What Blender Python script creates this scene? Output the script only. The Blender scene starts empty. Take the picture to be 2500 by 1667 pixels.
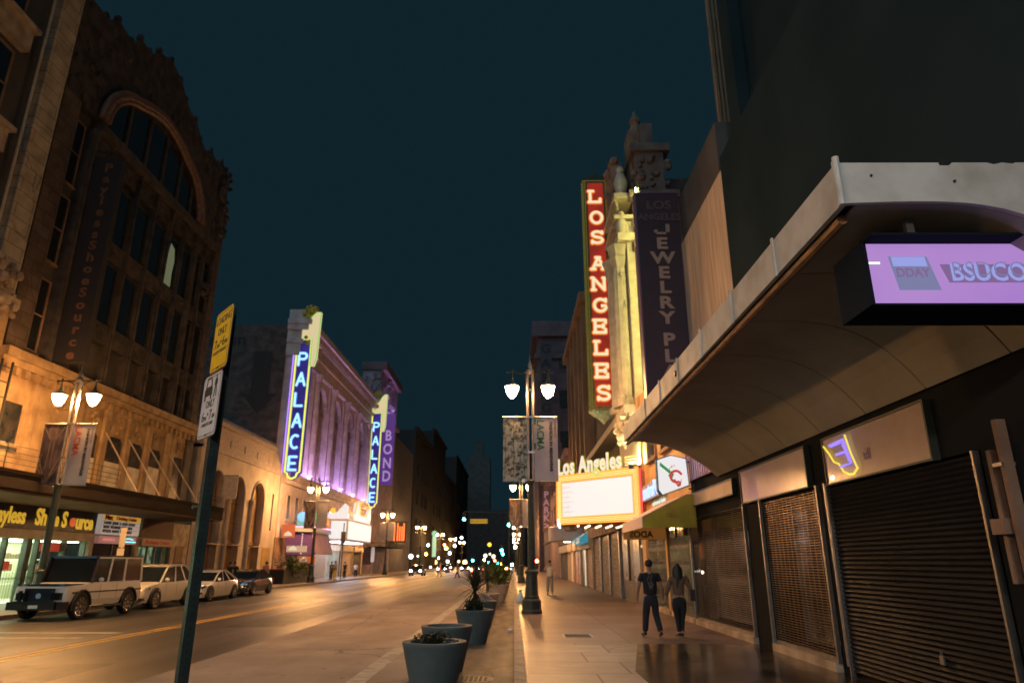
import bpy, math, random
from mathutils import Vector, Matrix
R = math.radians
random.seed(7)
S = bpy.context.scene
COL = S.collection
# ---------------------------------------------------------------- camera
cd = bpy.data.cameras.new('camera'); cam = bpy.data.objects.new('camera', cd); COL.objects.link(cam)
cam.location = (0, 0, 1.72); cam.rotation_euler = (R(90 + 17.87), 0, R(0.17))
cd.lens = 24; cd.sensor_width = 36; cd.clip_start = 0.05; cd.clip_end = 3000
cd.dof.use_dof = True; cd.dof.focus_distance = 4.0; cd.dof.aperture_fstop = 3.2
S.camera = cam
# ---------------------------------------------------------------- night sky + faint skyglow
W = bpy.data.worlds.new('World'); S.world = W; W.use_nodes = True
bg = W.node_tree.nodes['Background']; bg.inputs[0].default_value = (0.0050, 0.0165, 0.0235, 1); bg.inputs[1].default_value = 1.0
sd = bpy.data.lights.new('night_fill', 'SUN'); sun = bpy.data.objects.new('night_fill', sd); COL.objects.link(sun)
sd.energy = 0.9; sd.angle = R(90); sd.color = (0.42, 0.80, 1.0); sun.rotation_euler = (R(50), 0, R(-35))
S.view_settings.view_transform = 'Standard'; S.view_settings.look = 'None'; S.view_settings.exposure = 0; S.view_settings.gamma = 1
S.cycles.use_denoising = True; S.cycles.sample_clamp_indirect = 4; S.cycles.sample_clamp_direct = 0
S.cycles.max_bounces = 5; S.cycles.diffuse_bounces = 3; S.cycles.glossy_bounces = 3; S.cycles.transmission_bounces = 3
S.cycles.caustics_reflective = False; S.cycles.caustics_refractive = False

LAMP = 950.0
# ---------------------------------------------------------------- materials
def spots(nt, tc, src, scale):
    # scattered gum spots, small stains and a few cracks
    v = nt.nodes.new('ShaderNodeTexVoronoi'); v.inputs['Scale'].default_value = scale; nt.links.new(tc.outputs['Object'], v.inputs['Vector'])
    r = nt.nodes.new('ShaderNodeMapRange'); r.inputs[1].default_value = .05; r.inputs[2].default_value = .10; r.inputs[3].default_value = .45; r.inputs[4].default_value = 1
    nt.links.new(v.outputs['Distance'], r.inputs[0])
    nz = nt.nodes.new('ShaderNodeTexNoise'); nz.inputs['Scale'].default_value = 1.1; nz.inputs['Detail'].default_value = 6; nt.links.new(tc.outputs['Object'], nz.inputs['Vector'])
    mixv = nt.nodes.new('ShaderNodeVectorMath'); mixv.operation = 'MULTIPLY_ADD'; mixv.inputs[1].default_value = (.6, .6, .6); nt.links.new(nz.outputs['Color'], mixv.inputs[0]); nt.links.new(tc.outputs['Object'], mixv.inputs[2])
    c = nt.nodes.new('ShaderNodeTexVoronoi'); c.feature = 'DISTANCE_TO_EDGE'; c.inputs['Scale'].default_value = .22; nt.links.new(mixv.outputs[0], c.inputs['Vector'])
    r2 = nt.nodes.new('ShaderNodeMapRange'); r2.inputs[1].default_value = .001; r2.inputs[2].default_value = .006; r2.inputs[3].default_value = .45; r2.inputs[4].default_value = 1
    nt.links.new(c.outputs['Distance'], r2.inputs[0])
    m = nt.nodes.new('ShaderNodeMath'); m.operation = 'MULTIPLY'; nt.links.new(r.outputs[0], m.inputs[0]); nt.links.new(r2.outputs[0], m.inputs[1])
    o = nt.nodes.new('ShaderNodeVectorMath'); o.operation = 'SCALE'; nt.links.new(src, o.inputs[0]); nt.links.new(m.outputs[0], o.inputs['Scale'])
    return o.outputs[0]
def mat(name, col, rough=0.6, metal=0.0, col2=None, scale=3.0, stretch=(1, 1, 1), bump=0.0, bscale=None, spec=0.5, coat=0.0, ramp=(0.35, 0.65), detail=6, grain=0.0):
    m = bpy.data.materials.new(name); m.use_nodes = True
    nt = m.node_tree; b = nt.nodes['Principled BSDF']
    b.inputs['Base Color'].default_value = (*col, 1); b.inputs['Roughness'].default_value = rough
    b.inputs['Metallic'].default_value = metal; b.inputs['Specular IOR Level'].default_value = spec
    b.inputs['Coat Weight'].default_value = coat
    tc = nt.nodes.new('ShaderNodeTexCoord'); mp = nt.nodes.new('ShaderNodeMapping'); mp.inputs['Scale'].default_value = stretch
    nt.links.new(tc.outputs['Object'], mp.inputs[0])
    if col2 is not None:
        n = nt.nodes.new('ShaderNodeTexNoise'); n.inputs['Scale'].default_value = scale; n.inputs['Detail'].default_value = detail
        nt.links.new(mp.outputs[0], n.inputs['Vector'])
        r = nt.nodes.new('ShaderNodeValToRGB'); r.color_ramp.elements[0].position = ramp[0]; r.color_ramp.elements[1].position = ramp[1]
        r.color_ramp.elements[0].color = (*col, 1); r.color_ramp.elements[1].color = (*col2, 1)
        nt.links.new(n.outputs['Fac'], r.inputs[0]); nt.links.new(r.outputs[0], b.inputs['Base Color'])
        r2 = nt.nodes.new('ShaderNodeMapRange'); r2.inputs[3].default_value = max(0.03, rough - 0.12); r2.inputs[4].default_value = min(1, rough + 0.12)
        nt.links.new(n.outputs['Fac'], r2.inputs[0]); nt.links.new(r2.outputs[0], b.inputs['Roughness'])
    if grain:
        n3 = nt.nodes.new('ShaderNodeTexNoise'); n3.inputs['Scale'].default_value = 55; n3.inputs['Detail'].default_value = 3; nt.links.new(tc.outputs['Object'], n3.inputs['Vector'])
        n4 = nt.nodes.new('ShaderNodeTexNoise'); n4.inputs['Scale'].default_value = 0.55; n4.inputs['Detail'].default_value = 10; n4.inputs['Roughness'].default_value = .7; nt.links.new(tc.outputs['Object'], n4.inputs['Vector'])
        ad = nt.nodes.new('ShaderNodeMath'); ad.operation = 'ADD'; nt.links.new(n3.outputs['Fac'], ad.inputs[0]); nt.links.new(n4.outputs['Fac'], ad.inputs[1])
        mr = nt.nodes.new('ShaderNodeMapRange'); mr.inputs[1].default_value = .65; mr.inputs[2].default_value = 1.35; mr.inputs[3].default_value = 1 - grain; mr.inputs[4].default_value = 1 + grain; nt.links.new(ad.outputs[0], mr.inputs[0])
        sc = nt.nodes.new('ShaderNodeVectorMath'); sc.operation = 'SCALE'; src = b.inputs['Base Color'].links[0].from_socket if b.inputs['Base Color'].links else None
        if src: nt.links.new(src, sc.inputs[0])
        else: sc.inputs[0].default_value = col
        nt.links.new(mr.outputs[0], sc.inputs['Scale']); nt.links.new(spots(nt, tc, sc.outputs[0], 1.7), b.inputs['Base Color'])
    if bump:
        n2 = nt.nodes.new('ShaderNodeTexNoise'); n2.inputs['Scale'].default_value = bscale or scale * 6; n2.inputs['Detail'].default_value = 4
        nt.links.new(mp.outputs[0], n2.inputs['Vector'])
        bp = nt.nodes.new('ShaderNodeBump'); bp.inputs['Strength'].default_value = bump; bp.inputs['Distance'].default_value = 0.03
        nt.links.new(n2.outputs['Fac'], bp.inputs['Height']); nt.links.new(bp.outputs[0], b.inputs['Normal'])
    return m
def emit(name, col, strength, col2=None, scale=4, ramp=(0.3, 0.7), stretch=(1, 1, 1)):
    m = bpy.data.materials.new(name); m.use_nodes = True; nt = m.node_tree
    b = nt.nodes['Principled BSDF']; b.inputs['Base Color'].default_value = (*[min(.08, c * 0.1) for c in col], 1); b.inputs['Roughness'].default_value = 0.4
    b.inputs['Emission Color'].default_value = (*col, 1); b.inputs['Emission Strength'].default_value = strength
    if col2 is not None:
        tc = nt.nodes.new('ShaderNodeTexCoord'); mp = nt.nodes.new('ShaderNodeMapping'); mp.inputs['Scale'].default_value = stretch
        n = nt.nodes.new('ShaderNodeTexNoise'); n.inputs['Scale'].default_value = scale
        r = nt.nodes.new('ShaderNodeValToRGB'); r.color_ramp.elements[0].position = ramp[0]; r.color_ramp.elements[1].position = ramp[1]
        r.color_ramp.elements[0].color = (*col, 1); r.color_ramp.elements[1].color = (*col2, 1)
        nt.links.new(tc.outputs['Object'], mp.inputs[0]); nt.links.new(mp.outputs[0], n.inputs['Vector'])
        nt.links.new(n.outputs['Fac'], r.inputs[0]); nt.links.new(r.outputs[0], b.inputs['Emission Color'])
    return m
def blockmat(name, c1, c2, mortar, bw, bh, axes, rough=0.75, msize=0.012, bump=0.4, off=0.5, noise=0.5):
    """masonry / paving courses; axes = which object axes run along the courses and up"""
    m = bpy.data.materials.new(name); m.use_nodes = True; nt = m.node_tree; b = nt.nodes['Principled BSDF']
    tc = nt.nodes.new('ShaderNodeTexCoord'); sp = nt.nodes.new('ShaderNodeSeparateXYZ'); cb = nt.nodes.new('ShaderNodeCombineXYZ')
    nt.links.new(tc.outputs['Object'], sp.inputs[0])
    nt.links.new(sp.outputs[axes[0]], cb.inputs[0]); nt.links.new(sp.outputs[axes[1]], cb.inputs[1])
    br = nt.nodes.new('ShaderNodeTexBrick'); br.inputs['Color1'].default_value = (*c1, 1); br.inputs['Color2'].default_value = (*c2, 1)
    br.inputs['Mortar'].default_value = (*mortar, 1); br.inputs['Scale'].default_value = 1; br.inputs['Mortar Size'].default_value = msize
    br.inputs['Brick Width'].default_value = bw; br.inputs['Row Height'].default_value = bh; br.offset = off
    nt.links.new(cb.outputs[0], br.inputs['Vector'])
    n = nt.nodes.new('ShaderNodeTexNoise'); n.inputs['Scale'].default_value = 1.3; n.inputs['Detail'].default_value = 8
    nt.links.new(tc.outputs['Object'], n.inputs['Vector'])
    mr = nt.nodes.new('ShaderNodeMapRange'); mr.inputs[1].default_value = 0.3; mr.inputs[2].default_value = 0.7; mr.inputs[3].default_value = 1 - noise; mr.inputs[4].default_value = 1.15
    nt.links.new(n.outputs['Fac'], mr.inputs[0])
    mx = nt.nodes.new('ShaderNodeVectorMath'); mx.operation = 'SCALE'
    nt.links.new(br.outputs['Color'], mx.inputs[0]); nt.links.new(mr.outputs[0], mx.inputs['Scale'])
    nt.links.new(spots(nt, tc, mx.outputs[0], 2.6), b.inputs['Base Color'])
    b.inputs['Roughness'].default_value = rough
    r2 = nt.nodes.new('ShaderNodeMapRange'); r2.inputs[3].default_value = max(0.05, rough - 0.15); r2.inputs[4].default_value = min(1, rough + 0.15)
    nt.links.new(n.outputs['Fac'], r2.inputs[0]); nt.links.new(r2.outputs[0], b.inputs['Roughness'])
    bp = nt.nodes.new('ShaderNodeBump'); bp.inputs['Strength'].default_value = bump; bp.inputs['Distance'].default_value = 0.02; bp.invert = True
    nt.links.new(br.outputs['Fac'], bp.inputs['Height']); nt.links.new(bp.outputs[0], b.inputs['Normal'])
    return m
M = dict(
 farwall=mat('far_dark_wall', (0.035, 0.035, 0.036), 0.95, spec=.1), matte=mat('matte_black_render', (0.018, 0.020, 0.022), 0.95, spec=0.05), cladding=mat('dark_glazed_cladding', (0.42, 0.50, 0.55), 0.24, 0.92, (0.30, 0.38, 0.42), 0.5),
 metal_dark=mat('dark_painted_iron', (0.03, 0.045, 0.04), 0.45, 0.3, (0.05, 0.06, 0.05), 6, bump=0.1),
 black=mat('black_paint', (0.012, 0.013, 0.015), 0.5), blackgloss=mat('black_gloss', (0.010, 0.010, 0.012), 0.12, coat=0.6),
 rubber=mat('tyre_rubber', (0.015, 0.015, 0.016), 0.85), chrome=mat('bright_metal', (0.6, 0.6, 0.62), 0.2, 1.0),
 alu=mat('brushed_aluminium', (0.42, 0.40, 0.38), 0.35, 0.9, (0.30, 0.29, 0.27), 5), glass=mat('dark_glass', (0.012, 0.016, 0.02), 0.06, spec=0.8),
 glass_far=mat('dull_dark_glass', (0.02, 0.022, 0.025), 0.18, spec=0.6, col2=(0.05, 0.045, 0.04), scale=2),
 cream=mat('cream_paint', (0.55, 0.47, 0.36), 0.6, col2=(0.42, 0.34, 0.24), scale=1.5, bump=0.1),
 white=mat('white_paint', (0.75, 0.74, 0.70), 0.5), carwhite=mat('white_car_paint', (0.72, 0.70, 0.68), 0.22, coat=0.7),
 carblack=mat('dark_car_paint', (0.025, 0.022, 0.028), 0.15, coat=0.8), carcream=mat('pearl_car_paint', (0.66, 0.63, 0.56), 0.25, coat=0.7),
 brown=mat('brown_stone', (0.30, 0.19, 0.13), 0.8, col2=(0.17, 0.10, 0.07), scale=1.2, bump=0.4, bscale=12),
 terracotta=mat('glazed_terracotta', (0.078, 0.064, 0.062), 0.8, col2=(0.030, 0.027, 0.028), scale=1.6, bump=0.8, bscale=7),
 stone=mat('pale_carved_stone', (0.50, 0.40, 0.30), 0.75, col2=(0.30, 0.22, 0.16), scale=2.0, bump=0.5, bscale=9),
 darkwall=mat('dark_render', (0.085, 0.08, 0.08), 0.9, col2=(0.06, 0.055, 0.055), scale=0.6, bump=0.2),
 plum=mat('plum_painted_brick', (0.16, 0.10, 0.11), 0.85, col2=(0.09, 0.06, 0.07), scale=0.5, bump=0.2),
 tan=mat('tan_stucco', (0.66, 0.50, 0.36), 0.85, col2=(0.46, 0.34, 0.24), scale=2.2, stretch=(1, 3, 0.25), bump=0.25, bscale=14),
 soil=mat('soil', (0.03, 0.02, 0.015), 0.95, col2=(0.06, 0.04, 0.03), scale=20, bump=0.6),
 leaf=mat('leaf_green', (0.05, 0.10, 0.03), 0.5, col2=(0.10, 0.15, 0.04), scale=6), leafdark=mat('leaf_dark', (0.018, 0.035, 0.02), 0.5, col2=(0.04, 0.05, 0.025), scale=8),
 leafyel=mat('leaf_yellow_green', (0.14, 0.19, 0.04), 0.55, col2=(0.07, 0.11, 0.03), scale=5),
 skin=mat('skin', (0.42, 0.25, 0.17), 0.55), skin2=mat('tan_skin', (0.30, 0.17, 0.11), 0.55), hair=mat('black_hair', (0.012, 0.010, 0.010), 0.45),
 red=mat('red_paint', (0.5, 0.04, 0.03), 0.5), blue=mat('blue_cloth', (0.05, 0.08, 0.25), 0.8),
)
# ---------------------------------------------------------------- mesh helpers
class MB:
    def __init__(s): s.v = []; s.f = []
    def add(s, vs, fs):
        n = len(s.v); s.v += [tuple(v) for v in vs]; s.f += [tuple(i + n for i in f) for f in fs]; return s
    def box(s, x0, x1, y0, y1, z0, z1):
        return s.add([(x0,y0,z0),(x1,y0,z0),(x1,y1,z0),(x0,y1,z0),(x0,y0,z1),(x1,y0,z1),(x1,y1,z1),(x0,y1,z1)],
                     [(0,3,2,1),(4,5,6,7),(0,1,5,4),(1,2,6,5),(2,3,7,6),(3,0,4,7)])
    def bar(s, p0, p1, w, h=None, up=(0, 0, 1)):
        """rectangular bar between two points"""
        h = h or w; p0 = Vector(p0); p1 = Vector(p1); d = (p1 - p0).normalized(); u = Vector(up)
        if abs(d.dot(u)) > 0.99: u = Vector((0, 1, 0))
        r = d.cross(u).normalized(); u = r.cross(d).normalized()
        vs = [p + r * (w / 2 * a) + u * (h / 2 * b) for p in (p0, p1) for a, b in ((-1,-1),(1,-1),(1,1),(-1,1))]
        return s.add(vs, [(0,1,2,3),(7,6,5,4),(0,4,5,1),(1,5,6,2),(2,6,7,3),(3,7,4,0)])
    def tube(s, pts, r, n=8, caps=True):
        pts = [Vector(p) for p in pts]; rs = r if isinstance(r, (list, tuple)) else [r] * len(pts)
        base = len(s.v); prev = None
        for i, p in enumerate(pts):
            d = (pts[min(i + 1, len(pts) - 1)] - pts[max(i - 1, 0)]).normalized()
            if prev is None:
                u = Vector((0, 0, 1)) if abs(d.z) < 0.9 else Vector((0, 1, 0))
                a = d.cross(u).normalized()
            else: a = (prev - d * prev.dot(d)).normalized()
            prev = a; b = d.cross(a)
            for k in range(n):
                t = 2 * math.pi * k / n; s.v.append(tuple(p + (a * math.cos(t) + b * math.sin(t)) * rs[i]))
        for i in range(len(pts) - 1):
            for k in range(n):
                k2 = (k + 1) % n
                s.f.append((base + i*n + k, base + i*n + k2, base + (i+1)*n + k2, base + (i+1)*n + k))
        if caps:
            s.f.append(tuple(base + k for k in reversed(range(n)))); s.f.append(tuple(base + (len(pts)-1)*n + k for k in range(n)))
        return s
    def lathe(s, prof, c=(0, 0, 0), n=20, sx=1, sy=1, cap=True, flute=0):
        base = len(s.v)
        for r, z in prof:
            for k in range(n):
                t = 2 * math.pi * k / n; rr = r * (1 - (flute if k % 2 else 0))
                s.v.append((c[0] + rr * math.cos(t) * sx, c[1] + rr * math.sin(t) * sy, c[2] + z))
        for i in range(len(prof) - 1):
            for k in range(n):
                k2 = (k + 1) % n; s.f.append((base + i*n + k, base + i*n + k2, base + (i+1)*n + k2, base + (i+1)*n + k))
        if cap:
            s.f.append(tuple(base + k for k in reversed(range(n)))); s.f.append(tuple(base + (len(prof)-1)*n + k for k in range(n)))
        return s
    def ball(s, c, r, n=10, m=7, sc=(1, 1, 1)):
        prof = [(max(1e-4, math.sin(math.pi * i / m)) * r, -math.cos(math.pi * i / m) * r) for i in range(m + 1)]
        base = len(s.v); s.lathe(prof, (0, 0, 0), n)
        for i in range(base, len(s.v)):
            v = s.v[i]; s.v[i] = (c[0] + v[0]*sc[0], c[1] + v[1]*sc[1], c[2] + v[2]*sc[2])
        return s
    def prism(s, poly, axis, a, b):
        """poly in the plane of the two other axes (x,y,z order), extruded along axis from a to b"""
        def P(p, t):
            return (t, p[0], p[1]) if axis == 'x' else ((p[0], t, p[1]) if axis == 'y' else (p[0], p[1], t))
        n = len(poly); fs = [tuple(range(n)), tuple(range(2*n - 1, n - 1, -1))]
        fs += [(i, n + i, n + (i + 1) % n, (i + 1) % n) for i in range(n)]
        return s.add([P(p, a) for p in poly] + [P(p, b) for p in poly], fs)
    def xf(s, mtx, start=0):
        for i in range(start, len(s.v)): s.v[i] = tuple(mtx @ Vector(s.v[i]))
        return s
def finish(me, smooth):
    if smooth:
        me.polygons.foreach_set('use_smooth', [True] * len(me.polygons))
        try: me.set_sharp_from_angle(angle=R(40))
        except Exception: pass
def fixn(me):
    import bmesh
    bm = bmesh.new(); bm.from_mesh(me); bmesh.ops.recalc_face_normals(bm, faces=bm.faces); bm.to_mesh(me); bm.free()
ROOT = {}
def tag(o, label=None, cat=None, group=None, kind=None):
    if label: o['label'] = label
    if cat: o['category'] = cat
    if group: o['group'] = group
    if kind: o['kind'] = kind
    return o
def thing(name, label, cat, loc=(0, 0, 0), rz=0, group=None):
    o = bpy.data.objects.new(name, None); COL.objects.link(o); o.empty_display_size = 0.2
    o.location = loc; o.rotation_euler = (0, 0, rz); ROOT[o.name] = Vector(loc)
    return tag(o, label, cat, group)
def rootloc(p):
    while p.parent: p = p.parent
    return ROOT.get(p.name, Vector((0, 0, 0)))
def part(name, mb, m, parent=None, world=False, smooth=False, label=None):
    me = bpy.data.meshes.new(name); vs = mb.v
    if world and parent is not None:
        L = rootloc(parent); vs = [(v[0]-L.x, v[1]-L.y, v[2]-L.z) for v in vs]
    me.from_pydata(vs, [], mb.f); me.validate(); fixn(me)
    me.materials.append(m if not isinstance(m, str) else M[m]); finish(me, smooth)
    o = bpy.data.objects.new(name, me); COL.objects.link(o); o.parent = parent
    if label: o['label'] = label
    return o
def each(name, items, m, parent, world=True):
    for it in items: part(name, it if isinstance(it, MB) else MB().box(*it), m, parent, world=world)
def solo(name, mb, m, label, cat, loc=None, group=None, smooth=False):
    """one-mesh thing; vertices given in world space, origin moved to its base"""
    if loc is None:
        xs = [v[0] for v in mb.v]; ys = [v[1] for v in mb.v]; zs = [v[2] for v in mb.v]
        loc = ((min(xs)+max(xs))/2, (min(ys)+max(ys))/2, min(zs))
    mb.v = [(v[0]-loc[0], v[1]-loc[1], v[2]-loc[2]) for v in mb.v]
    o = part(name, mb, m, None, smooth=smooth); o.location = loc; ROOT[o.name] = Vector(loc)
    return tag(o, label, cat, group)
def struct(name, mb, m):
    o = part(name, mb, m); o['kind'] = 'structure'; return o
def children(o): return list(o.children)
def copy_tree(o, parent=None):
    c = o.copy(); COL.objects.link(c); c.parent = parent
    for ch in children(o): copy_tree(ch, c)
    return c
def dup(o, loc, rz=None, label=None):
    c = copy_tree(o); c.location = loc; ROOT[c.name] = Vector(loc)
    if rz is not None: c.rotation_euler = (0, 0, rz)
    if label: c['label'] = label
    return c
def text_mb(s, size, origin, xd=(1, 0, 0), yd=(0, 0, 1), ext=0.01, bold=0.0, sx=1.0, shear=0.0, align='CENTER', spacing=1.0):
    c = bpy.data.curves.new('t', 'FONT'); c.body = s; c.size = size; c.extrude = ext; c.offset = bold; c.shear = shear
    c.align_x = align; c.align_y = 'CENTER'; c.space_character = spacing; c.resolution_u = 3
    o = bpy.data.objects.new('t', c); COL.objects.link(o)
    bpy.context.view_layer.update()
    me = bpy.data.meshes.new_from_object(o.evaluated_get(bpy.context.evaluated_depsgraph_get()))
    X = Vector(xd).normalized(); Y = Vector(yd).normalized(); Z = X.cross(Y); O = Vector(origin)
    mb = MB(); mb.v = [tuple(O + X * (v.co.x * sx) + Y * v.co.y + Z * v.co.z) for v in me.vertices]
    mb.f = [tuple(p.vertices) for p in me.polygons]
    bpy.data.objects.remove(o); bpy.data.curves.remove(c); bpy.data.meshes.remove(me)
    return mb
def arc(cx, cy, rx, ry, a0, a1, n=10):
    return [(cx + rx * math.cos(R(a0 + (a1 - a0) * i / n)), cy + ry * math.sin(R(a0 + (a1 - a0) * i / n))) for i in range(n + 1)]
SF = {
 'P': [[(0,0),(0,1)], [(0,1),(.45,1)] + arc(.45,.75,.33,.25,90,-90) + [(0,.5)]],
 'A': [[(0,0),(.4,1),(.8,0)], [(.15,.35),(.65,.35)]],
 'L': [[(0,1),(0,0),(.72,0)]],
 'C': [arc(.42,.5,.42,.5,50,310,16)],
 'E': [[(.7,1),(0,1),(0,0),(.7,0)], [(0,.5),(.58,.5)]],
 'O': [arc(.4,.5,.4,.5,0,360,18)],
 'S': [[(.74,.84)] + arc(.4,.76,.34,.24,40,250,10) + arc(.4,.25,.36,.25,75,-140,10) + [(.05,.14)]],
 'N': [[(0,0),(0,1),(.75,0),(.75,1)]],
 'G': [arc(.42,.5,.42,.5,50,335,16) + [(.8,.45),(.45,.45)]],
}
SERIF = {
 'L': [[(-.1,1),(.22,1)], [(-.1,0),(0,0)], [(.72,0),(.72,.28)]],
 'A': [[(-.12,0),(.16,0)], [(.64,0),(.92,0)], [(.22,1),(.5,1)]],
 'E': [[(-.1,1),(0,1)], [(-.1,0),(0,0)], [(.7,1),(.7,.78)], [(.7,0),(.7,.24)], [(.55,.38),(.55,.62)]],
 'N': [[(-.12,0),(.12,0)], [(-.12,1),(0,1)], [(.66,1),(.87,1)]],
 'S': [[(.74,.84),(.74,1)], [(.04,.18),(.04,0)]],
 'G': [[(.78,.8),(.78,1)]], 'O': [],
}
def stroke_letter(mb, ch, cx, cz, y, w, h, r, serif=False, flat=1.0):
    for st in SF[ch] + (SERIF.get(ch, []) if serif else []):
        s0 = len(mb.v)
        pts = [(cx + (p[0] - .4) * w / .8, y, cz + (p[1] - .5) * h) for p in st]
        if len(st) < 6:
            for p0, p1 in zip(pts[:-1], pts[1:]): mb.tube([p0, p1], r, 7)
        else: mb.tube(pts, r, 7)
        if len(st) < 6:
            for p in pts: mb.ball(p, r * 1.0, 7, 5)
        if flat != 1.0:
            for i in range(s0, len(mb.v)):
                v = mb.v[i]; mb.v[i] = (v[0], y + (v[1] - y) * flat, v[2])
def on_ray(u, v, y):
    """plan helper: the point at street distance y that the survey sighted in direction (u, v)"""
    a = (u - 1250) / 1667; b = (833.5 - v) / 1667; t = y / (0.9518 - 0.3069 * b)
    return Vector((a * t - 0.003 * y, y, 1.72 + t * (0.3069 + 0.9518 * b)))
# ================================================================ SETTING
asphalt = mat('asphalt', (0.085, 0.07, 0.062), 0.42, col2=(0.026, 0.023, 0.022), scale=0.9, stretch=(1.0, 0.045, 1), bump=0.25, bscale=50, spec=0.55, ramp=(0.36, 0.58), detail=10, grain=.45)
plazam = mat('painted_plaza_surface', (0.38, 0.30, 0.25), 0.7, col2=(0.25, 0.19, 0.155), scale=0.7, stretch=(1, 0.45, 1), bump=0.25, bscale=30, ramp=(0.3, 0.72), detail=10, grain=.35)
gutterm = mat('stained_gutter_concrete', (0.15, 0.11, 0.08), 0.65, col2=(0.06, 0.045, 0.035), scale=1.5, stretch=(2.2, 0.5, 1), bump=0.2, bscale=20, ramp=(0.3, 0.65), detail=9, grain=.5)
yellowp = mat('yellow_road_paint', (0.75, 0.42, 0.05), 0.6, col2=(0.45, 0.26, 0.05), scale=4, ramp=(0.35, 0.8))
whitep = mat('worn_white_road_paint', (0.48, 0.44, 0.38), 0.6, col2=(0.24, 0.19, 0.15), scale=3, ramp=(0.4, 0.75), detail=9)
kerbm = mat('kerb_concrete', (0.40, 0.34, 0.28), 0.7, col2=(0.25, 0.2, 0.16), scale=4, bump=0.2)
G0 = -0.15; XK = -17.3; XF = -22.0; XR = 5.4; XPL = -6.2
struct('ground', MB().box(-500, 500, -60, 900, -1.0, G0 - 0.004), mat('far_ground', (0.05, 0.045, 0.04), 0.8, col2=(0.03, 0.03, 0.03), scale=0.3))
def sheet(poly, z): return MB().add([(x, y, z) for x, y in poly], [tuple(range(len(poly)))])
struct('road', sheet([(XK - .1, -50), (XPL, -50), (XPL, 34), (-5.6, 44), (-4.2, 58), (-1.6, 80), (-1.6, 420), (XK - .1, 420)], G0), asphalt)
struct('plaza_surface', sheet([(XPL, -50), (-1.75, -50), (-1.75, 78), (-4.2, 58), (-5.6, 44), (XPL, 34)], G0 + 0.004), plazam)
struct('gutter', sheet([(-1.75, -50), (0, -50), (0, 420), (-1.6, 420), (-1.6, 80), (-1.75, 78)], G0 + 0.002), gutterm)
m1 = MB()
for x in (-10.42, -10.16): m1.box(x - .06, x + .06, -50, 120, G0, G0 + 0.004)
struct('centre_line', m1, yellowp)
m1 = MB().add([(-2.74, -10, G0+.009), (-2.42, -10, G0+.009), (-2.42, 60, G0+.009), (-2.74, 60, G0+.009)], [(0, 1, 2, 3)])
m1.add([(-2.1, -10, G0+.009), (-1.92, -10, G0+.009), (-1.92, 11.6, G0+.009), (-2.1, 11.6, G0+.009)], [(0, 1, 2, 3)])
struct('edge_stripe', m1, whitep)
m1 = MB()
for y0, x0, x1 in ((19, -16.2, -11.2), (20.3, -15.8, -10.9)):
    m1.add([(x0, y0, G0+.004), (x1, y0 - .1, G0+.004), (x1, y0 + .25, G0+.004), (x0, y0 + .4, G0+.004)], [(0,1,2,3)])
for i in range(7): m1.add([(-16.4 + i*2.1, 122, G0+.004), (-15.4 + i*2.1, 122, G0+.004), (-15.4 + i*2.1, 126, G0+.004), (-16.4 + i*2.1, 126, G0+.004)], [(0,1,2,3)])
struct('lane_marking', m1, whitep)
for k_, (x0, x1, y0, y1, c_) in enumerate(((-9.4, -7.6, 9, 14.5, .042), (-14.6, -12.4, 33, 41, .05), (-8.8, -7.0, 22, 36, .03), (-13.2, -11.6, 11, 17, .028))):
    struct('road_patch', sheet([(x0, y0), (x1, y0 + .2), (x1 - .1, y1), (x0 + .05, y1 - .3)], G0 + .0035), mat('patch_asphalt_' + 'abcd'[k_], (c_, c_*.85, c_*.78), .5, col2=(c_*.6, c_*.55, c_*.5), scale=3, bump=.2, bscale=50, grain=.4))
# kerbs with joints
m1 = MB(); y = -12
while y < 330: m1.box(0, 0.2, y, y + 2.985, G0 - .1, 0.0); y += 3
struct('kerb', m1, kerbm)
m1 = MB(); y = -12
while y < 330: m1.box(XK - .2, XK, y, y + 2.985, G0 - .1, 0.0); y += 3
struct('kerb', m1, kerbm)
pave = blockmat('terrazzo_paving', (0.25, 0.175, 0.15), (0.17, 0.115, 0.098), (0.035, 0.05, 0.04), 2.6, 1.55, (0, 1), rough=0.42, msize=0.016, bump=0.5, off=0.0, noise=0.6)
pave2 = blockmat('concrete_paving', (0.28, 0.23, 0.19), (0.23, 0.18, 0.15), (0.08, 0.06, 0.05), 1.5, 1.5, (0, 1), rough=0.5, msize=0.01, bump=0.3, off=0.0, noise=0.5)
struct('sidewalk', MB().box(0.2, 6.5, -30, 330, G0 - .1, -0.002), pave)
struct('sidewalk', MB().box(XF - 2.5, XK - .2, -30, 330, G0 - .1, -0.002), pave2)
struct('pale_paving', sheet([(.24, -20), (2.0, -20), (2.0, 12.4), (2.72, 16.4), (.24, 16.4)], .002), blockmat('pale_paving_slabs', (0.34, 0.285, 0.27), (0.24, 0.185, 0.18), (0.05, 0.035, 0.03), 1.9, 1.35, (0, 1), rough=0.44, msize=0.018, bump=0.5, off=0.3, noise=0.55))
struct('dark_paving', sheet([(2.0, -20), (5.4, -20), (5.4, 16.4), (2.72, 16.4), (2.0, 12.4)], .002), blockmat('dark_paving_tiles', (0.022, 0.018, 0.016), (0.13, 0.095, 0.07), (0.03, 0.025, 0.02), .55, .62, (0, 1), rough=0.17, msize=0.004, bump=0.1, off=0.5, noise=0.7))  # darker tile zone with a slanted edge
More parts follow.
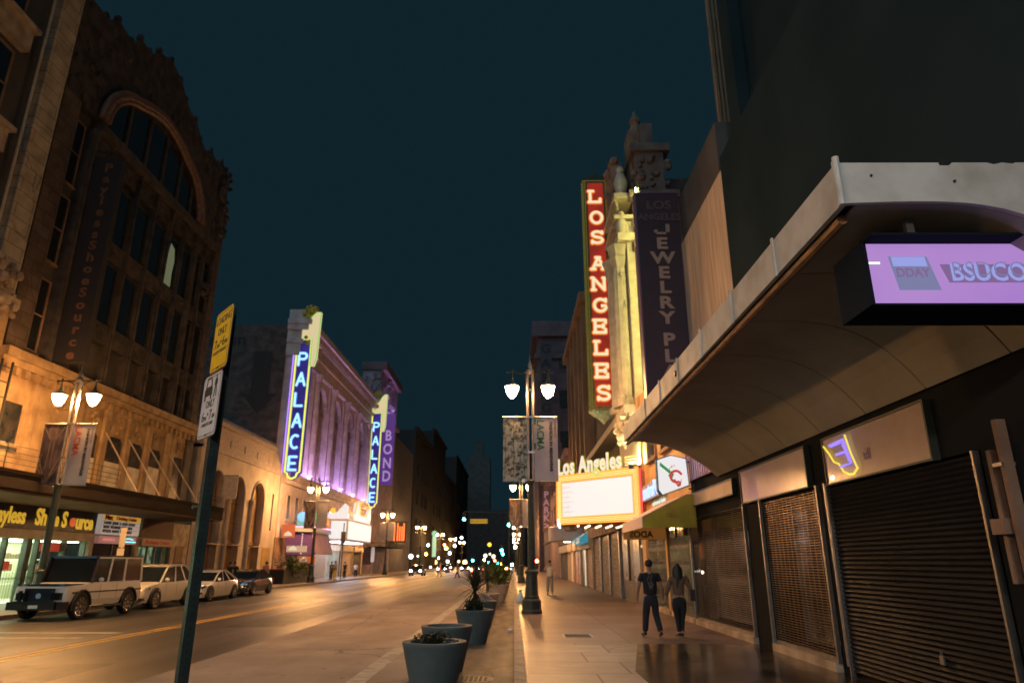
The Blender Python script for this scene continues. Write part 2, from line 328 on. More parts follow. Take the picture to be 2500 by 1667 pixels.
# utility covers
g = thing('utility_cover', 'rectangular dark metal cover set in the right sidewalk ahead of the couple', 'utility cover', (1.55, 18.1, 0))
part('frame', MB().box(-.36, .36, -.42, -.38, 0, .006).box(-.36, .36, .38, .42, 0, .006).box(-.36, -.32, -.378, .378, 0, .006).box(.32, .36, -.378, .378, 0, .006), 'alu', g)
m1 = MB().box(-.318, .318, -.376, .376, 0, .003)
for i in range(8): m1.box(-.3, .3, -.36 + i*.092, -.32 + i*.092, .003, .007)
part('plate', m1, 'metal_dark', g)
g = thing('manhole_cover', 'round dark manhole cover in the gutter beside the nearest planter', 'manhole cover', (-.72, 12.6, G0 + .003))
m1 = MB().lathe([(.38, 0), (.38, .004), (.36, .006)], n=28); part('lid', m1, 'metal_dark', g)
m1 = MB()
for i in range(-4, 5):
    for j in range(-4, 5):
        if i*i + j*j < 15: m1.box(i*.08 - .025, i*.08 + .025, j*.08 - .025, j*.08 + .025, .006, .010)
part('tread_studs', m1, 'black', g)
g = thing('small_litter', 'crumpled pale paper scrap lying in the gutter against the kerb', 'litter', (-.12, 20.6, G0 + .002))
part('paper', MB().ball((0, 0, .05), .07, 7, 5, (1.3, .9, .7)), 'white', g)

# ================================================================ STREET LAMPS
bulbm = emit('sodium_globe', (1.0, 0.47, 0.15), LAMP)
def make_lamp(label, z_arm=8.75, gl=bulbm, bright=True):
    t = thing('street_lamp', label, 'street lamp', (0, 0, 0), 0, 'twin globe street lamps along both kerbs')
    # fluted pedestal
    p = MB(); prof = [(.36, 0), (.36, .10), (.33, .14), (.33, .42), (.30, .46), (.26, .50), (.27, .56), (.235, .60), (.21, 1.1), (.205, 1.30), (.245, 1.34), (.245, 1.40), (.16, 1.46), (.15, 1.5)]
    p.lathe(prof, n=16, flute=.05); part('pedestal', p, 'metal_dark', t)
    part('shaft', MB().lathe([(.145, 1.5), (.125, 4.45), (.15, 4.5), (.15, 4.58), (.10, 4.62)], n=14, flute=.05), 'metal_dark', t, smooth=False)
    up = MB()
    for dx in (-.095, .095): up.tube([(dx, 0, 4.55), (dx, 0, z_arm + .1)], .05, 8)
    for z in (5.6, 6.95, 8.0): up.box(-.15, .15, -.06, .06, z, z + .06)
    up.lathe([(.15, z_arm - .05), (.17, z_arm + .05), (.08, z_arm + .15), (.09, z_arm + .3), (.03, z_arm + .42), (.005, z_arm + .7)], n=10)
    part('twin_mast', up, 'alu', t)
    a = MB(); a.tube([(-.86, 0, z_arm), (.86, 0, z_arm)], .03, 6)
    for s in (-1, 1):
        a.tube([(s*.12, 0, z_arm - .42), (s*.16, 0, z_arm - .2), (s*.3, 0, z_arm - .07), (s*.5, 0, z_arm - .02)], .022, 6)
        a.ball((s*.70, 0, z_arm + .07), .05, 6, 4); a.ball((s*.88, 0, z_arm), .05, 6, 4)
    part('cross_arm', a, 'metal_dark', t)
    for s in (-1, 1):
        h = part('lamp_hanger', MB().lathe([(.02, z_arm - .02), (.03, z_arm - .2), (.06, z_arm - .32), (.09, z_arm - .42), (.22, z_arm - .5), (.275, z_arm - .55), (.285, z_arm - .60), (.275, z_arm - .60), (.22, z_arm - .535)], (s*.70, 0, 0), 14), 'metal_dark', t)
        part('globe', MB().lathe([(.20, z_arm - .54), (.245, z_arm - .575), (.24, z_arm - .64), (.215, z_arm - .76), (.165, z_arm - .89), (.10, z_arm - .98), (.04, z_arm - 1.03), (.005, z_arm - 1.04)], (s*.70, 0, 0), 16), gl, t, smooth=True)
    b = MB()
    b.tube([(-1.06, 0, 6.98), (1.06, 0, 6.98)], .025, 6)
    part('banner_arm', b, 'alu', t)
    part('lower_banner_arm', MB().tube([(-1.04, 0, 4.56), (1.04, 0, 4.56)], .016, 6), 'alu', t)
    part('clamp_box', MB().box(-.33, -.2, -.06, .06, 4.5, 4.66).box(-.2, -.14, -.03, .03, 4.56, 4.6), 'alu', t)
    return t
L0 = make_lamp('dark twin globe street lamp on the right kerb holding the floral and white museum banners')
L0.location = (.62, 25.7, 0)
lamps = [
 (-17.75, 27.0, 'twin globe street lamp on the left kerb beside the black roofed off-roader, glaring orange'),
 (-17.9, 63.5, 'twin globe street lamp on the far left sidewalk in front of the white lit marquee'),
 (-17.9, 99.5, 'smaller twin globe street lamp on the left sidewalk past the second neon blade sign'),
 (.62, 61.9, 'second twin globe street lamp on the right, half hidden behind the nearest right lamp'),
 (.62, 98.5, 'third twin globe street lamp on the right kerb, seen behind the dark lamp bases'),
]
for x, y, l in lamps: dup(L0, (x, y, 0), 0, l)
dup(L0, (-17.75, -8.5, 0), 0, 'twin globe street lamp on the left kerb behind the viewer')
nb = dup(L0, (.62, -9.5, 0), 0, 'white lit twin globe street lamp on the right kerb behind the viewer')
wg = emit('white_globe', (1.0, 0.84, 0.70), 520)
for ch in children(nb):
    if ch.name.startswith('globe'): ch.data = ch.data.copy(); ch.data.materials[0] = wg
for y in (136, 172, 208, 244):
    dup(L0, (.62, y, 0), 0, 'tiny far street lamp on the right kerb beyond the traffic signal'); dup(L0, (-17.9, y, 0), 0, 'tiny far street lamp on the left kerb beyond the cross street')
bulb2 = emit('sodium_globe_warm', (1.0, 0.50, 0.19), 560)
for ch in children(L0):
    if ch.name.startswith('globe'): ch.data = ch.data.copy(); ch.data.materials[0] = bulb2
# ---------------------------------------------------------------- banners hanging from the lamps
bann = mat('grey_white_banner_cloth', (0.55, 0.50, 0.50), 0.8, col2=(0.48, 0.44, 0.45), scale=2, bump=0.1)
flor = mat('floral_banner_cloth', (0.52, 0.50, 0.42), 0.8, col2=(0.10, 0.13, 0.08), scale=5.5, ramp=(0.47, 0.6), detail=9)
darkb = mat('brown_banner_cloth', (0.20, 0.14, 0.13), 0.8, col2=(0.07, 0.05, 0.06), scale=3, stretch=(2, 1, .6), ramp=(0.4, 0.6))
greent = mat('green_lettering', (0.02, 0.16, 0.09), 0.7); blackt = mat('black_lettering', (0.02, 0.02, 0.022), 0.7); redt = mat('red_lettering', (0.5, 0.09, 0.04), 0.7)
def cloth(x0, x1, y, z0, z1, amp=.02):
    m = MB(); nx, nz = 6, 10
    for d in (0, .006):
        for j in range(nz + 1):
            for i in range(nx + 1):
                u = i / nx; w = j / nz
                m.v.append((x0 + (x1 - x0) * u, y + d + amp * math.sin(3.1*w + 5*u) * math.sin(math.pi*w), z0 + (z1 - z0) * w))
    N = (nx+1)*(nz+1)
    for j in range(nz):
        for i in range(nx):
            a = j*(nx+1)+i; m.f.append((a, a+1, a+nx+2, a+nx+1)); m.f.append((N+a, N+a+nx+1, N+a+nx+2, N+a+1))
    for j in range(nz):
        a = j*(nx+1); b = a + nx; m.f.append((a, a+nx+1, N+a+nx+1, N+a)); m.f.append((b, N+b, N+b+nx+1, b+nx+1))
    for i in range(nx):
        a = i; b = nz*(nx+1)+i; m.f.append((a, N+a, N+a+1, a+1)); m.f.append((b, b+1, N+b+1, N+b))
    return m
def banner_pair(lx, ly, artm, pattern, tcol, names, detail=True):
    t = thing('street_banner', names[0], 'banner', (lx - .62, ly, 4.6), 0, 'banners hung from the street lamps')
    part('cloth', cloth(lx - 1.03, lx - .13, ly, 4.58, 6.95), artm, t, world=True, smooth=True)
    part('printed_pattern', pattern(lx, ly), 'leafdark' if artm is flor else 'alu', t, world=True)
    t = thing('street_banner', names[1], 'banner', (lx + .62, ly, 4.6), 0, 'banners hung from the street lamps')
    part('cloth', cloth(lx + .13, lx + 1.03, ly, 4.58, 6.95, .008), bann, t, world=True, smooth=True)
    if detail:
        part('museum_lettering', text_mb('LACMA', .37, (lx + .37, ly - .03, 6.28), (0, 0, -1), (1, 0, 0), .002, bold=.008, sx=.94), tcol, t, world=True)
        part('headline_lettering', text_mb('FASHION IN MENSWEAR', .165, (lx + .77, ly - .03, 5.85), (0, 0, -1), (1, 0, 0), .002, bold=.006, sx=1.02), blackt, t, world=True)
        part('small_lettering', text_mb('REIGNING MEN', .10, (lx + .93, ly - .03, 6.5), (0, 0, -1), (1, 0, 0), .002, sx=.95), blackt, t, world=True)
        if tcol is greent:
            part('green_marks', MB().box(lx + .14, lx + .21, ly - .035, ly - .03, 6.68, 6.9).box(lx + .14, lx + .21, ly - .035, ly - .03, 5.75, 5.98), greent, t, world=True)
def flowers(lx, ly):
    m = MB(); rr = random.Random(3)
    for i in range(46):
        cx = lx - .58 + rr.choice((-1, 1)) * rr.uniform(.02, .38); cz = rr.uniform(4.7, 6.85); r = rr.uniform(.03, .075)
        pts = [(cx + r * (1 if k % 2 else .45) * math.cos(k * math.pi / 5 + i), cz + r * (1 if k % 2 else .45) * math.sin(k * math.pi / 5 + i)) for k in range(10)]
        m.prism(pts, 'y', ly - .034, ly - .030)
    for dx in (-.4, -.06, .36): m.tube([(lx - .58 + dx, ly - .03, 6.9), (lx - .58 + dx*.9, ly - .03, 5.6), (lx - .58 + dx, ly - .03, 4.7)], .008, 4)
    return m
def rays(lx, ly):
    m = MB(); c = lx - .58
    for a, b in (((-.4, 5.3), (-.05, 4.65)), ((-.42, 5.65), (-.12, 4.9)), ((.4, 5.3), (.05, 4.65)), ((.42, 5.65), (.12, 4.9)), ((-.06, 6.3), (-.1, 5.2)), ((.08, 6.3), (.1, 5.2)), ((-.4, 6.85), (-.12, 6.35)), ((.4, 6.85), (.12, 6.35))):
        m.bar((c + a[0], ly - .03, a[1]), (c + b[0], ly - .03, b[1]), .045, .006, up=(0, 1, 0))
    return m
banner_pair(.62, 25.7, flor, flowers, greent, ('floral patterned banner hanging left of the near right lamp mast', 'white museum banner with green letters hanging right of the near right lamp mast'))
banner_pair(-17.75, 27.0, darkb, rays, redt, ('dark suit patterned banner hanging under the glaring left lamp', 'white museum banner with red letters hanging under the glaring left lamp'))
banner_pair(.62, 61.9, mat('orange_brown_banner', (0.34, 0.22, 0.12), .8, col2=(.2, .12, .07), scale=3), rays, greent, ('brown patterned banner on the second right lamp, left of the dark mast', 'narrow edge of a pale banner on the second right lamp'), False)
banner_pair(-17.9, 63.5, darkb, rays, redt, ('brown banner left of the mast above the purple awning', 'brown banner right of the mast above the purple awning'), False)
banner_pair(-17.9, 99.5, bann, rays, redt, ('pale banner left of the mast beyond the neon signs', 'pale banner right of the mast beyond the neon signs'), False)

# ================================================================ LEANING PARKING SIGN POST (foreground)
px, py = -1.76, 3.98
T = Vector((.65, -.76, 0)).normalized(); Nn = Vector((T.y, -T.x, 0))
t = thing('parking_sign_post', 'perforated green steel post in the left foreground carrying two parking signs', 'sign post', (px, py, G0))
m1 = MB()
w = .028
def perf(m, cx, cy, z0, z1):
    # square tube with a column of raised hole rims on each face
    cs = [Vector((cx, cy, 0)) + (T * a + Nn * b) * w for a, b in ((-1,-1),(1,-1),(1,1),(-1,1))]
    m.add([(c.x, c.y, z0) for c in cs] + [(c.x, c.y, z1) for c in cs], [(0,3,2,1),(4,5,6,7),(0,1,5,4),(1,2,6,5),(2,3,7,6),(3,0,4,7)])
perf(m1, px, py, G0, 3.22); part('square_tube', m1, mat('green_grey_steel', (0.035, 0.06, 0.06), 0.4, 0.4, (0.02, 0.035, 0.035), 15, bump=.1), t, world=True)
m1 = MB(); z = .2
while z < 3.2:
    for d, o in ((Nn, 1), (T, 1), (T, -1), (Nn, -1)):
        s0 = len(m1.v); c = Vector((px, py, z)) + d * (w * o + .0005 * o)
        q = d.cross(Vector((0, 0, 1)))
        m1.v += [tuple(c + q * (.0085 * math.cos(k * math.pi / 3)) + Vector((0, 0, .0085 * math.sin(k * math.pi / 3)))) for k in range(6)]
        m1.f.append(tuple(range(s0, s0 + 6)))
    z += .0254 * 1.5
part('bolt_holes', m1, 'black', t, world=True)
ZR = [3.205, 3.21]
def plate(name, label, off, z0, z1, wd, colm, th=.004):
    c = Vector((px, py, 0)) + off
    z0 = ZR[1] + (z0 - ZR[0])*.64; z1 = ZR[1] + (z1 - ZR[0])*.64
    t2 = thing(name, label, 'road sign', (c.x, c.y, z0), 0, 'parking regulation signs on the foreground post')
    def outline(ww, hh, r):
        pts = []
        for qx, qz, a0 in ((1, 1, 0), (-1, 1, 90), (-1, -1, 180), (1, -1, 270)):
            for k in range(5): pts.append((qx*(ww - r) + r*math.cos(R(a0 + k*22.5)), qz*(hh - r) + r*math.sin(R(a0 + k*22.5))))
        return pts
    zc = (z0 + z1) / 2; hh = (z1 - z0) / 2
    def slab(pts, d0, d1):
        m = MB(); n = len(pts)
        for d in (d0, d1): m.v += [tuple(c + T * p[0] + Nn * -d + Vector((0, 0, zc + p[1]))) for p in pts]
        m.f = [tuple(range(n)), tuple(range(2*n-1, n-1, -1))] + [(i, n+i, n+(i+1)%n, (i+1)%n) for i in range(n)]
        return m
    # Nn points away from the viewer's side when negative; choose the face towards the camera
    part('plate_back', slab(outline(wd/2, hh, .035), 0, th), 'alu', t2, world=True)
    return t2, c, zc, hh, slab, outline
camdir = Vector((0, 0, 0)) - Vector((px, py, 0)); sgn = 1 if (-Nn).dot(camdir) > 0 else -1
if sgn < 0: Nn = -Nn
yel = mat('reflective_yellow_sheet', (0.80, 0.50, 0.02), 0.45, col2=(0.70, 0.42, 0.02), scale=9); whs = mat('reflective_white_sheet', (0.62, 0.60, 0.60), 0.45, col2=(0.54, 0.52, 0.52), scale=9)
ink = mat('sign_ink', (0.03, 0.035, 0.03), 0.5)
face = -Nn
KS = .64; ZREF = [3.205, 3.21]
def zm(z): return ZREF[1] + (z - ZREF[0]) * KS
def sign_text(t2, c, s, size, tc, zz, sx=.7, bold=.001):
    size *= KS; sx /= KS; zz = zm(zz)
    o = c + T * tc + face * .0066; part('lettering', text_mb(s, size, (o.x, o.y, zz), T, (0, 0, 1), .0006, bold=bold, sx=sx), ink, t2, world=True)
t2, c, zc, hh, slab, outline = plate('loading_sign', 'yellow loading only sign at the top of the foreground post', T * .005 - Nn * (w + .002), 2.585, 3.205, .31, 'y')
part('sheet', slab(outline(.150, hh - .008, .03), .004, .0052), yel, t2, world=True)
m1 = slab(outline(.138, hh - .02, .026), .0052, .0058); part('border', m1, ink, t2, world=True)
part('sheet', slab(outline(.134, hh - .024, .024), .0058, .0062), yel, t2, world=True)
sign_text(t2, c, 'LOADING', .105, 0, 3.10, .56); sign_text(t2, c, 'ONLY', .105, 0, 2.98, .56)
sign_text(t2, c, '7', .13, -.095, 2.86, .7); sign_text(t2, c, 'AM', .06, -.045, 2.84, .6); sign_text(t2, c, 'TO', .035, -.004, 2.87, .6); sign_text(t2, c, '6', .13, .045, 2.86, .7); sign_text(t2, c, 'PM', .06, .096, 2.84, .6)
sign_text(t2, c, 'EXCEPT SUNDAY', .042, 0, 2.775, .72)
def arrow(t2, c, z, x0=-.10, x1=.10):
    m = MB(); o = c + face * .0066
    for pts in ([(x0 + .04, -.007), (x1, -.007), (x1, .007), (x0 + .04, .007)], [(x0, 0), (x0 + .045, -.02), (x0 + .045, .02)]):
        n = len(pts); b = len(m.v)
        for d in (0, .0006): m.v += [tuple(o + T * p[0] + face * d + Vector((0, 0, z + p[1]))) for p in pts]
        m.f += [tuple(b + i for i in range(n)), tuple(b + i for i in range(2*n-1, n-1, -1))] + [(b+i, b+n+i, b+n+(i+1)%n, b+(i+1)%n) for i in range(n)]
    part('arrow', m, ink, t2, world=True)
arrow(t2, c, 2.65)
sign_text(t2, c, 'DOT', .02, 0, 2.615, .8)
t2, c, zc, hh, slab, outline = plate('passenger_sign', 'white passenger loading sign below the yellow sign on the foreground post', T * -.045 - Nn * (w + .004), 1.955, 2.572, .33, 'w')
part('sheet', slab(outline(.160, hh - .008, .03), .004, .0052), whs, t2, world=True)
part('border', slab(outline(.148, hh - .02, .026), .0052, .0058), ink, t2, world=True)
part('sheet', slab(outline(.144, hh - .024, .024), .0058, .0062), whs, t2, world=True)
sign_text(t2, c, 'ONLY', .10, .01, 2.275, .56)
sign_text(t2, c, '6', .13, -.095, 2.165, .7); sign_text(t2, c, 'PM', .055, -.05, 2.145, .6); sign_text(t2, c, 'TO', .035, -.008, 2.18, .6); sign_text(t2, c, '7', .13, .04, 2.165, .7); sign_text(t2, c, 'AM', .055, .095, 2.145, .6)
sign_text(t2, c, '5 MINUTE LIMIT', .042, 0, 2.085, .72); arrow(t2, c, 2.02, -.08, .08)
sign_text(t2, c, 'DOT', .02, 0, 1.985, .8)
def poly_on(t2, c, name, polys, m_, lift=.0066):
    m = MB(); o = c + face * lift
    for pts in polys:
        n = len(pts); b = len(m.v)
        for d in (0, .0007): m.v += [tuple(o + T * p[0] + face * d + Vector((0, 0, zm(p[1])))) for p in pts]
        m.f += [tuple(b + i for i in range(n)), tuple(b + i for i in range(2*n-1, n-1, -1))] + [(b+i, b+n+i, b+n+(i+1)%n, b+(i+1)%n) for i in range(n)]
    part(name, m, m_, t2, world=True)
poly_on(t2, c, 'car_symbol', [[(-.10, 2.44), (.005, 2.44), (.015, 2.455), (-.11, 2.455)], [(-.11, 2.41), (-.095, 2.41), (-.078, 2.52), (-.095, 2.52)], [(0, 2.41), (.015, 2.41), (0, 2.52), (-.017, 2.52)],
   [(-.095, 2.525), (-.005, 2.525), (-.012, 2.545), (-.088, 2.545)], [(-.12, 2.365), (.022, 2.365), (.022, 2.437), (-.12, 2.437)], [(-.115, 2.325), (-.09, 2.325), (-.09, 2.364), (-.115, 2.364)], [(-.01, 2.325), (.015, 2.325), (.015, 2.364), (-.01, 2.364)]], ink)
poly_on(t2, c, 'walker_symbol', [[(.07, 2.515), (.086, 2.515), (.086, 2.54), (.07, 2.54)], [(.062, 2.43), (.094, 2.43), (.092, 2.51), (.064, 2.51)], [(.062, 2.428), (.077, 2.428), (.062, 2.33), (.045, 2.33)], [(.08, 2.428), (.094, 2.428), (.105, 2.33), (.09, 2.33)], [(.062, 2.505), (.064, 2.49), (.05, 2.44), (.042, 2.445)], [(.094, 2.505), (.092, 2.49), (.105, 2.44), (.113, 2.445)]], ink)

# ================================================================ PLANTERS
plm = mat('blue_grey_planter_concrete', (0.085, 0.122, 0.134), 0.7, col2=(0.055, 0.085, 0.095), scale=2.2, bump=0.15, detail=10, ramp=(.35, .7))
plp = mat('pale_planter_concrete', (0.36, 0.31, 0.28), 0.6, col2=(0.28, 0.24, 0.22), scale=3, bump=0.1)
def planter(x, y, label, m_=plm, h=.76, r=.475):
    t = thing('street_planter', label, 'planter', (x, y, G0 + .003), 0, 'round tapered planters in a row along the kerb')
    rim = MB(); n = 40
    rim.lathe([(r*.62, 0), (r*.97, h - .06), (r*1.0, h - .02), (r*.985, h), (r*.76, h), (r*.74, h - .03), (r*.72, h - .12), (.01, h - .12)], n=n, cap=False)
    part('pot', rim, m_, t, smooth=True)
    s = MB().lathe([(r*.70, h - .11), (.01, h - .085)], n=24, cap=False); part('soil', s, 'soil', t)
    return t
def spiky(loc, label, trunk, nleaf, L, m_='leafdark', seed=1, up=.35, wd=.035):
    t = thing('spiky_plant', label, 'plant', loc); rr = random.Random(seed)
    part('stem', MB().tube([(0, 0, 0), (.01, 0, trunk * .5), (0, .01, trunk)], [.06, .05, .045], 8), 'soil', t)
    m = MB()
    for i in range(nleaf):
        a = rr.uniform(0, 2*math.pi); el = rr.uniform(-.25, 1.45) if i > nleaf * .3 else rr.uniform(.9, 1.5); l = L * rr.uniform(.75, 1.1)
        d = Vector((math.cos(a)*math.cos(el), math.sin(a)*math.cos(el), math.sin(el))); side = d.cross(Vector((0, 0, 1))).normalized()
        if side.length < .1: side = Vector((1, 0, 0))
        p0 = Vector((0, 0, trunk * rr.uniform(.75, 1))); b = len(m.v); ns = 4
        for k in range(ns + 1):
            f = k / ns; c = p0 + d * l * f + Vector((0, 0, -up * l * f * f * math.cos(el))); ww = wd * (1 - f) ** .7 * (.6 + f if f < .3 else 1) * .5 + .001
            nrm = side.cross(d).normalized()
            m.v += [tuple(c - side * ww), tuple(c + side * ww), tuple(c + nrm * .006 * (1 - f) )]
        for k in range(ns):
            q = b + k*3; m.f += [(q, q+1, q+4, q+3), (q+1, q+2, q+5, q+4), (q+2, q, q+3, q+5)]
    part('leaves', m, m_, t); return t
def bushy(loc, label, h, r, n, m_, seed=2, leaf=.09, cat='plant', name='leafy_shrub', stems=6):
    t = thing(name, label, cat, loc); rr = random.Random(seed); s = MB(); m = MB(); tips = []
    for i in range(stems):
        a = rr.uniform(0, 6.28); e = Vector((math.cos(a) * r * rr.uniform(.3, .9), math.sin(a) * r * rr.uniform(.3, .9), h * rr.uniform(.6, 1)))
        s.tube([(0, 0, 0), tuple(e * .5 + Vector((0, 0, .1 * h))), tuple(e)], [.015, .01, .005], 5); tips.append(e)
    part('stems', s, 'soil', t)
    for i in range(n):
        e = rr.choice(tips); c = e * rr.uniform(.35, 1.05) + Vector((rr.gauss(0, r*.28), rr.gauss(0, r*.28), rr.gauss(0, h*.08))); c.z = max(c.z, .02)
        d = Vector((rr.gauss(0, 1), rr.gauss(0, 1), rr.gauss(.3, .8))).normalized(); q = d.cross(Vector((rr.random(), rr.random(), 1))).normalized(); l = leaf * rr.uniform(.6, 1.4)
        m.add([c - d*l, c - q*l*.28, c + d*l, c + q*l*.28], [(0, 1, 2, 3)])
    part('leaves', m, m_, t); return t
ZP = G0 + .003 + .65
planter(-1.17, 10.9, 'nearest blue grey round planter holding low dark succulents')
bushy((-1.2, 10.95, ZP), 'low dark succulent clump in the nearest planter', .2, .27, 700, 'leafdark', 5, .04, name='succulent_clump', stems=9)
planter(-1.23, 13.5, 'second blue grey planter from the front, bare soil and no plant')
planter(-.97, 17.9, 'third blue grey planter, holding the spiky dark plant')
spiky((-.97, 17.9, ZP), 'tall spiky dark plant with sword leaves in the third planter', .62, 80, .74, seed=4, wd=.06)
bushy((-.99, 17.85, ZP), 'tangle of dry dark leaves round the foot of the spiky plant', .3, .22, 350, 'leafdark', 8, .09, name='undergrowth')
planter(-.99, 21.8, 'fourth planter behind the spiky plant, its rim lit pale')
planter(-1.02, 27.0, 'fifth planter with a thin dark shrub', plp)
spiky((-1.0, 27.0, ZP), 'dark wispy grass-like shrub just behind the spiky plant', .55, 150, .75, seed=9, up=.6, wd=.03)
planter(-.8, 36.0, 'large pale planter holding the bright green bush', plp, .8, .55)
bushy((-.85, 36.0, ZP), 'bright yellow green bushy plant lit by the street lamps', 1.15, .75, 1500, 'leafyel', 3, .13, stems=14)
for i, y in enumerate((44.0, 50.5, 57.5)): planter(-.72, y, ['pale planter just beyond the green bush', 'small far planter between green bush and distant traffic', 'farthest tiny pale planter in the row'][i], plp)
bushy((-.72, 44.0, ZP), 'rounded olive shrub in the pale planter beyond the green bush', .7, .45, 600, 'leafyel', 13, .11)
# ================================================================ RIGHT SIDE OF THE STREET
def window_set(parent, side, x, ys, zs, w, h, frame='alu', glass='glass_far', name='window', mull=True):
    """windows on a wall that runs along y at x; each window its own part with a pane"""
    proto = None; s = 1 if side == 'L' else -1   # L: wall faces +x
    for y in ys:
        for z in zs:
            if proto is None:
                f = MB()
                f.box(0, s*.09, -w/2, -w/2 + .08, 0, h).box(0, s*.09, w/2 - .08, w/2, 0, h).box(0, s*.09, -w/2 + .08, w/2 - .08, 0, .08).box(0, s*.09, -w/2 + .08, w/2 - .08, h - .08, h)
                if mull: f.box(0, s*.07, -w/2 + .08, w/2 - .08, h*.5 - .03, h*.5 + .03)
                f.box(0, s*.16, -w/2 - .06, w/2 + .06, -.1, -.002)
                proto = part(name, f, frame, parent); g = MB().box(s*.01, s*.03, -w/2 + .081, w/2 - .081, .081, h - .081)
                pane = part('pane', g, glass, proto); o = proto
            else:
                o = proto.copy(); COL.objects.link(o); o.parent = parent; c = pane.copy(); COL.objects.link(c); c.parent = o
            L = rootloc(parent); o.location = (x - L.x, y - L.y, z - L.z)
# ---- canopy building (right foreground)
t = thing('shop_building', 'dark tall building above the shuttered shops on the right', 'building', (XR, 5, 0))
bw = MB().box(XR + .6, 26, -25, 15.6, 4.0, 44)
part('upper_wall', bw, mat('dark_panel_wall', (0.022, 0.038, 0.046), 0.95, spec=.04, col2=(0.014, 0.028, 0.035), scale=.4), t, world=True)
part('fascia_wall', MB().box(XR, XR + .598, -25, 15.6, 5.6, 11.8), bpy.data.materials['dark_panel_wall'], t, world=True)
m1 = MB()
for y in (-2, 3.5, 9.2, 14.6): m1.box(XR + .28, XR + .59, y, y + .7, 11.81, 44)
part('upper_pier', m1, bpy.data.materials['dark_panel_wall'], t, world=True)
part('transom_wall', MB().box(XR + .05, XR + .6, -25, 30, 2.97, 5.55), 'matte', t, world=True)
# piers between shop openings
pl = MB().box(XR - .02, XR + .5, 15.3, 16.3, 0, 2.96); part('pier', pl, 'matte', t, world=True)
part('pier', MB().box(XR - .02, XR + .5, 5.2, 7.9, 0, 2.96), 'matte', t, world=True)
part('pier', MB().box(XR - .02, XR + .5, 11.95, 12.25, 0, 2.96), 'matte', t, world=True)
each('base_step', [(XR - .12, XR + .3, 12.3, 15.2, 0, .14), (XR - .12, XR + .3, 16.35, 21.4, 0, .14), (XR - .12, XR + .3, 21.55, 27.4, 0, .14)], 'stone', t)
for y in (12.28, 11.93, 15.22, 16.36, 21.5): part('door_post', MB().box(XR - .09, XR - .025, y - .03, y + .03, 0.141, 3.0), 'alu', t, world=True)
part('back_wall', MB().box(XR + 2.2, XR + 2.4, -20, 30, 0, 2.96), 'darkwall', t, world=True)
part('recess_ceiling', MB().box(XR + .6, XR + 2.2, -20, 30, 2.9, 2.96), 'darkwall', t, world=True)
def shutter(name, label, y0, y1, z0, z1, pitch, m_, thick=.012, glassback=True, vert=0):
    t = thing(name, label, 'security shutter', (XR, (y0+y1)/2, 0), 0, 'closed security shutters on the right shops')
    m = MB(); z = z0
    while z < z1: m.box(XR - .005, XR + .012, y0 + .05, y1 - .05, z, z + thick); z += pitch
    part('slats', m, m_, t, world=True)
    v = MB(); n = vert or 3
    for i in range(n + 1):
        y = y0 + .05 + (y1 - y0 - .1) * i / n; v.box(XR - .012, XR - .006, y - .006, y + .006, z0, z1)
    part('link_rods', v, m_, t, world=True)
    part('bottom_rail', MB().box(XR - .03, XR + .03, y0 + .03, y1 - .03, z0 - .06, z0), 'alu', t, world=True)
    if glassback: part('shop_glass', MB().box(XR + .30, XR + .32, y0, y1, .15, 2.95), 'glass', t, world=True)
    return t
slat = mat('shutter_steel', (0.34, 0.25, 0.15), 0.35, 0.8, (0.16, 0.12, 0.08), 2, ramp=(.3, .7)); dslat = mat('dark_shutter_steel', (0.010, 0.012, 0.014), 0.6, 0.0, (0.022, 0.021, 0.024), 3, spec=.12, ramp=(.4, .7))
shutter('roll_grille', 'open-link roll grille glowing amber, right of the black pier', 12.3, 15.2, .2, 2.95, .046, slat, .014, vert=13)
shutter('roll_grille', 'darker roll grille between the black pier and the awning shop', 16.35, 21.4, .2, 2.95, .05, mat('grey_link_steel', (0.14, 0.12, 0.11), 0.4, 0.7, (0.06, 0.055, 0.05), 3), .010, vert=5)
ta = thing('roll_shutter', 'dark solid ribbed roller shutter nearest on the right', 'security shutter', (XR, 9.2, 0), 0, 'closed security shutters on the right shops')
m1 = MB(); z = .05
while z < 2.9:
    m1.prism([(XR - .012, z), (XR - .045, z + .03), (XR - .012, z + .068), (XR + .01, z + .068), (XR + .01, z)], 'y', 6.65, 11.88) if False else m1.add([(XR + .01, y, zz) if k == 2 else ((XR - .008 - (.032 if k == 1 else 0)), y, zz) for y in (8.0, 11.88) for k, zz in ((0, z), (1, z + .03), (0, z + .068), (2, z + .068), (2, z))], [(0, 1, 2, 3, 4), (9, 8, 7, 6, 5), (0, 5, 6, 1), (1, 6, 7, 2), (2, 7, 8, 3), (3, 8, 9, 4), (4, 9, 5, 0)])
    z += .07
part('ribbed_curtain', m1, dslat, ta, world=True)
each('side_guide', [(XR - .08, XR, 7.96, 8.0, 0, 2.95), (XR - .08, XR, 11.87, 11.90, 0, 2.95)], 'alu', ta)
part('padlock', MB().box(XR - .07, XR - .045, 9.3, 9.38, .5, .6).tube([(XR - .057, 9.32, .6), (XR - .057, 9.32, .65), (XR - .057, 9.36, .65), (XR - .057, 9.36, .6)], .006, 5), 'alu', ta, world=True)
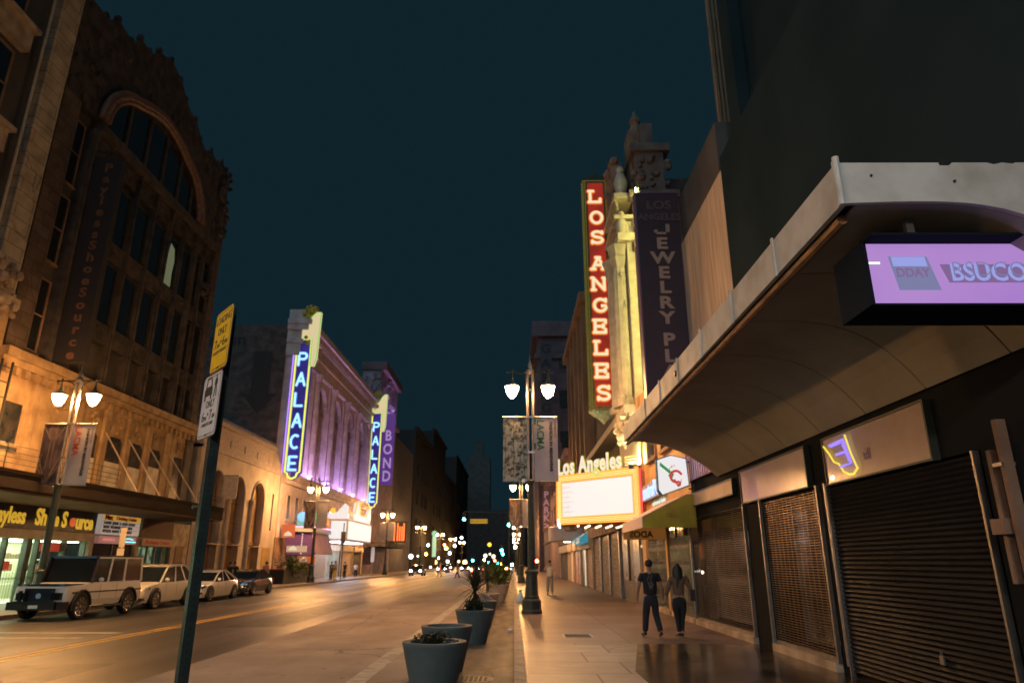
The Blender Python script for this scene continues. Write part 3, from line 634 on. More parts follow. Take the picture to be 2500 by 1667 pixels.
# accordion gates
def accordion(label, y0, y1, m_='alu', n=26):
    t = thing('accordion_gate', label, 'security gate', (XR, (y0+y1)/2, 0)); m = MB()
    for i in range(n + 1):
        y = y0 + (y1 - y0) * i / n; m.tube([(XR - .02, y, .16), (XR - .02, y, 2.5)], .011, 5)
    part('uprights', m, m_, t, world=True); m = MB()
    for i in range(n):
        ya = y0 + (y1-y0)*i/n; yb = y0 + (y1-y0)*(i+1)/n
        for z in (.3, .9, 1.5, 2.1):
            m.bar((XR - .036, ya, z), (XR - .036, yb, z + .28), .008, .01); m.bar((XR - .048, ya, z + .28), (XR - .048, yb, z), .008, .01)
    part('lattice_links', m, m_, t, world=True)
    part('shop_glass', MB().box(XR + .25, XR + .27, y0, y1, .15, 2.95), 'glass', t, world=True)
accordion('pale accordion gate behind the walking couple, under the yellow awning', 21.8, 24.6)
accordion('second accordion gate left of the couple, beyond the first', 24.9, 29.2)
t = thing('window_display', 'dim shop display with small red lit signs behind the accordion gate', 'shop display', (XR + .9, 22.5, 0))
part('counter', MB().box(XR + .7, XR + 1.1, 20.4, 24.2, 0, 1.0).box(XR + .7, XR + .75, 20.4, 24.2, 1.8, 2.5), 'brown', t, world=True)
each('red_sign', [(XR + .64, XR + .66, y, y + .22, z, z + .24) for y, z in ((20.9, 2.0), (22.1, 2.03), (23.4, 1.95), (21.4, 2.2))], emit('red_sign_glow', (1, .10, .04), 3.0), t)
each('pale_bulb', [MB().ball((XR + .6, y, z), .05, 8, 6) for y, z in ((24.0, 1.75), (20.7, 1.15), (23.0, 1.4))], emit('pale_bulb_glow', (1, .85, .6), 5), t)
# downspout and conduit at far right
t = thing('downspout', 'battered brownish drainpipe with a box joint on the dark wall at far right', 'drainpipe', (XR - .1, 7.5, 0))
part('pipe', MB().box(XR - .16, XR - .05, 7.36, 7.43, .02, 3.2).box(XR - .13, XR - .05, 7.60, 7.66, 1.5, 2.9), 'brown', t, world=True)
part('joint_box', MB().box(XR - .20, XR - .04, 7.5, 7.72, 2.0, 2.16), 'brown', t, world=True)
part('bracket', MB().box(XR - .18, XR - .03, 7.37, 7.52, 2.7, 2.74).box(XR - .18, XR - .03, 7.37, 7.52, .9, .94), 'alu', t, world=True)

# ---- the big canopy
can = mat('weathered_white_canopy_metal', (0.58, 0.58, 0.56), 0.65, col2=(0.36, 0.34, 0.30), scale=2.2, bump=0.12, ramp=(.42, .78), detail=12)
sof = mat('grey_brown_soffit_paint', (0.36, 0.345, 0.295), 0.85, col2=(0.28, 0.265, 0.22), scale=.8, bump=.05)
t = thing('shop_canopy', 'large weathered white canopy with curved underside over the right sidewalk', 'canopy', (XR, 12, 3.9))
X0 = 2.97; Y0 = 5.5; Y1 = 18.4; ZT = 5.22
def soffit_z(x, y=5.5):
    u = (x - X0) / (XR - X0); return 4.80 + .03 * math.sin(u * math.pi) - .92 * u ** (4.6 - 2.3 * (y - Y0) / (Y1 - Y0))
xs = [X0 + .16 + (XR - X0 - .16) * i / 14 for i in range(15)]
fas = MB(); y = Y0
ys = [Y0]
while ys[-1] < Y1 - 1.8: ys.append(ys[-1] + 1.61)
ys[-1] = Y1
for a, b in zip(ys[:-1], ys[1:]): fas.box(X0, X0 + .05, a + .008, b - .008, 4.80, ZT)
part('front_fascia', fas, can, t, world=True)
for yy in ys[1:-1] + [Y0 + .02]:
    part('seam_strip', MB().box(X0 - .022, X0 - .001, yy - .022, yy + .022, 4.78, ZT + .03), can, t, world=True)
for yy in (Y0, Y1 - .05):
    poly = [(X0, ZT), (X0, 4.80)] + [(x, soffit_z(x, yy)) for x in xs[1:]] + [(XR + .3, 3.9), (XR + .3, ZT)]
    if yy == Y0: poly += [(4.62, ZT), (4.60, ZT - .012), (4.50, ZT), (4.42, ZT - .018), (4.36, ZT), (4.04, ZT), (4.035, ZT - .03), (3.92, ZT - .03), (3.915, ZT)]
    part('end_fascia', MB().prism(poly, 'y', yy - .002, yy + .046), can, t, world=True)
part('corner_bead', MB().tube([(X0 - .004, Y0 - .01, 4.78), (X0 - .004, Y0 - .01, ZT + .05)], .032, 8), can, t, world=True)
sm = MB()
for k in range(len(ys) - 1):
    a, b = ys[k] + .012, ys[k + 1] - .012
    if k == 0: a = Y0 + .055
    if k == len(ys) - 2: b = Y1 - .055
    for i in range(14):
        xa, xb = xs[i], xs[i+1]; za, zb, zc, zd = soffit_z(xa, a), soffit_z(xb, a), soffit_z(xb, b), soffit_z(xa, b)
        sm.add([(xa, a, za), (xb, a, zb), (xb, b, zc), (xa, b, zd), (xa, a, za + .03), (xb, a, zb + .03), (xb, b, zc + .03), (xa, b, zd + .03)],
               [(0,1,2,3), (7,6,5,4), (0,4,5,1), (2,6,7,3)] + ([(3,7,4,0)] if i == 0 else []) + ([(1,5,6,2)] if i == 13 else []))
part('soffit_panels', sm, sof, t, world=True, smooth=True)
part('gap_backing', MB().box(X0 + .06, X0 + .15, Y0 + .06, Y1 - .06, 4.87, 4.9).box(X0 + .16, XR, Y0 + .06, Y1 - .06, 4.95, 5.0), 'black', t, world=True)
part('top_deck', MB().box(X0 + .052, XR + .3, Y0 + .05, Y1 - .05, ZT - .05, ZT - .02), 'darkwall', t, world=True)
part('edge_conduit', MB().tube([(X0 + .11, Y0 + .25, 4.77), (X0 + .11, 9, 4.765), (X0 + .11, 13, 4.775), (X0 + .11, Y1 + .05, 4.765)], .05, 8), mat('tarnished_copper_pipe', (0.28, 0.17, 0.09), .5, .3, (.12, .08, .06), 3), t, world=True, smooth=True)
part('dark_stain_bolts', MB().tube([(X0 - .004, 12.1, 5.0), (X0 - .03, 12.1, 5.0)], .06, 8).tube([(X0 + 1.05, Y0 - .004, 5.02), (X0 + 1.05, Y0 - .02, 5.02)], .012, 6).tube([(X0 + .3, Y0 - .004, 5.08), (X0 + .3, Y0 - .02, 5.08)], .012, 6), 'black', t, world=True)
# hanging violet sign
t = thing('hanging_sign', 'violet lit box sign hanging under the canopy at upper right', 'sign', (4.6, 6.2, 3.98))
part('casing', MB().box(3.31, 3.34, 5.90, 6.5, 3.98, 4.63).box(3.34, 6.6, 5.925, 6.5, 4.605, 4.63).box(3.34, 6.6, 5.925, 6.5, 3.98, 4.00).box(3.34, 6.6, 6.48, 6.5, 4.0, 4.605), mat('black_blue_casing', (.012, .018, .03), .9, spec=.05), t, world=True)
part('light_face', MB().box(3.34, 6.6, 5.93, 5.96, 4.0, 4.605), emit('violet_light_face', (0.50, 0.28, 0.68), 0.86, (0.42, 0.22, 0.66), .8), t, world=True)
gh = emit('grey_blue_print', (0.22, 0.23, 0.42), 0.85); gh2 = emit('pale_blue_print', (0.30, 0.34, 0.75), 1.0); gh3 = emit('mauve_print', (0.26, 0.15, 0.34), 0.8)
m1 = MB().prism([(3.545, 4.47), (3.91, 4.47), (3.99, 4.13), (3.60, 4.13)], 'y', 5.922, 5.926); part('printed_logo_block', m1, gh, t, world=True)
m1 = MB().prism([(3.57, 4.465), (3.885, 4.465), (3.90, 4.37), (3.58, 4.37)], 'y', 5.917, 5.921); part('logo_top_band', m1, gh2, t, world=True)
part('logo_lettering', text_mb('DDAY', .12, (3.75, 5.918, 4.30), ext=.001, bold=.004, sx=.95), gh3, t, world=True)
part('printed_name_band', MB().prism([(4.02, 4.39), (6.5, 4.39), (6.5, 4.205), (4.08, 4.205)], 'y', 5.922, 5.926), gh3, t, world=True)
part('name_lettering', text_mb('BSUCOM', .24, (4.10, 5.918, 4.298), ext=.001, bold=.005, sx=.92, align='LEFT'), gh2, t, world=True)
part('ghost_lettering', text_mb('RSDCOM', .22, (4.11, 5.913, 4.33), ext=.0005, bold=-.004, sx=.98, align='LEFT'), gh, t, world=True)
part('tube_end', MB().box(3.35, 3.46, 5.922, 5.926, 4.395, 4.415), emit('tube_glow', (.8, .95, .75), 1.5), t, world=True)
part('visor', MB().box(3.31, 6.6, 5.74, 5.924, 4.606, 4.63), bpy.data.materials['black_blue_casing'], t, world=True)  # added flange, keeps the sign's light off the soffit
each('hanger_rod', [(3.70, 3.77, 5.80, 5.86, 4.64, 4.86), (4.9, 4.97, 5.80, 5.86, 4.64, 4.86)], 'alu', t)

# ---- wall sign boxes above the shutters
acr = mat('glossy_tan_acrylic', (0.56, 0.42, 0.32), 0.16, col2=(0.50, 0.37, 0.28), scale=2.5, spec=.6, coat=.3)
def signbox(label, y0, y1, z0, z1, x=XR - .05, m_=acr):
    t = thing('blank_sign_box', label, 'sign', (XR, (y0+y1)/2, z0), 0, 'blank sign boxes over the shuttered shops')
    part('frame', MB().box(x - .02, XR + .04, y0, y0 + .035, z0, z1).box(x - .02, XR + .04, y1 - .035, y1, z0, z1).box(x - .02, XR + .04, y0 + .035, y1 - .035, z1 - .03, z1).box(x - .02, XR + .04, y0 + .035, y1 - .035, z0, z0 + .03), 'metal_dark', t, world=True)
    part('panel', MB().box(x, x + .02, y0 + .035, y1 - .035, z0 + .03, z1 - .03), m_, t, world=True)
    return t
sb = signbox('blank glossy tan sign box with the reflected neon shield, nearest over the shutters', 8.75, 11.85, 2.95, 3.75)
signbox('blank glossy tan sign box over the darker roll grille, middle of three', 12.6, 16.4, 3.0, 3.76)
signbox('plain cream sign box beside the yellow awning', 17.0, 21.2, 3.28, 3.68, m_=mat('cream_sign_face', (.62, .48, .36), .5, col2=(.5, .36, .26), scale=1.2))
t = thing('neon_reflection', 'reflection of a yellow neon shield and violet letter E, modelled as tubes on the tan sign box', 'neon sign', (XR - .2, 11.3, 2.95))  # glowing tubes stand in for a neon reflection in the glossy panel
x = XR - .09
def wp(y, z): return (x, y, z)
part('shield_reflection', MB().tube([wp(11.72, 3.60), wp(11.55, 3.45), wp(11.42, 3.30), wp(11.25, 3.24), wp(11.12, 3.10), wp(10.95, 3.04), wp(10.80, 3.03), wp(10.66, 3.10), wp(10.72, 3.2), wp(10.80, 3.35), wp(10.92, 3.66)], .016, 7), emit('yellow_neon_reflection', (.9, .72, .08), 1.1), t, world=True, smooth=True)
part('neon_letter', MB().tube([wp(11.5, 3.58), wp(11.0, 3.60), wp(10.84, 3.20), wp(11.2, 3.19)], .022, 7).tube([wp(11.3, 3.40), wp(10.94, 3.40)], .022, 7).tube([wp(11.46, 3.55), wp(11.06, 3.56), wp(10.90, 3.24)], .012, 6), emit('violet_neon_reflection', (.36, .24, .95), 1.1), t, world=True, smooth=True)  # reflected letter, built as emissive tubes
part('amber_lamp_reflection', MB().ball((x + .03, 11.62, 3.06), .05, 10, 7, (.4, 1.5, .7)), emit('amber_reflection_glow', (1, .6, .3), 5), t, world=True)  # reflected street lamp, drawn as a glowing blob
part('faded_print', MB().box(XR - .062, XR - .053, 10.28, 10.48, 3.2, 3.36), mat('violet_print', (.14, .07, .22), .5, col2=(.4, .28, .3), scale=14, ramp=(.45, .55)), t, world=True)

# ---- tan wall building
t = thing('tan_building', 'plain tan stucco wall lit from the street, above the canopy end', 'building', (XR, 18, 4))
part('wall', MB().box(XR, XR + 8, 15.62, 21.2, 5.56, 11.45), 'tan', t, world=True)
part('corrugated_band', (lambda m: [m.box(XR - .06 + (.03 if i % 2 else 0), XR + .02, 17.2 + i*.12, 17.32 + i*.12, 4.05, 5.5) for i in range(36)] and m)(MB()), mat('purple_reflection_metal', (.40, .24, .42), .3, .5, (.5, .3, .25), 1.5), t, world=True)  # reflected purple is mixed into the metal's colour
part('violet_strip_light', MB().tube([(XR - .25, 17.6, 5.5), (XR - .25, 21.3, 5.5)], .03, 6), emit('violet_strip', (.5, .25, 1.0), 22), t, world=True)
t = thing('background_tower', 'tall tower behind the tan wall with a pale ribbed corner pier', 'tower', (12, 26, 0))
part('wall', MB().prism([(8.999, 22.3), (28, 22.3), (28, 44), (16.6, 44)], 'z', 0, 70), 'matte', t, world=True)
m1 = MB()
for i in range(8): m1.box(7.82 + i*.15, 7.82 + i*.15 + .10, 22.1, 22.3, 10, 70)
m1.prism([(7.80, 22.3), (8.998, 22.3), (8.998, 23.9), (8.4, 23.9)], 'z', 10, 70)
part('ribbed_pier', m1, mat('warm_ribbed_terracotta', (.34, .24, .15), .8, col2=(.26, .18, .12), scale=1, bump=.2), t, world=True)
part('dark_parapet', MB().box(XR + .1, 7.6, 16, 21.2, 11.46, 13.2), 'darkwall', t, world=True)

# ---- jewelry blade sign
t = thing('blade_sign', 'dark unlit blade sign reading JEWELRY PLA, beside the tan wall', 'blade sign', (4.75, 20.15, 6.2))
part('panel', MB().box(4.02, 5.42, 20, 20.3, 6.2, 13.3), mat('maroon_black_panel', (.045, .018, .028), .45, col2=(.03, .015, .025), scale=1), t, world=True)
part('edge_trim', MB().box(3.98, 4.02, 19.98, 20.32, 6.2, 13.3).box(3.98, 5.42, 19.98, 20.32, 13.302, 13.34), mat('violet_trim', (.14, .08, .16), .4), t, world=True)
jl = mat('unlit_tan_letters', (.36, .23, .17), .5); jd = mat('faded_dark_letters', (.10, .06, .055), .6)
part('lettering', text_mb('LOS', .42, (4.75, 19.985, 12.85), ext=.01, bold=.01, sx=1.1), jd, t, world=True)
part('lettering', text_mb('ANGELES', .34, (4.75, 19.985, 12.42), ext=.01, bold=.008, sx=1.0), jd, t, world=True)
part('lettering', MB().box(4.93, 5.05, 19.97, 19.995, on_ray(1600, 561, 20).z - .10, on_ray(1600, 561, 20).z + .18).box(4.62, 4.929, 19.97, 19.995, on_ray(1600, 561, 20).z - .18, on_ray(1600, 561, 20).z - .101).box(4.55, 4.66, 19.97, 19.994, on_ray(1600, 561, 20).z - .12, on_ray(1600, 561, 20).z - .02), jl, t, world=True)
for ch, v in (('E', 595), ('W', 630), ('E', 666), ('L', 702), ('R', 739), ('Y', 776), ('P', 829), ('L', 869), ('A', 907), ('Z', 945)):
    z = on_ray(1600, v, 20).z
    part('lettering', text_mb(ch, .55, (4.77, 19.985, z - .02), ext=.012, bold=.02, sx=1.3), jl, t, world=True)

# ---- orange lit phone shop wall + signs
t = thing('phone_shop_building', 'narrow building washed orange by the theatre marquee neon', 'building', (XR, 25, 0))
ow = mat('ochre_render', (.55, .34, .16), .7, col2=(.42, .25, .12), scale=1.2, bump=.2)
part('wall', MB().box(XR, XR + 8, 21.22, 29.3, 2.97, 8.5), ow, t, world=True)
part('pilaster', MB().box(XR - .12, XR - .001, 28.6, 29.28, 0, 8.5).box(XR - .12, XR - .001, 24.62, 24.88, 0, 2.96), ow, t, world=True)
window_set(t, 'R', XR - .001, (24.0, 26.6), (5.5,), 1.6, 1.5, 'brown', 'glass_far', mull=False)
t = thing('shop_sign', 'blue and white lit shop name sign above the yellow awning', 'sign', (XR, 26.3, 4.1))
m1 = MB().box(XR - .16, XR - .002, 24.5, 28.6, 4.02, 4.62); part('sign_backing', m1, mat('grey_sign_back', (.3, .3, .34), .5), t, world=True)
part('name_lettering', text_mb('metroPCS', .80, (XR - .18, 26.45, 4.33), (0, -1, 0), (0, 0, 1), .02, bold=.018, sx=1.05), emit('blue_white_letters', (.42, .60, 1.0), 1.3), t, world=True)
part('tagline_lettering', text_mb('authorized dealer', .26, (XR - .1, 25.6, 3.82), (0, -1, 0), (0, 0, 1), .01, sx=1.3), emit('pale_green_letters', (.75, .95, .8), .8), t, world=True)
# lit projecting box sign
t = thing('projecting_sign', 'white lit six-sided sign with a green and red emblem above the awning', 'sign', (4.85, 20.95, 3.65))
hexp = [(4.36, 3.78), (4.36, 4.66), (4.78, 4.80), (5.22, 4.70), (5.26, 3.92), (4.46, 3.64)]
part('casing', MB().prism([(x - .0 + (.03 if x > 4.8 else -.03), z + (.03 if z > 4.2 else -.03)) for x, z in hexp], 'y', 20.93, 21.15), mat('teal_casing', (.01, .12, .13), .4), t, world=True)
part('light_face', MB().prism(hexp, 'y', 20.90, 20.928), emit('white_light_face', (1, .97, .95), .82), t, world=True)
gr = emit('green_print', (.02, .35, .08), .7); rd = emit('red_print', (.65, .06, .05), .8)
part('green_bar', MB().prism([(4.44, 4.60), (4.84, 4.25), (4.76, 4.08), (4.66, 4.20), (4.70, 4.26), (4.42, 4.50)], 'y', 20.893, 20.898), gr, t, world=True)
m1 = MB(); rr = random.Random(5)
ring = [(4.90 + .17*math.cos(R(a)), 4.17 + .17*math.sin(R(a))) for a in range(30, 300, 20)]
for i, p in enumerate(ring): m1.prism([(p[0] + .045*math.cos(k*1.05 + i), p[1] + .045*math.sin(k*1.05 + i)) for k in range(6)], 'y', 20.893 - i*.0002, 20.898 - i*.0002)
m1.prism([(4.80, 4.08), (4.93, 3.86), (5.02, 3.90), (5.06, 4.12), (4.99, 3.98), (4.93, 3.95), (4.86, 4.10)], 'y', 20.887, 20.889)
for i in range(6):
    a = rr.uniform(.2, 2.6); m1.prism([(4.9 + .24*math.cos(a + d), 4.2 + .24*math.sin(a + d)*1.1 + e) for d, e in ((0, 0), (.12, .02), (.06, .09))], 'y', 20.884 - i*.0003, 20.885 - i*.0003)
part('red_emblem', m1, rd, t, world=True)
part('wall_bracket', MB().box(5.28, XR, 21.0, 21.06, 3.8, 3.84).box(5.28, XR, 21.0, 21.06, 4.6, 4.64), 'metal_dark', t, world=True)
# yellow awning
t = thing('shop_awning', 'olive yellow awning end panel facing the viewer with pale front valance', 'awning', (XR, 22.7, 2.7))
ya, yb = 20.85, 24.7
part('end_panel', MB().prism([(3.80, 2.68), (3.80, 2.98), (5.15, 3.63), (XR, 3.63), (XR, 2.68)], 'y', ya, ya + .02), mat('olive_yellow_canvas', (.50, .42, .03), .8, col2=(.40, .33, .03), scale=3), t, world=True)
part('top_canvas', MB().prism([(3.80, 2.98), (3.80, 3.0), (5.15, 3.65), (XR, 3.65), (XR, 3.63), (5.15, 3.63)], 'y', ya + .021, yb), mat('pale_canvas', (.62, .48, .46), .8, col2=(.5, .4, .42), scale=1.5), t, world=True)
part('valance', MB().box(3.78, 3.798, ya, yb, 2.68, 2.99), mat('pink_grey_valance', (.62, .50, .50), .8), t, world=True)
part('far_end_panel', MB().prism([(3.80, 2.45), (3.80, 2.97), (5.15, 3.62), (XR, 3.62), (XR, 2.45)], 'y', yb - .02, yb), emit('backlit_orange_canvas', (.40, .15, .03), .35), t, world=True)
part('mirrored_lettering', text_mb('ADOS', .30, (4.42, yb - .03, 2.62), (-1, 0, 0), (0, 0, 1), .002, bold=.01).xf(Matrix.Identity(4)), blackt, t, world=True)
part('faded_lettering', text_mb('DELI', .16, (4.66, ya - .006, 3.02), ext=.002, bold=.003), mat('faded_olive_ink', (.26, .21, .03), .8), t, world=True)

# ---- Los Angeles theatre
t = thing('theatre_building', 'ornate theatre facade with fluted columns lit yellow green beside its blade sign', 'theatre', (XR, 33, 0))
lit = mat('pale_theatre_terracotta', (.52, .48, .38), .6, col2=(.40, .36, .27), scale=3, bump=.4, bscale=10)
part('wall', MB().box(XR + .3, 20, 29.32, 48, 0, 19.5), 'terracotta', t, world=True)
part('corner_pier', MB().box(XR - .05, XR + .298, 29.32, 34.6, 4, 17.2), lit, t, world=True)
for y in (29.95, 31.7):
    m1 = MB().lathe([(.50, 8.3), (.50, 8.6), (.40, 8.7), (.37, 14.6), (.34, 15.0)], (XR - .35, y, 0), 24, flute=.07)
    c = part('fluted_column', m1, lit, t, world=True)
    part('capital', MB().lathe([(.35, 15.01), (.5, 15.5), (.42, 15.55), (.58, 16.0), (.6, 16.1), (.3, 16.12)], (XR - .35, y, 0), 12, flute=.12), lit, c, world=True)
orn = MB(); rr = random.Random(11)
def ornament(m, fx, ys, zs, n, r, out):
    for i in range(n):
        y = rr.uniform(*ys); z = rr.uniform(*zs); q = rr.uniform(r*.5, r)
        m.ball((fx - rr.uniform(0, out), y, z), q, 6, 4, (rr.uniform(.6, 1.2), rr.uniform(.6, 1.3), rr.uniform(.6, 1.6)))
ornament(orn, XR - .1, (29.4, 34.6), (16.2, 18.4), 60, .2, .35); ornament(orn, XR - .2, (29.5, 33), (12.6, 14.8), 22, .16, .2); ornament(orn, XR - .3, (29.3, 31), (6.6, 9.0), 60, .22, .45)
part('carved_ornament', orn, lit, t, world=True, smooth=True)
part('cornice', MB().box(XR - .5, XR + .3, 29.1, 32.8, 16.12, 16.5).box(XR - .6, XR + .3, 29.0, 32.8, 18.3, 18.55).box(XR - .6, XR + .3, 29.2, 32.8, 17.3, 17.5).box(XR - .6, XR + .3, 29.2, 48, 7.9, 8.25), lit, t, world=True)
# crown: curved broken pediment with scrolls
cr = MB(); pts = []
for i in range(13):
    a = R(180 - 15 * i); pts.append((XR - .2, 31.4 + 1.5 * math.cos(a) * .9, 19.2 + 2.3 * math.sin(a)))
cr.tube(pts, [.34 - .012*i for i in range(13)], 8); ornament(cr, XR - .1, (30.0, 33.0), (18.7, 21.9), 42, .26, .3); cr.box(XR - .3, XR + .2, 30.6, 32.2, 18.56, 21.0)
cr.box(XR + .4, XR + 1.0, 29.8, 31.0, 19.5, 22.6).lathe([(.5, 22.6), (.2, 23.3), (.3, 23.5), (.02, 24.2)], (XR + .9, 30.4, 0), 8)
part('crown_pediment', cr, 'brown', t, world=True, smooth=True)
st = MB(); st.lathe([(.3, 18.56), (.25, 18.9), (.36, 19.4), (.2, 19.9), (.12, 20.0)], (XR - .15, 29.6, 0), 10); st.ball((XR - .15, 29.6, 20.15), .2, 8, 6)
st.lathe([(.22, 16.5), (.3, 17.0), (.15, 17.4)], (XR - .25, 29.4, 0), 10); st.ball((XR - .25, 29.4, 17.6), .17, 8, 6)
part('statue', st, lit, t, world=True, smooth=True)
tw = MB().box(XR + .35, 7.6, 29.0, 29.31, 4, 18.2).box(XR + .1, 7.9, 28.75, 29.31, 18.2, 18.6).box(XR + .5, 7.3, 29.0, 32, 18.6, 20.8).box(XR + .3, 7.6, 28.8, 32.2, 20.8, 21.2).box(XR + .9, 6.9, 29.2, 31.5, 21.2, 22.6).box(XR + .2, 7.8, 28.8, 29.31, 15.6, 16.0)
ornament(tw, 7.2, (28.8, 29.0), (16.2, 18.0), 1, .2, .3)
for i in range(26): tw.ball((rr.uniform(5.7, 7.6), 28.95, rr.choice((rr.uniform(16.1, 18.1), rr.uniform(18.8, 20.6)))), rr.uniform(.1, .24), 6, 4)
part('side_tower', tw, mat('dim_brown_terracotta', (.20, .15, .13), .8, col2=(.12, .09, .08), scale=1.5, bump=.6, bscale=6), t, world=True)
for fx, fy, fz, fm in ((5.0, 28.7, 5.6, emit('yellow_flood_lens', (1.0, .90, .45), 1300)),):
    part('floodlight_housing', MB().box(fx - .22, fx + .22, fy - .1, fy + .1, fz - .2, fz), 'metal_dark', t, world=True)
    part('floodlight_lens', MB().box(fx - .18, fx + .18, fy - .07, fy + .09, fz + .001, fz + .012), fm, t, world=True)
part('added_led_strip', MB().tube([(5.72, 28.3, 8.8), (5.72, 28.3, 18.4)], .035, 6), emit('added_yellow_glow', (1.0, .84, .22), 55), t, world=True)  # added strip, unseen behind the jewelry sign, brightens the columns
part('added_strip_shield', MB().box(5.80, 5.84, 28.0, 28.99, 8.7, 18.5), 'metal_dark', t, world=True)  # added screen, keeps the strip's light off the side tower
# blade sign LOS ANGELES
t = thing('blade_sign', 'tall red neon blade sign reading LOS ANGELES with olive frame', 'blade sign', (4.42, 33, 8.6), 0)
xa, xb = 3.75, 5.12; z0, z1 = 8.9, 21.5; yf = 32.9
fr = MB().box(xa, xb, yf + .02, yf + .5, z0 - .1, z1 + .1)
part('frame', fr, mat('olive_green_frame', (.10, .11, .03), .5, col2=(.05, .06, .02), scale=8, bump=.4), t, world=True)
m1 = MB()
for x in (xa + .03, xa + .13, xb - .03, xb - .13):
    m1.tube([(x, yf + .01, z0 - .08), (x, yf + .01, z1 + .08)], .022, 5)
for z in (z0 - .06, z1 + .06): m1.tube([(xa, yf + .01, z), (xb, yf + .01, z)], .022, 5)
part('frame_moulding', m1, emit('gold_edge', (.4, .33, .05), .3), t, world=True)
m1 = MB()
z = z0
while z < z1:
    for x in (xa - .03, xb + .03): m1.ball((x, yf + .1, z), .045, 6, 4)
    z += .16
part('edge_bulbs', m1, emit('olive_bulbs', (.5, .45, .06), .3), t, world=True)
part('red_panel', MB().box(xa + .26, xb - .26, yf - .02, yf + .018, z0 + .1, z1 - .1), emit('red_neon_panel', (.42, .025, .010), .8, (.22, .014, .010), .9, ramp=(.35, .7)), t, world=True)
letm = emit('warm_white_letters', (1, .80, .52), .95); halo = emit('orange_letter_glow', (1, .42, .04), .75)
for ch, v in zip('LOSANGELES', (484, 535, 583, 646, 696, 748, 799, 851, 907, 961)):
    z = on_ray(1470, v, 33).z
    a = MB(); stroke_letter(a, ch, (xa + xb)/2, z, yf - .08, .60, .66, .07, True, .5); part('neon_letter', a, letm, t, world=True, smooth=True)
    a = MB(); stroke_letter(a, ch, (xa + xb)/2, z, yf - .022, .60, .66, .15, True, .03); part('painted_letter_glow', a, bpy.data.materials.get('red_orange_letter_glow') or emit('red_orange_letter_glow', (.85, .10, .012), .8), t, world=True)  # emissive layers paint the letters' glow onto the panel
    a = MB(); stroke_letter(a, ch, (xa + xb)/2, z, yf - .035, .60, .66, .105, True, .1); part('letter_glow_rim', a, halo, t, world=True)
part('crest_ornament', MB().prism([(xa - .05, z1 + .1), (xb + .05, z1 + .1), (xb - .1, z1 + .35), (4.7, z1 + .4), (4.44, z1 + .65), (4.15, z1 + .4), (xa + .1, z1 + .35)], 'y', yf + .05, yf + .4), 'metal_dark', t, world=True)
m1 = MB().prism([(xa - .05, z0 - .12), (xb + .05, z0 - .12), (xb - .2, z0 - .4), (4.6, z0 - .55), (4.44, z0 - .75), (4.2, z0 - .5), (xa + .2, z0 - .35)], 'y', yf + .05, yf + .45)
for i in range(16): m1.ball((rr.uniform(xa, xb), yf + .03, rr.uniform(z0 - .42, z0 - .15)), rr.uniform(.05, .12), 6, 4)
part('scroll_base', m1, mat('verdigris_ornament', (.14, .22, .14), .5, col2=(.3, .36, .28), scale=5), t, world=True)
# marquee
t = thing('theatre_marquee', 'bright white angled theatre marquee framed in orange and yellow neon', 'marquee', (4, 31, 3.5))
A = Vector((1.98, 31.9, 0)); B = Vector((5.15, 28.5, 0)); D = (B - A).normalized(); NF = Vector((D.y, -D.x, 0))
if NF.y > 0: NF = -NF
Lm = (B - A).length
def slab_on(a0, a1, z0, z1, d0, d1):
    m = MB(); cs = [A + D*a0 + NF*d0, A + D*a1 + NF*d0, A + D*a1 + NF*d1, A + D*a0 + NF*d1]
    return m.add([(c.x, c.y, z0) for c in cs] + [(c.x, c.y, z1) for c in cs], [(0,3,2,1),(4,5,6,7),(0,1,5,4),(1,2,6,5),(2,3,7,6),(3,0,4,7)])
zb, zt = 3.30, 5.48
body = MB(); cs = [A, B, Vector((XR - .1, 34.5, 0)), Vector((2.3, 34.5, 0))]
body.add([(c.x, c.y, zb) for c in cs] + [(c.x, c.y, zt - .05) for c in cs], [(0,3,2,1),(4,5,6,7),(0,1,5,4),(1,2,6,5),(2,3,7,6),(3,0,4,7)])
part('body', body, mat('orange_marquee_body', (.55, .2, .06), .5), t, world=True)
wm = emit('white_marquee_panel', (1, .97, .95), .84)
part('letter_panel', slab_on(.34, Lm - .38, 3.62, 5.12, .005, .03), wm, t, world=True)
m1 = MB()
for i in range(1, 7): 
    z = 3.62 + 1.5*i/7; s = slab_on(.34, 1.0 if i % 2 else .85, z, z + .012, .031, .035); m1.add(s.v, s.f)
for i in range(1, 4): s = slab_on(.34 + i*.12, .345 + i*.12, 3.62, 5.12, .036, .038); m1.add(s.v, s.f)
part('letter_rails', m1, mat('grey_green_rail', (.45, .48, .44), .5), t, world=True)
on = emit('orange_neon', (1, .28, .03), 2.2); yn = emit('yellow_neon_tube', (1, .72, .22), 1.3); rn = emit('red_neon', (1, .05, .05), 2.0)
part('frame_panel', (lambda m: [m.add(q.v, q.f) for q in (slab_on(0, Lm, 5.14, 5.48, .005, .02), slab_on(0, Lm, 3.30, 3.60, .005, .02), slab_on(0, .32, 3.6, 5.14, .005, .02), slab_on(Lm - .36, Lm, 3.6, 5.14, .005, .02))] and m)(MB()), emit('amber_frame_panel', (.95, .50, .12), .7), t, world=True)
def rect_tube(m, e, r, off=.05):
    P = [(e, 3.3 + e), (Lm - e, 3.3 + e), (Lm - e, 5.48 - e), (e, 5.48 - e), (e, 3.3 + e)]
    m.tube([tuple(A + D*p[0] + NF*off + Vector((0, 0, p[1]))) for p in P], r, 6)
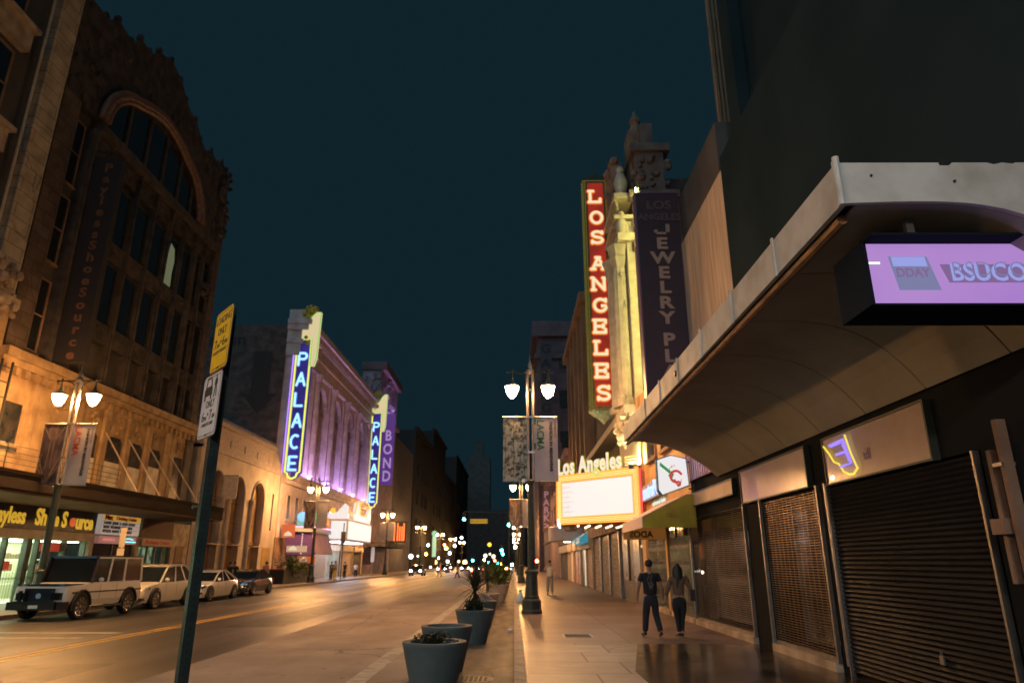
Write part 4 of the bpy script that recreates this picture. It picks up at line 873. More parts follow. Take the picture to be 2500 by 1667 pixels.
for e, mm, r in ((.02, on, .022), (.10, yn, .02), (.17, yn, .02), (.24, yn, .02), (.315, on, .02)):
    m1 = MB(); rect_tube(m1, e, r); part('neon_border', m1, mm, t, world=True)
part('red_neon_edge', MB().tube([tuple(B + NF*.06 + Vector((.08, 0, 3.4))), tuple(B + NF*.06 + Vector((.08, 0, 5.4)))], .04, 6), rn, t, world=True)
o = A + D*(Lm*.43) + NF*.10
part('letter_halo', text_mb('Los Angeles', 1.0, (o.x, o.y, 5.80), D, (0, 0, 1), .012, bold=.045, sx=.68, spacing=1.12), emit('yellow_green_letter_edge', (.75, .80, .10), .75), t, world=True)
o = A + D*(Lm*.43) + NF*.14
part('name_lettering', text_mb('Los Angeles', 1.0, (o.x, o.y, 5.80), D, (0, 0, 1), .012, bold=.02, sx=.68, spacing=1.12), emit('cream_letters', (1, .86, .74), .82), t, world=True)
m1 = MB()
for k in range(4):
    z = 5.58 + k*.11
    m1.tube([tuple(A + D*(Lm - .62) + NF*.08 + Vector((0, 0, z))), tuple(A + D*(Lm - .02) + NF*.08 + Vector((0, 0, z)))], .03, 6)
    m1.tube([tuple(A + D*.02 + NF*.08 + Vector((0, 0, z))), tuple(A + D*.2 + NF*.08 + Vector((0, 0, z)))], .03, 6)
part('neon_bars', m1, yn, t, world=True)
m1 = MB().lathe([(.25, 3.05), (.3, 3.15), (.3, 3.28), (.1, 3.29)], (2.6, 32.4, 0), 12); part('soffit_drum', m1, 'stone', t, world=True)
m1 = MB()
for i in range(5):
    for j in range(4): m1.ball((2.9 + i*.5, 31.9 + j*.6, 3.27), .05, 6, 4)
part('added_soffit_bulbs', m1, emit('added_soffit_glow', (1, .75, .45), 4), t, world=True)  # added bulbs that light the walls and pavement below
part('violet_edge_light', MB().ball((2.02, 31.8, 3.32), .08, 8, 6).ball((2.05, 31.8, 3.2), .06, 8, 6).ball((2.0, 31.8, 3.5), .06, 8, 6), emit('violet_bulb', (.5, .6, 1), 4), t, world=True)
# lobby under marquee
t = thing('theatre_lobby_front', 'tiled lobby front with posters below the white marquee', 'shopfront', (XR, 36, 0))
part('wall', MB().box(XR + .02, XR + .29, 29.4, 48, 0, 3.9), mat('brown_glazed_tile', (.12, .09, .07), .4, col2=(.06, .05, .05), scale=2), t, world=True)
for y in (30.5, 33.6): part('poster_case', MB().box(XR - .06, XR + .019, y, y + 1.5, .9, 2.9), mat('dim_poster', (.12, .16, .14), .3, col2=(.25, .18, .15), scale=2.5), t, world=True)
for i, (ya_, yb_) in enumerate(((36.2, 39.4), (40.0, 43.4), (44.0, 47.4))):
    part('rolling_door', MB().box(XR - .04, XR + .019, ya_, yb_, 0, 2.9), mat('lobby_shutter_%s' % 'abc'[i], ((.20, .15, .11), (.14, .12, .11), (.24, .17, .12))[i], .6, col2=(.07, .055, .045), scale=1.4, stretch=(1, .5, 8), bump=.3), t, world=True)
    part('door_jamb', MB().box(XR - .12, XR + .018, ya_ - .3, ya_ - .02, 0, 3.2), 'alu', t, world=True)
part('sign_band', MB().box(XR - .25, XR + .018, 36, 47.6, 3.21, 3.8), 'brown', t, world=True)
part('lit_door_frame', MB().box(XR - .05, XR + .019, 29.6, 29.66, 0, 2.4).box(XR - .05, XR + .019, 30.2, 30.26, 0, 2.4).box(XR - .05, XR + .019, 29.66, 30.2, 2.3, 2.4), 'alu', t, world=True)
# ---- right side beyond the theatre
def plain_building(name, label, side, y0, y1, h, m_, ws=None, depth=14, zbase=0, cat='building', setback=0.0, cornice=True):
    s = 1 if side == 'R' else -1; xf = (XR if side == 'R' else XF) + s * setback
    t = thing(name, label, cat, (xf, (y0+y1)/2, 0))
    part('wall', MB().box(min(xf, xf + s*depth), max(xf, xf + s*depth), y0, y1, zbase, h), m_, t, world=True)
    if cornice: part('cornice', MB().box(min(xf - s*.5, xf + s*.5), max(xf - s*.5, xf + s*.5), y0 + .01, y1 - .01, h + .002, h + .7).box(min(xf - s*.2, xf - s*.002), max(xf - s*.2, xf - s*.002), y0 + .01, y1 - .01, h*.3, h*.3 + .35), m_, t, world=True)
    if ws: window_set(t, side, xf - s*.002, ws[0], ws[1], ws[2], ws[3], m_, 'glass_far')
    return t
umb = mat('umber_brick', (.26, .17, .10), .85, col2=(.16, .10, .06), scale=.8, bump=.3, stretch=(1, 1, .4))
t = plain_building('brick_building', 'brown brick building left of the red blade sign, lit faintly amber', 'R', 48.05, 66, 20.5, umb, ((50.5, 54, 57.5, 61, 64), (8, 12, 16), 1.5, 2.4))
for y in (48.9, 52.2, 55.7, 59.2, 62.6): part('pilaster', MB().box(XR - .35, XR - .003, y - .3, y + .3, 4.2, 20.3), umb, t, world=True)
plain_building('low_building', 'low plum building behind the street banner on the right', 'R', 66.05, 84, 11.5, M['plum'], ((68, 71, 74, 77, 80), (6, 9), 1.3, 1.6))
plain_building('mid_building', 'plum building carrying the vertical parking sign', 'R', 84.05, 127, 15, M['plum'], ((88, 93, 98, 103, 108, 113, 118), (6.5, 10.5), 1.8, 2.2))
t = thing('office_tower', 'purple brown tower with dark square windows behind the right lamp globe', 'tower', (4.5, 134, 0))
part('wall', MB().box(4.6, 22, 130, 160, 0, 47), 'plum', t, world=True)
part('cornice', MB().box(3.6, 22.6, 129, 161, 44.5, 47.6).box(4.1, 22, 129.4, 160.5, 40, 41), 'plum', t, world=True)
pr = MB(); pr.box(-1.35, 1.35, -.05, 0, 0, 3.6); w0 = None
for x in (10.4, 15.5):
    for z in (39 - 8*k for k in range(4)):
        if w0 is None: w0 = part('window', pr, 'glass_far', t); o = w0
        else: o = w0.copy(); COL.objects.link(o); o.parent = t
        o.location = (x - 4.5 - .2, 129.99 - 134, z - 1)
t = thing('blade_sign', 'very dark tall blade sign hanging down the purple tower', 'blade sign', (5.6, 125, 26))
part('panel', MB().box(5.0, 7.2, 125, 125.5, 24, 42), mat('near_black_panel', (.05, .035, .04), .6), t, world=True)
for i, ch in enumerate('GARAGE'): part('lettering', text_mb(ch, 2.4, (6.1, 124.98, 40.5 - 2.9*i), ext=.02, bold=.04, sx=1.1), mat('dull_black_letters', (.015, .012, .015), .7) if i == 0 else bpy.data.materials['dull_black_letters'], t, world=True)
part('bracket', MB().box(6.0, 6.2, 125.1, 129.9, 30, 30.2).box(6.0, 6.2, 125.1, 129.9, 38, 38.2), 'metal_dark', t, world=True)
t = thing('antenna_mast', 'thin mast rising above the purple tower beside the sky', 'mast', (9, 140, 47.6))
part('pole', MB().tube([(9, 140, 47.6), (9, 140, 62)], [.12, .03], 6), 'metal_dark', t, world=True); part('beacon', MB().ball((9, 140, 62.1), .12), 'red', t, world=True)
t = thing('parking_sign', 'dim vertical PARK sign with pale pink letters right of the lamp mast', 'blade sign', (5.0, 104, 6))
part('panel', MB().box(4.25, 5.35, 104, 104.3, 6.0, 11.9), mat('dark_plum_panel', (.06, .03, .04), .6), t, world=True)
pkl = emit('pink_dim_letters', (.55, .30, .38), .45)
for i, ch in enumerate('PARK>'): part('lettering', text_mb(ch, 1.35, (4.8, 103.97, 11.2 - 1.12*i), ext=.02, bold=.03, sx=1.0), pkl, t, world=True)
# drum canopy and small shops right
t = thing('round_canopy', 'pale curved drum canopy over the sidewalk below the marquee corner', 'canopy', (4.9, 58, 3.3))
part('drum', MB().lathe([(2.0, 3.25), (2.2, 3.3), (2.2, 4.35), (2.1, 4.4)], (5.0, 57.5, 0), 28), mat('pale_drum_paint', (.55, .5, .48), .5, col2=(.4, .35, .36), scale=1), t, world=True, smooth=True)
part('soffit_light', MB().lathe([(.25, 3.2), (.25, 3.24)], (4.2, 56.5, 0), 12), emit('soffit_light', (1, .7, .35), 18), t, world=True)
shopm = mat('tan_shutter', (.34, .25, .18), .6, col2=(.22, .16, .12), scale=1.2, stretch=(1, 1, 9), bump=.2)
def shopfront(label, y0, y1, m_, extra=None, h=3.3, side='R', cat='shopfront', sm='cream'):
    x = XR if side == 'R' else XF; s = -1 if side == 'R' else 1
    t = thing('shopfront', label, cat, (x, (y0+y1)/2, 0))
    part('shutter', MB().box(min(x, x + s*.06), max(x, x + s*.06), y0 + .3, y1 - .3, 0.02, h - .7), m_, t, world=True)
    part('door_frame', MB().box(min(x, x+s*.14), max(x, x+s*.14), y0, y0 + .28, 0, h - .7).box(min(x, x+s*.14), max(x, x+s*.14), y1 - .28, y1, 0, h - .7), sm, t, world=True)
    part('sign_band', MB().box(min(x, x+s*.3), max(x, x+s*.3), y0, y1, h - .69, h), sm, t, world=True)
    if extra:
        part('lit_strip', MB().box(min(x+s*.061, x+s*.09), max(x+s*.061, x+s*.09), extra[0], extra[1], .05, h - .75), extra[2], t, world=True)
    return t
shopfront('tan shuttered front just left of the marquee on the right sidewalk', 48.5, 52.4, shopm)
shopfront('shopfront with a bright cream lit doorway strip beyond the marquee', 52.5, 56.5, mat('blue_black_front', (.05, .06, .09), .3), (52.9, 54.0, emit('cream_door_glow', (.95, .85, .55), .75)))
shopfront('shopfront with pink brown glass and posters behind the standing man', 57, 63, mat('brown_pink_front', (.35, .2, .16), .3, col2=(.15, .09, .09), scale=2), (59.4, 61.5, mat('poster_group', (.45, .28, .22), .4, col2=(.08, .06, .09), scale=3, ramp=(.45, .55))))
shopfront('small orange lit shopfront farther along the right sidewalk', 64, 69, shopm, (65, 66.5, emit('orange_shop_glow', (.9, .4, .15), .5)))
shopfront('dark shopfront with a red signal glow near the far right corner', 70, 82, M['darkwall'])
for y, z in ((50.2, 3.35), (54.0, 3.3)):
    t = thing('small_awning', ['narrow teal lit awning over the right sidewalk shops', 'second teal awning beyond the first'][y > 52], 'awning', (XR - .5, y, z - .3))
    part('canopy', MB().prism([(XR - .9, z - .35), (XR - .9, z - .05), (XR - .32, z + .35), (XR - .32, z - .35)], 'y', y - 1.3, y + 1.3), emit('teal_canvas_glow', (.05, .35, .45), .6), t, world=True)
    part('edge_trim', MB().box(XR - .93, XR - .901, y - 1.3, y + 1.3, z - .4, z - .32), 'alu', t, world=True)

# ================================================================ LEFT SIDE
# ---- building 2, theatre block with arched gable
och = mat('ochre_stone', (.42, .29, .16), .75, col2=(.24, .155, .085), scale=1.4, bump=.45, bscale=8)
quoin = blockmat('rusticated_stone', (.13, .095, .08), (.10, .072, .062), (.07, .05, .04), 1.2, .62, (1, 2), .8, .03, .9, noise=.5)
t = thing('theatre_block', 'tall brown terracotta block with arched gable on the left', 'building', (XF, 37, 0))
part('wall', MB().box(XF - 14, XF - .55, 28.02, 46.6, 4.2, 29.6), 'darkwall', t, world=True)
part('corner_pier', MB().box(XF - .549, XF - .02, 28.05, 29.35, 10.62, 24), quoin, t, world=True)
piers = [(31.0, .3), (33.4, .13), (35.5, .13), (37.5, .13), (39.5, .13), (41.3, .13), (43.1, .22), (44.4, .16)]
for y, hw in piers: part('pier', MB().box(XF - .549, XF - .0 if hw > .2 else XF - .08, y - hw, y + hw, 10.62, 23.4).tube([(XF - .02, y, 10.62), (XF - .02, y, 23.4)], .07, 6), 'terracotta', t, world=True)
part('end_pier', MB().box(XF - .549, XF + .05, 45.7, 46.6, 5.1, 26.8), 'terracotta', t, world=True)
rr = random.Random(21)
for z in (12.85, 17.4, 22.3):
    m1 = MB().box(XF - .549, XF - .18, 31.3, 45.69, z, z + 1.05).box(XF - .179, XF - .12, 31.3, 45.69, z + .92, z + 1.05).box(XF - .179, XF - .12, 31.3, 45.69, z, z + .1)
    for i in range(110): m1.ball((XF - .18, rr.uniform(31.4, 45.6), z + rr.uniform(.2, .85)), rr.uniform(.04, .13), 5, 4, (.7, 1, 1))
    part('spandrel', m1, 'terracotta', t, world=True)
window_set(t, 'L', XF - .3, (32.2, 34.45, 36.5, 38.5, 40.4, 42.2, 43.75, 45.0), (13.9, 18.45), 1.5, 3.38, 'metal_dark', 'glass', mull=False)
window_set(t, 'L', XF - .5, (30.2,), (11, 15.5, 19.8), .8, 3.6, 'brown', 'glass')
part('lit_window', MB().prism([(39.95, 18.6), (40.85, 18.6), (40.8, 19.6), (40.9, 20.4), (40.7, 21.2), (40.2, 21.4), (39.98, 20.2)], 'x', XF - .26, XF - .24), emit('pale_curtain_glow', (.20, .22, .12), .55), t, world=True)
part('main_cornice', MB().box(XF - .549, XF + .22, 31.0, 46.0, 23.42, 23.8).box(XF - .549, XF + .12, 31, 46, 23.801, 24.05), 'terracotta', t, world=True)
gab = [(28.1, 24.06), (46.6, 24.06), (46.6, 29.4), (46.1, 30.4), (45.2, 30.5), (44.6, 30.0), (43.4, 30.3), (42.9, 29.7), (41.6, 30.1), (40.6, 31.0), (39.9, 30.8), (39.0, 31.4), (38.0, 32.2), (36.6, 32.6), (35.2, 32.1), (34.2, 31.2), (33.2, 31.3), (32.4, 30.4), (31.0, 30.6), (30.0, 29.9), (28.1, 29.9)]
part('gable_wall', MB().prism(gab, 'x', XF - .549, XF - .12), 'terracotta', t, world=True)
m1 = MB().prism([(31.4, 24.1)] + [(36.9 + 5.3*math.cos(R(a)), 24.2 + 3.3*math.sin(R(a))) for a in range(180, -1, -12)], 'x', XF - .118, XF - .10); part('arched_window', m1, 'glass', t, world=True)
m1 = MB()
for y in (33.4, 35.5, 37.5, 39.5, 41.3): m1.box(XF - .098, XF + .02, y - .09, y + .09, 24.1, 24.2 + 3.3*math.sqrt(max(0, 1 - ((y - 36.9)/5.3)**2)))
part('arch_mullion', m1, 'terracotta', t, world=True)
m1 = MB()
for r, off in ((5.5, .12), (5.8, .18), (6.1, .14)):
    pts = []
    for a in range(0, 181, 6):
        wob = .25*abs(math.sin(R(a*3)))
        pts.append((XF + off, 36.9 + r*math.cos(R(a)), 24.2 + (r*.63 + wob)*math.sin(R(a))))
    m1.tube(pts, .16, 7)
part('arch_moulding', m1, mat('pinkish_moulding', (.22, .13, .105), .6, col2=(.12, .07, .055), scale=4, bump=.4), t, world=True, smooth=True)
m1 = MB()
for i in range(150):
    y = rr.uniform(28.4, 46.5); z = rr.uniform(24.4, 30.2)
    d = ((y - 36.9)/6.2)**2 + ((z - 24.2)/4.2)**2
    if d > 1.05: m1.ball((XF - .08, y, z), rr.uniform(.1, .3), 6, 4, (.6, 1, rr.uniform(.7, 1.6)))
for y, z in gab[2:]: m1.ball((XF - .3, y, z + .1), .24, 6, 5, (1, 1, 1.5))
for i in range(24): m1.ball((XF + .05, rr.uniform(45.3, 46.7), rr.uniform(25, 30)), rr.uniform(.15, .34), 6, 4)
for i in range(8): m1.ball((XF + .1, 44.8 + rr.uniform(-.3, .3), 20 + rr.uniform(-.5, .6)), rr.uniform(.15, .3), 6, 4)
part('carved_ornament', m1, 'terracotta', t, world=True, smooth=True)
# lower storey
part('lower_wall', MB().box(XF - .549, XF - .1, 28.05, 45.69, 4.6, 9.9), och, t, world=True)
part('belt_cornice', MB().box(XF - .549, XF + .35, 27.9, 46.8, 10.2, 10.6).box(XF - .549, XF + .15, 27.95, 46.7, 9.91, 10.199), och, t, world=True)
m1 = MB(); y = 28.3
while y < 46.4: m1.box(XF - .1, XF + .1, y, y + .28, 9.55, 9.9); y += .62
part('dentils', m1, och, t, world=True)
m1 = MB()
for yc in (32.5, 35.2, 37.6, 39.8, 42.0, 44.9):
    for i in range(14): m1.ball((XF - .08, yc + rr.uniform(-.6, .6), rr.uniform(8.5, 9.3)), rr.uniform(.06, .16), 6, 4)
part('relief_panel', m1, och, t, world=True, smooth=True)
ppan = mat('whitewashed_panel', (.74, .68, .60), .7, col2=(.5, .42, .33), scale=1.5)
for i, yc in enumerate((35.2, 37.6, 39.8, 42.0)):
    part('upper_window', MB().prism([(yc - .68, 6.9), (yc + .68, 6.9), (yc + .68, 8.0), (yc + .45, 8.25), (yc - .45, 8.25), (yc - .68, 8.0)], 'x', XF - .099, XF - .07), 'glass_far', t, world=True)
    part('white_panel', MB().box(XF - .099, XF - .04, yc - .72, yc + .72, 5.0, 6.88 + (.3 if i == 3 else 0)), ppan, t, world=True)
each('wall_pilaster', [(XF - .099, XF + .08, y - .22, y + .22, 5, 9.5) for y in (30.6, 33.9, 36.4, 38.7, 40.9, 43.3, 43.9)], och, t)
part('narrow_window', MB().box(XF - .099, XF - .06, 44.3, 45.5, 5.3, 8.2), 'glass_far', t, world=True)
part('narrow_window', MB().box(XF - .099, XF - .06, 28.9, 30.0, 6.6, 8.4).box(XF - .099, XF + .02, 28.8, 30.1, 6.3, 6.5), 'glass_far', t, world=True)
each('ground_floor_pier', [(XF - .5, XF, 41.3, 41.7, 0, 3.1), (XF - .5, XF, 36.9, 37.15, 0, 3.1), (XF - .5, XF + .02, 45.6, 47.9, 0, 4.1)], 'stone', t)
part('side_door', MB().box(XF + .021, XF + .05, 46.2, 47.3, 0, 2.7), 'brown', t, world=True)
# blade sign with vertical lettering
t = thing('blade_sign', 'very tall dark blade sign with faint vertical store name on the left facade', 'blade sign', (-21.2, 31.2, 10.9))
part('panel', MB().box(-21.95, -20.5, 31.1, 31.5, 10.75, 21.9), mat('near_black_sign', (.022, .02, .024), .6), t, world=True)
part('top_bracket', MB().box(-21.5, -21.4, 31.2, 31.3, 21.9, 22.6).box(-22.5, -20.9, 31.22, 31.28, 22.3, 22.4), 'metal_dark', t, world=True)
bl = mat('faded_orange_letters', (.15, .075, .04), .7); zz = 21.25
for i, ch in enumerate('PaylessShoeSource'):
    part('lettering', text_mb(ch, .66, (-21.15, 31.08, zz - .634*i), ext=.01, bold=.02, sx=1.2), bl, t, world=True)
# the long marquee canopy
t = thing('marquee_canopy', 'long dark brown marquee canopy above the left shops', 'canopy', (-20.2, 32, 4.15))
cm = mat('dark_brown_canopy', (.045, .034, .03), .85, col2=(.03, .022, .02), scale=1.5, stretch=(1, .6, 3), spec=.15)
part('body', MB().box(XF + .02, -18.5, 12, 44.6, 4.22, 4.98), cm, t, world=True)
m1 = MB()
for z in (4.3, 4.78, 4.86, 4.94): m1.box(-18.499, -18.46 + .03*(z > 4.8), 12, 44.6, z, z + .035)
part('moulding', m1, cm, t, world=True)
part('soffit', MB().box(XF + .02, -18.55, 12, 44.6, 4.15, 4.219), mat('tan_soffit', (.20, .13, .08), .8, col2=(.14, .09, .05), scale=1, spec=.2), t, world=True)
m1 = MB()
for z in (5.2, 5.4, 5.6, 5.85): m1.tube([(-18.6, 14, z), (-18.6, 32.6, z)], .014, 5)
for y in (16, 19, 22, 25, 27, 29, 31, 32.6): m1.tube([(-18.6, y, 4.98), (-18.6, y, 5.87)], .02, 5)
for z in (5.3, 5.6): m1.tube([(-18.6, 41, z), (-18.6, 44.5, z)], .014, 5)
for y in (41, 42.7, 44.5): m1.tube([(-18.6, y, 4.98), (-18.6, y, 5.62)], .02, 5)
part('railing', m1, 'metal_dark', t, world=True)
each('stay_rod', [MB().bar((XF, y, 8.4), (-18.7, y - 1.9, 5.0), .05) for y in (36.4, 38.7, 40.9, 43.3)], mat('pale_stay_rod', (.5, .4, .28), .6), t)
t = thing('fire_ladder', 'black steel ladder frame standing on the canopy at far left', 'ladder', (-20.6, 27.6, 5))
m1 = MB()
for y in (26.6, 27.2): m1.bar((-20.8, y, 5.0), (-20.8, y, 9.6), .07)
for i in range(7): m1.bar((-20.8, 26.6, 5.6 + i*.62), (-20.8, 27.2, 5.6 + i*.62), .04)
m1.bar((-20.8, 26.6, 7), (-22, 26.0, 7), .06); part('rails', m1, 'black', t, world=True)
# ---- building 1
t = thing('corner_block', 'pale stone block at the far left edge with one broad lit pilaster', 'building', (XF, 20, 0))
part('wall', MB().box(XF - 14, XF - .3, 2, 28.0, 4.2, 46), 'darkwall', t, world=True)
pm = blockmat('pale_ashlar', (.50, .42, .31), (.45, .37, .27), (.20, .16, .12), 1.9, .62, (1, 2), .75, .018, .5, noise=.35)
part('lit_pilaster', MB().box(XF - .299, XF + .15, 26.45, 27.75, 12.6, 46), pm, t, world=True)
part('lit_pilaster', MB().box(XF - .299, XF + .15, 16.2, 17.6, 12.6, 46), pm, t, world=True)
for z in (13.2, 18.4, 23.6, 28.8, 34, 39):
    part('bay_ledge', MB().box(XF - .299, XF + .12, 18.6, 25.3, z, z + 1.1).box(XF - .299, XF + .3, 18.4, 25.5, z + 1.101, z + 1.3), 'stone', t, world=True)
window_set(t, 'L', XF - .299, (19.9, 22, 24.1), (14.6, 19.8, 25.0, 30.2, 35.4), 1.7, 3.5, 'brown', 'glass')
part('drain_line', MB().tube([(XF + .1, 26.0, 12), (XF + .1, 26.0, 45)], .06, 6), 'cream', t, world=True)
part('lower_wall', MB().box(XF - .299, XF, 2, 27.9, 4.9, 12.2), och, t, world=True)
part('belt_cornice', MB().box(XF - .299, XF + .4, 2, 27.88, 12.201, 12.6), 'stone', t, world=True)
m1 = MB(); 
for i in range(46): m1.ball((XF + rr.uniform(.1, .5), 26.6 + rr.uniform(-.9, .9), rr.uniform(11.4, 14.2)), rr.uniform(.1, .27), 6, 4)
part('carved_bracket', m1, 'stone', t, world=True, smooth=True)

# ---- shoe shop under the canopy
t = thing('shoe_shop', 'lit shoe shop with black name band and yellow letters at left', 'shop', (XF, 31, 0))
part('name_band', MB().box(XF - .1, XF + .12, 18, 36.9, 3.12, 4.14), mat('navy_black_band', (.012, .014, .022), .4), t, world=True)
part('lintel', MB().box(XF - .3, XF + .05, 18, 36.9, 2.72, 3.118), 'cream', t, world=True)
yl = emit('yellow_shop_letters', (.90, .50, .04), .62); rl = emit('orange_red_disc', (.85, .14, .04), .6)
def ltext(s, size, y, z, m_, sx=1.0, bold=.02, name='lettering', x=XF + .14, al='LEFT'):
    part(name, text_mb(s, size, (x, y, z), (0, 1, 0), (0, 0, 1), .012, bold=bold, sx=sx, align=al), m_, t, world=True)
ltext('Payless', .94, 29.3, 3.64, yl, .80, .028); ltext('Sh', 1.0, 32.1, 3.66, yl, .82, .034); ltext('e', .9, 33.46, 3.62, yl, .74, .03)
ltext('S', 1.0, 34.02, 3.64, yl, .84, .034); ltext('urce', .98, 35.12, 3.60, yl, .82, .034)
for y in (33.28, 34.88): part('letter_disc', MB().lathe([(.22, 0), (.22, .02)], (0, 0, 0), 20, sx=1, sy=1.15).xf(Matrix.Translation((XF + .13, y, 3.58)) @ Matrix.Rotation(R(90), 4, 'Y')), rl, t, world=True)
part('back_wall', MB().box(XF - 3.2, XF - 3.0, 18, 37, 0, 3.0), mat('pale_green_wall', (.62, .66, .48), .8), t, world=True)
part('ceiling_light', MB().box(XF - 2.6, XF - .5, 19, 36.7, 2.66, 2.70), emit('shop_ceiling_light', (.80, 1.0, .62), 9), t, world=True)
part('shop_floor', MB().box(XF - 3, XF - .3, 18, 37, -.001, .01), 'white', t, world=True)
each('shelf', [(XF - 2.2, XF - 1.7, 23.4 + i*1.95, 24.6 + i*1.95, z, z + .05) for i in range(7) for z in (.7, 1.25, 1.8)], 'white', t)
m1 = MB()
for i in range(60):
    y = rr.uniform(19.5, 36.2); z = rr.choice((.76, 1.31, 1.86)); m1.box(XF - 2.1, XF - 1.8, y, y + rr.uniform(.1, .35), z, z + rr.uniform(.12, .36))
part('shoe_boxes', m1, mat('mixed_boxes', (.3, .12, .06), .6, col2=(.1, .12, .08), scale=2.5, ramp=(.4, .6)), t, world=True)
each('red_poster', [(XF - .42, XF - .40, 33.3, 35.2, 2.2, 2.62), (XF - .42, XF - .4, 31.0, 31.8, 1.4, 1.75), (XF - .42, XF - .4, 29.2, 30.6, 1.3, 2.4)], emit('red_poster_glow', (.65, .07, .03), .5), t)
each('window_post', [(XF - .35, XF - .1, y, y + (.34 if y in (32.25,) else .12), 0, 2.72) for y in (30.9, 32.25, 33.0, 35.0, 36.6)], 'metal_dark', t)
m1 = MB(); y = 24
while y < 36.8: m1.tube([(XF - .08, y, .1), (XF - .08, y, 2.7)], .008, 4); y += .17
for z in (1.0, 1.05): m1.tube([(XF - .06, 24, z), (XF - .06, 36.8, z)], .01, 4)
part('security_grille', m1, 'metal_dark', t, world=True)
# clothing shop board
t = thing('shop_board', 'crowded yellow and white clothing shop board beside the black name band', 'sign board', (XF, 39, 3.1))
part('board', MB().box(XF - .1, XF + .3, 37.1, 40.9, 3.12, 4.13), emit('backlit_board', (.62, .50, .42), .42), t, world=True)
part('title_band', MB().box(XF + .301, XF + .32, 37.12, 40.88, 3.84, 4.12), emit('amber_title_band', (.75, .36, .05), .6), t, world=True)
tb = mat('board_red', (.5, .05, .03), .5)
ltext('Max', .34, 37.25, 3.98, tb, 1.2, .02, x=XF + .33); ltext('Clothing Outlet', .26, 38.3, 3.98, tb, 1.25, .008, x=XF + .33)
for k, s in enumerate(('LADIES  JEANS  &  SUITS  SHOES', 'MENS  WOMENS  NEW  KIDS', 'SPORTS  PANTS  HATS  BAGS')): ltext(s, .19, 37.25, 3.70 - .21*k, blackt, 1.15, .006, x=XF + .312)
part('row_lines', MB().box(XF + .301, XF + .31, 37.15, 40.85, 3.80, 3.81).box(XF + .301, XF + .31, 37.15, 40.85, 3.59, 3.60).box(XF + .301, XF + .31, 37.15, 40.85, 3.38, 3.39), blackt, t, world=True)
t = thing('neon_board', 'pink and cyan neon strip board under the clothing board', 'sign board', (XF, 39, 2.7))
part('board', MB().box(XF - .1, XF + .2, 37.2, 40.9, 2.66, 3.05), emit('pink_board', (.40, .17, .14), .5), t, world=True)
part('cyan_neon', MB().tube([(XF + .24, 39.4, 2.93), (XF + .24, 40.2, 2.96), (XF + .24, 40.5, 2.90)], .03, 6).tube([(XF + .24, 39.3, 2.78), (XF + .24, 40.8, 2.78)], .035, 6), emit('cyan_neon', (.15, .75, .9), 1.6), t, world=True)
part('pink_neon', MB().tube([(XF + .24, 37.5 + i*.09, 2.78 + (.16 if i % 2 else 0)) for i in range(14)], .012, 5), emit('pink_neon', (.8, .2, .2), 1.2), t, world=True)
t = thing('dark_shopfront', 'dark recessed shopfront between the shoe shop and the perfume shop', 'shopfront', (XF, 39, 0))
part('glazing', MB().box(XF - .2, XF - .15, 37.16, 41.2, 0, 2.65), 'glass', t, world=True); part('frame', MB().box(XF - .15, XF - .1, 37.16, 37.3, 0, 2.65).box(XF - .15, XF - .1, 39.1, 39.2, 0, 2.65).box(XF - .15, XF - .1, 41.1, 41.2, 0, 2.65), 'metal_dark', t, world=True)
t = thing('perfume_shop', 'green lit perfume shop with a pink grey name band, behind the parked cars', 'shop', (XF, 43.6, 0))
part('name_band', MB().box(XF - .1, XF + .15, 41.75, 45.6, 2.62, 3.05), mat('pinkish_band', (.42, .28, .22), .6), t, world=True)
ltext('Perfume Outlet', .34, 42.1, 2.84, tb, 1.35, .01, x=XF + .16)
part('upper_wall', MB().box(XF - .2, XF + .02, 41.75, 45.59, 3.051, 4.14), mat('brown_plum_wall', (.14, .08, .06), .8), t, world=True)
part('interior_panel', MB().box(XF - 1.2, XF - 1.1, 41.8, 45.5, 0, 2.6), emit('dim_green_interior', (.42, .62, .34), .42, (.05, .06, .05), 2.2, ramp=(.4, .6)), t, world=True)
each('mullion', [(XF - .2, XF - .1, y, y + .14, 0, 2.6) for y in (41.75, 42.9, 43.8, 44.7, 45.45)], 'metal_dark', t)

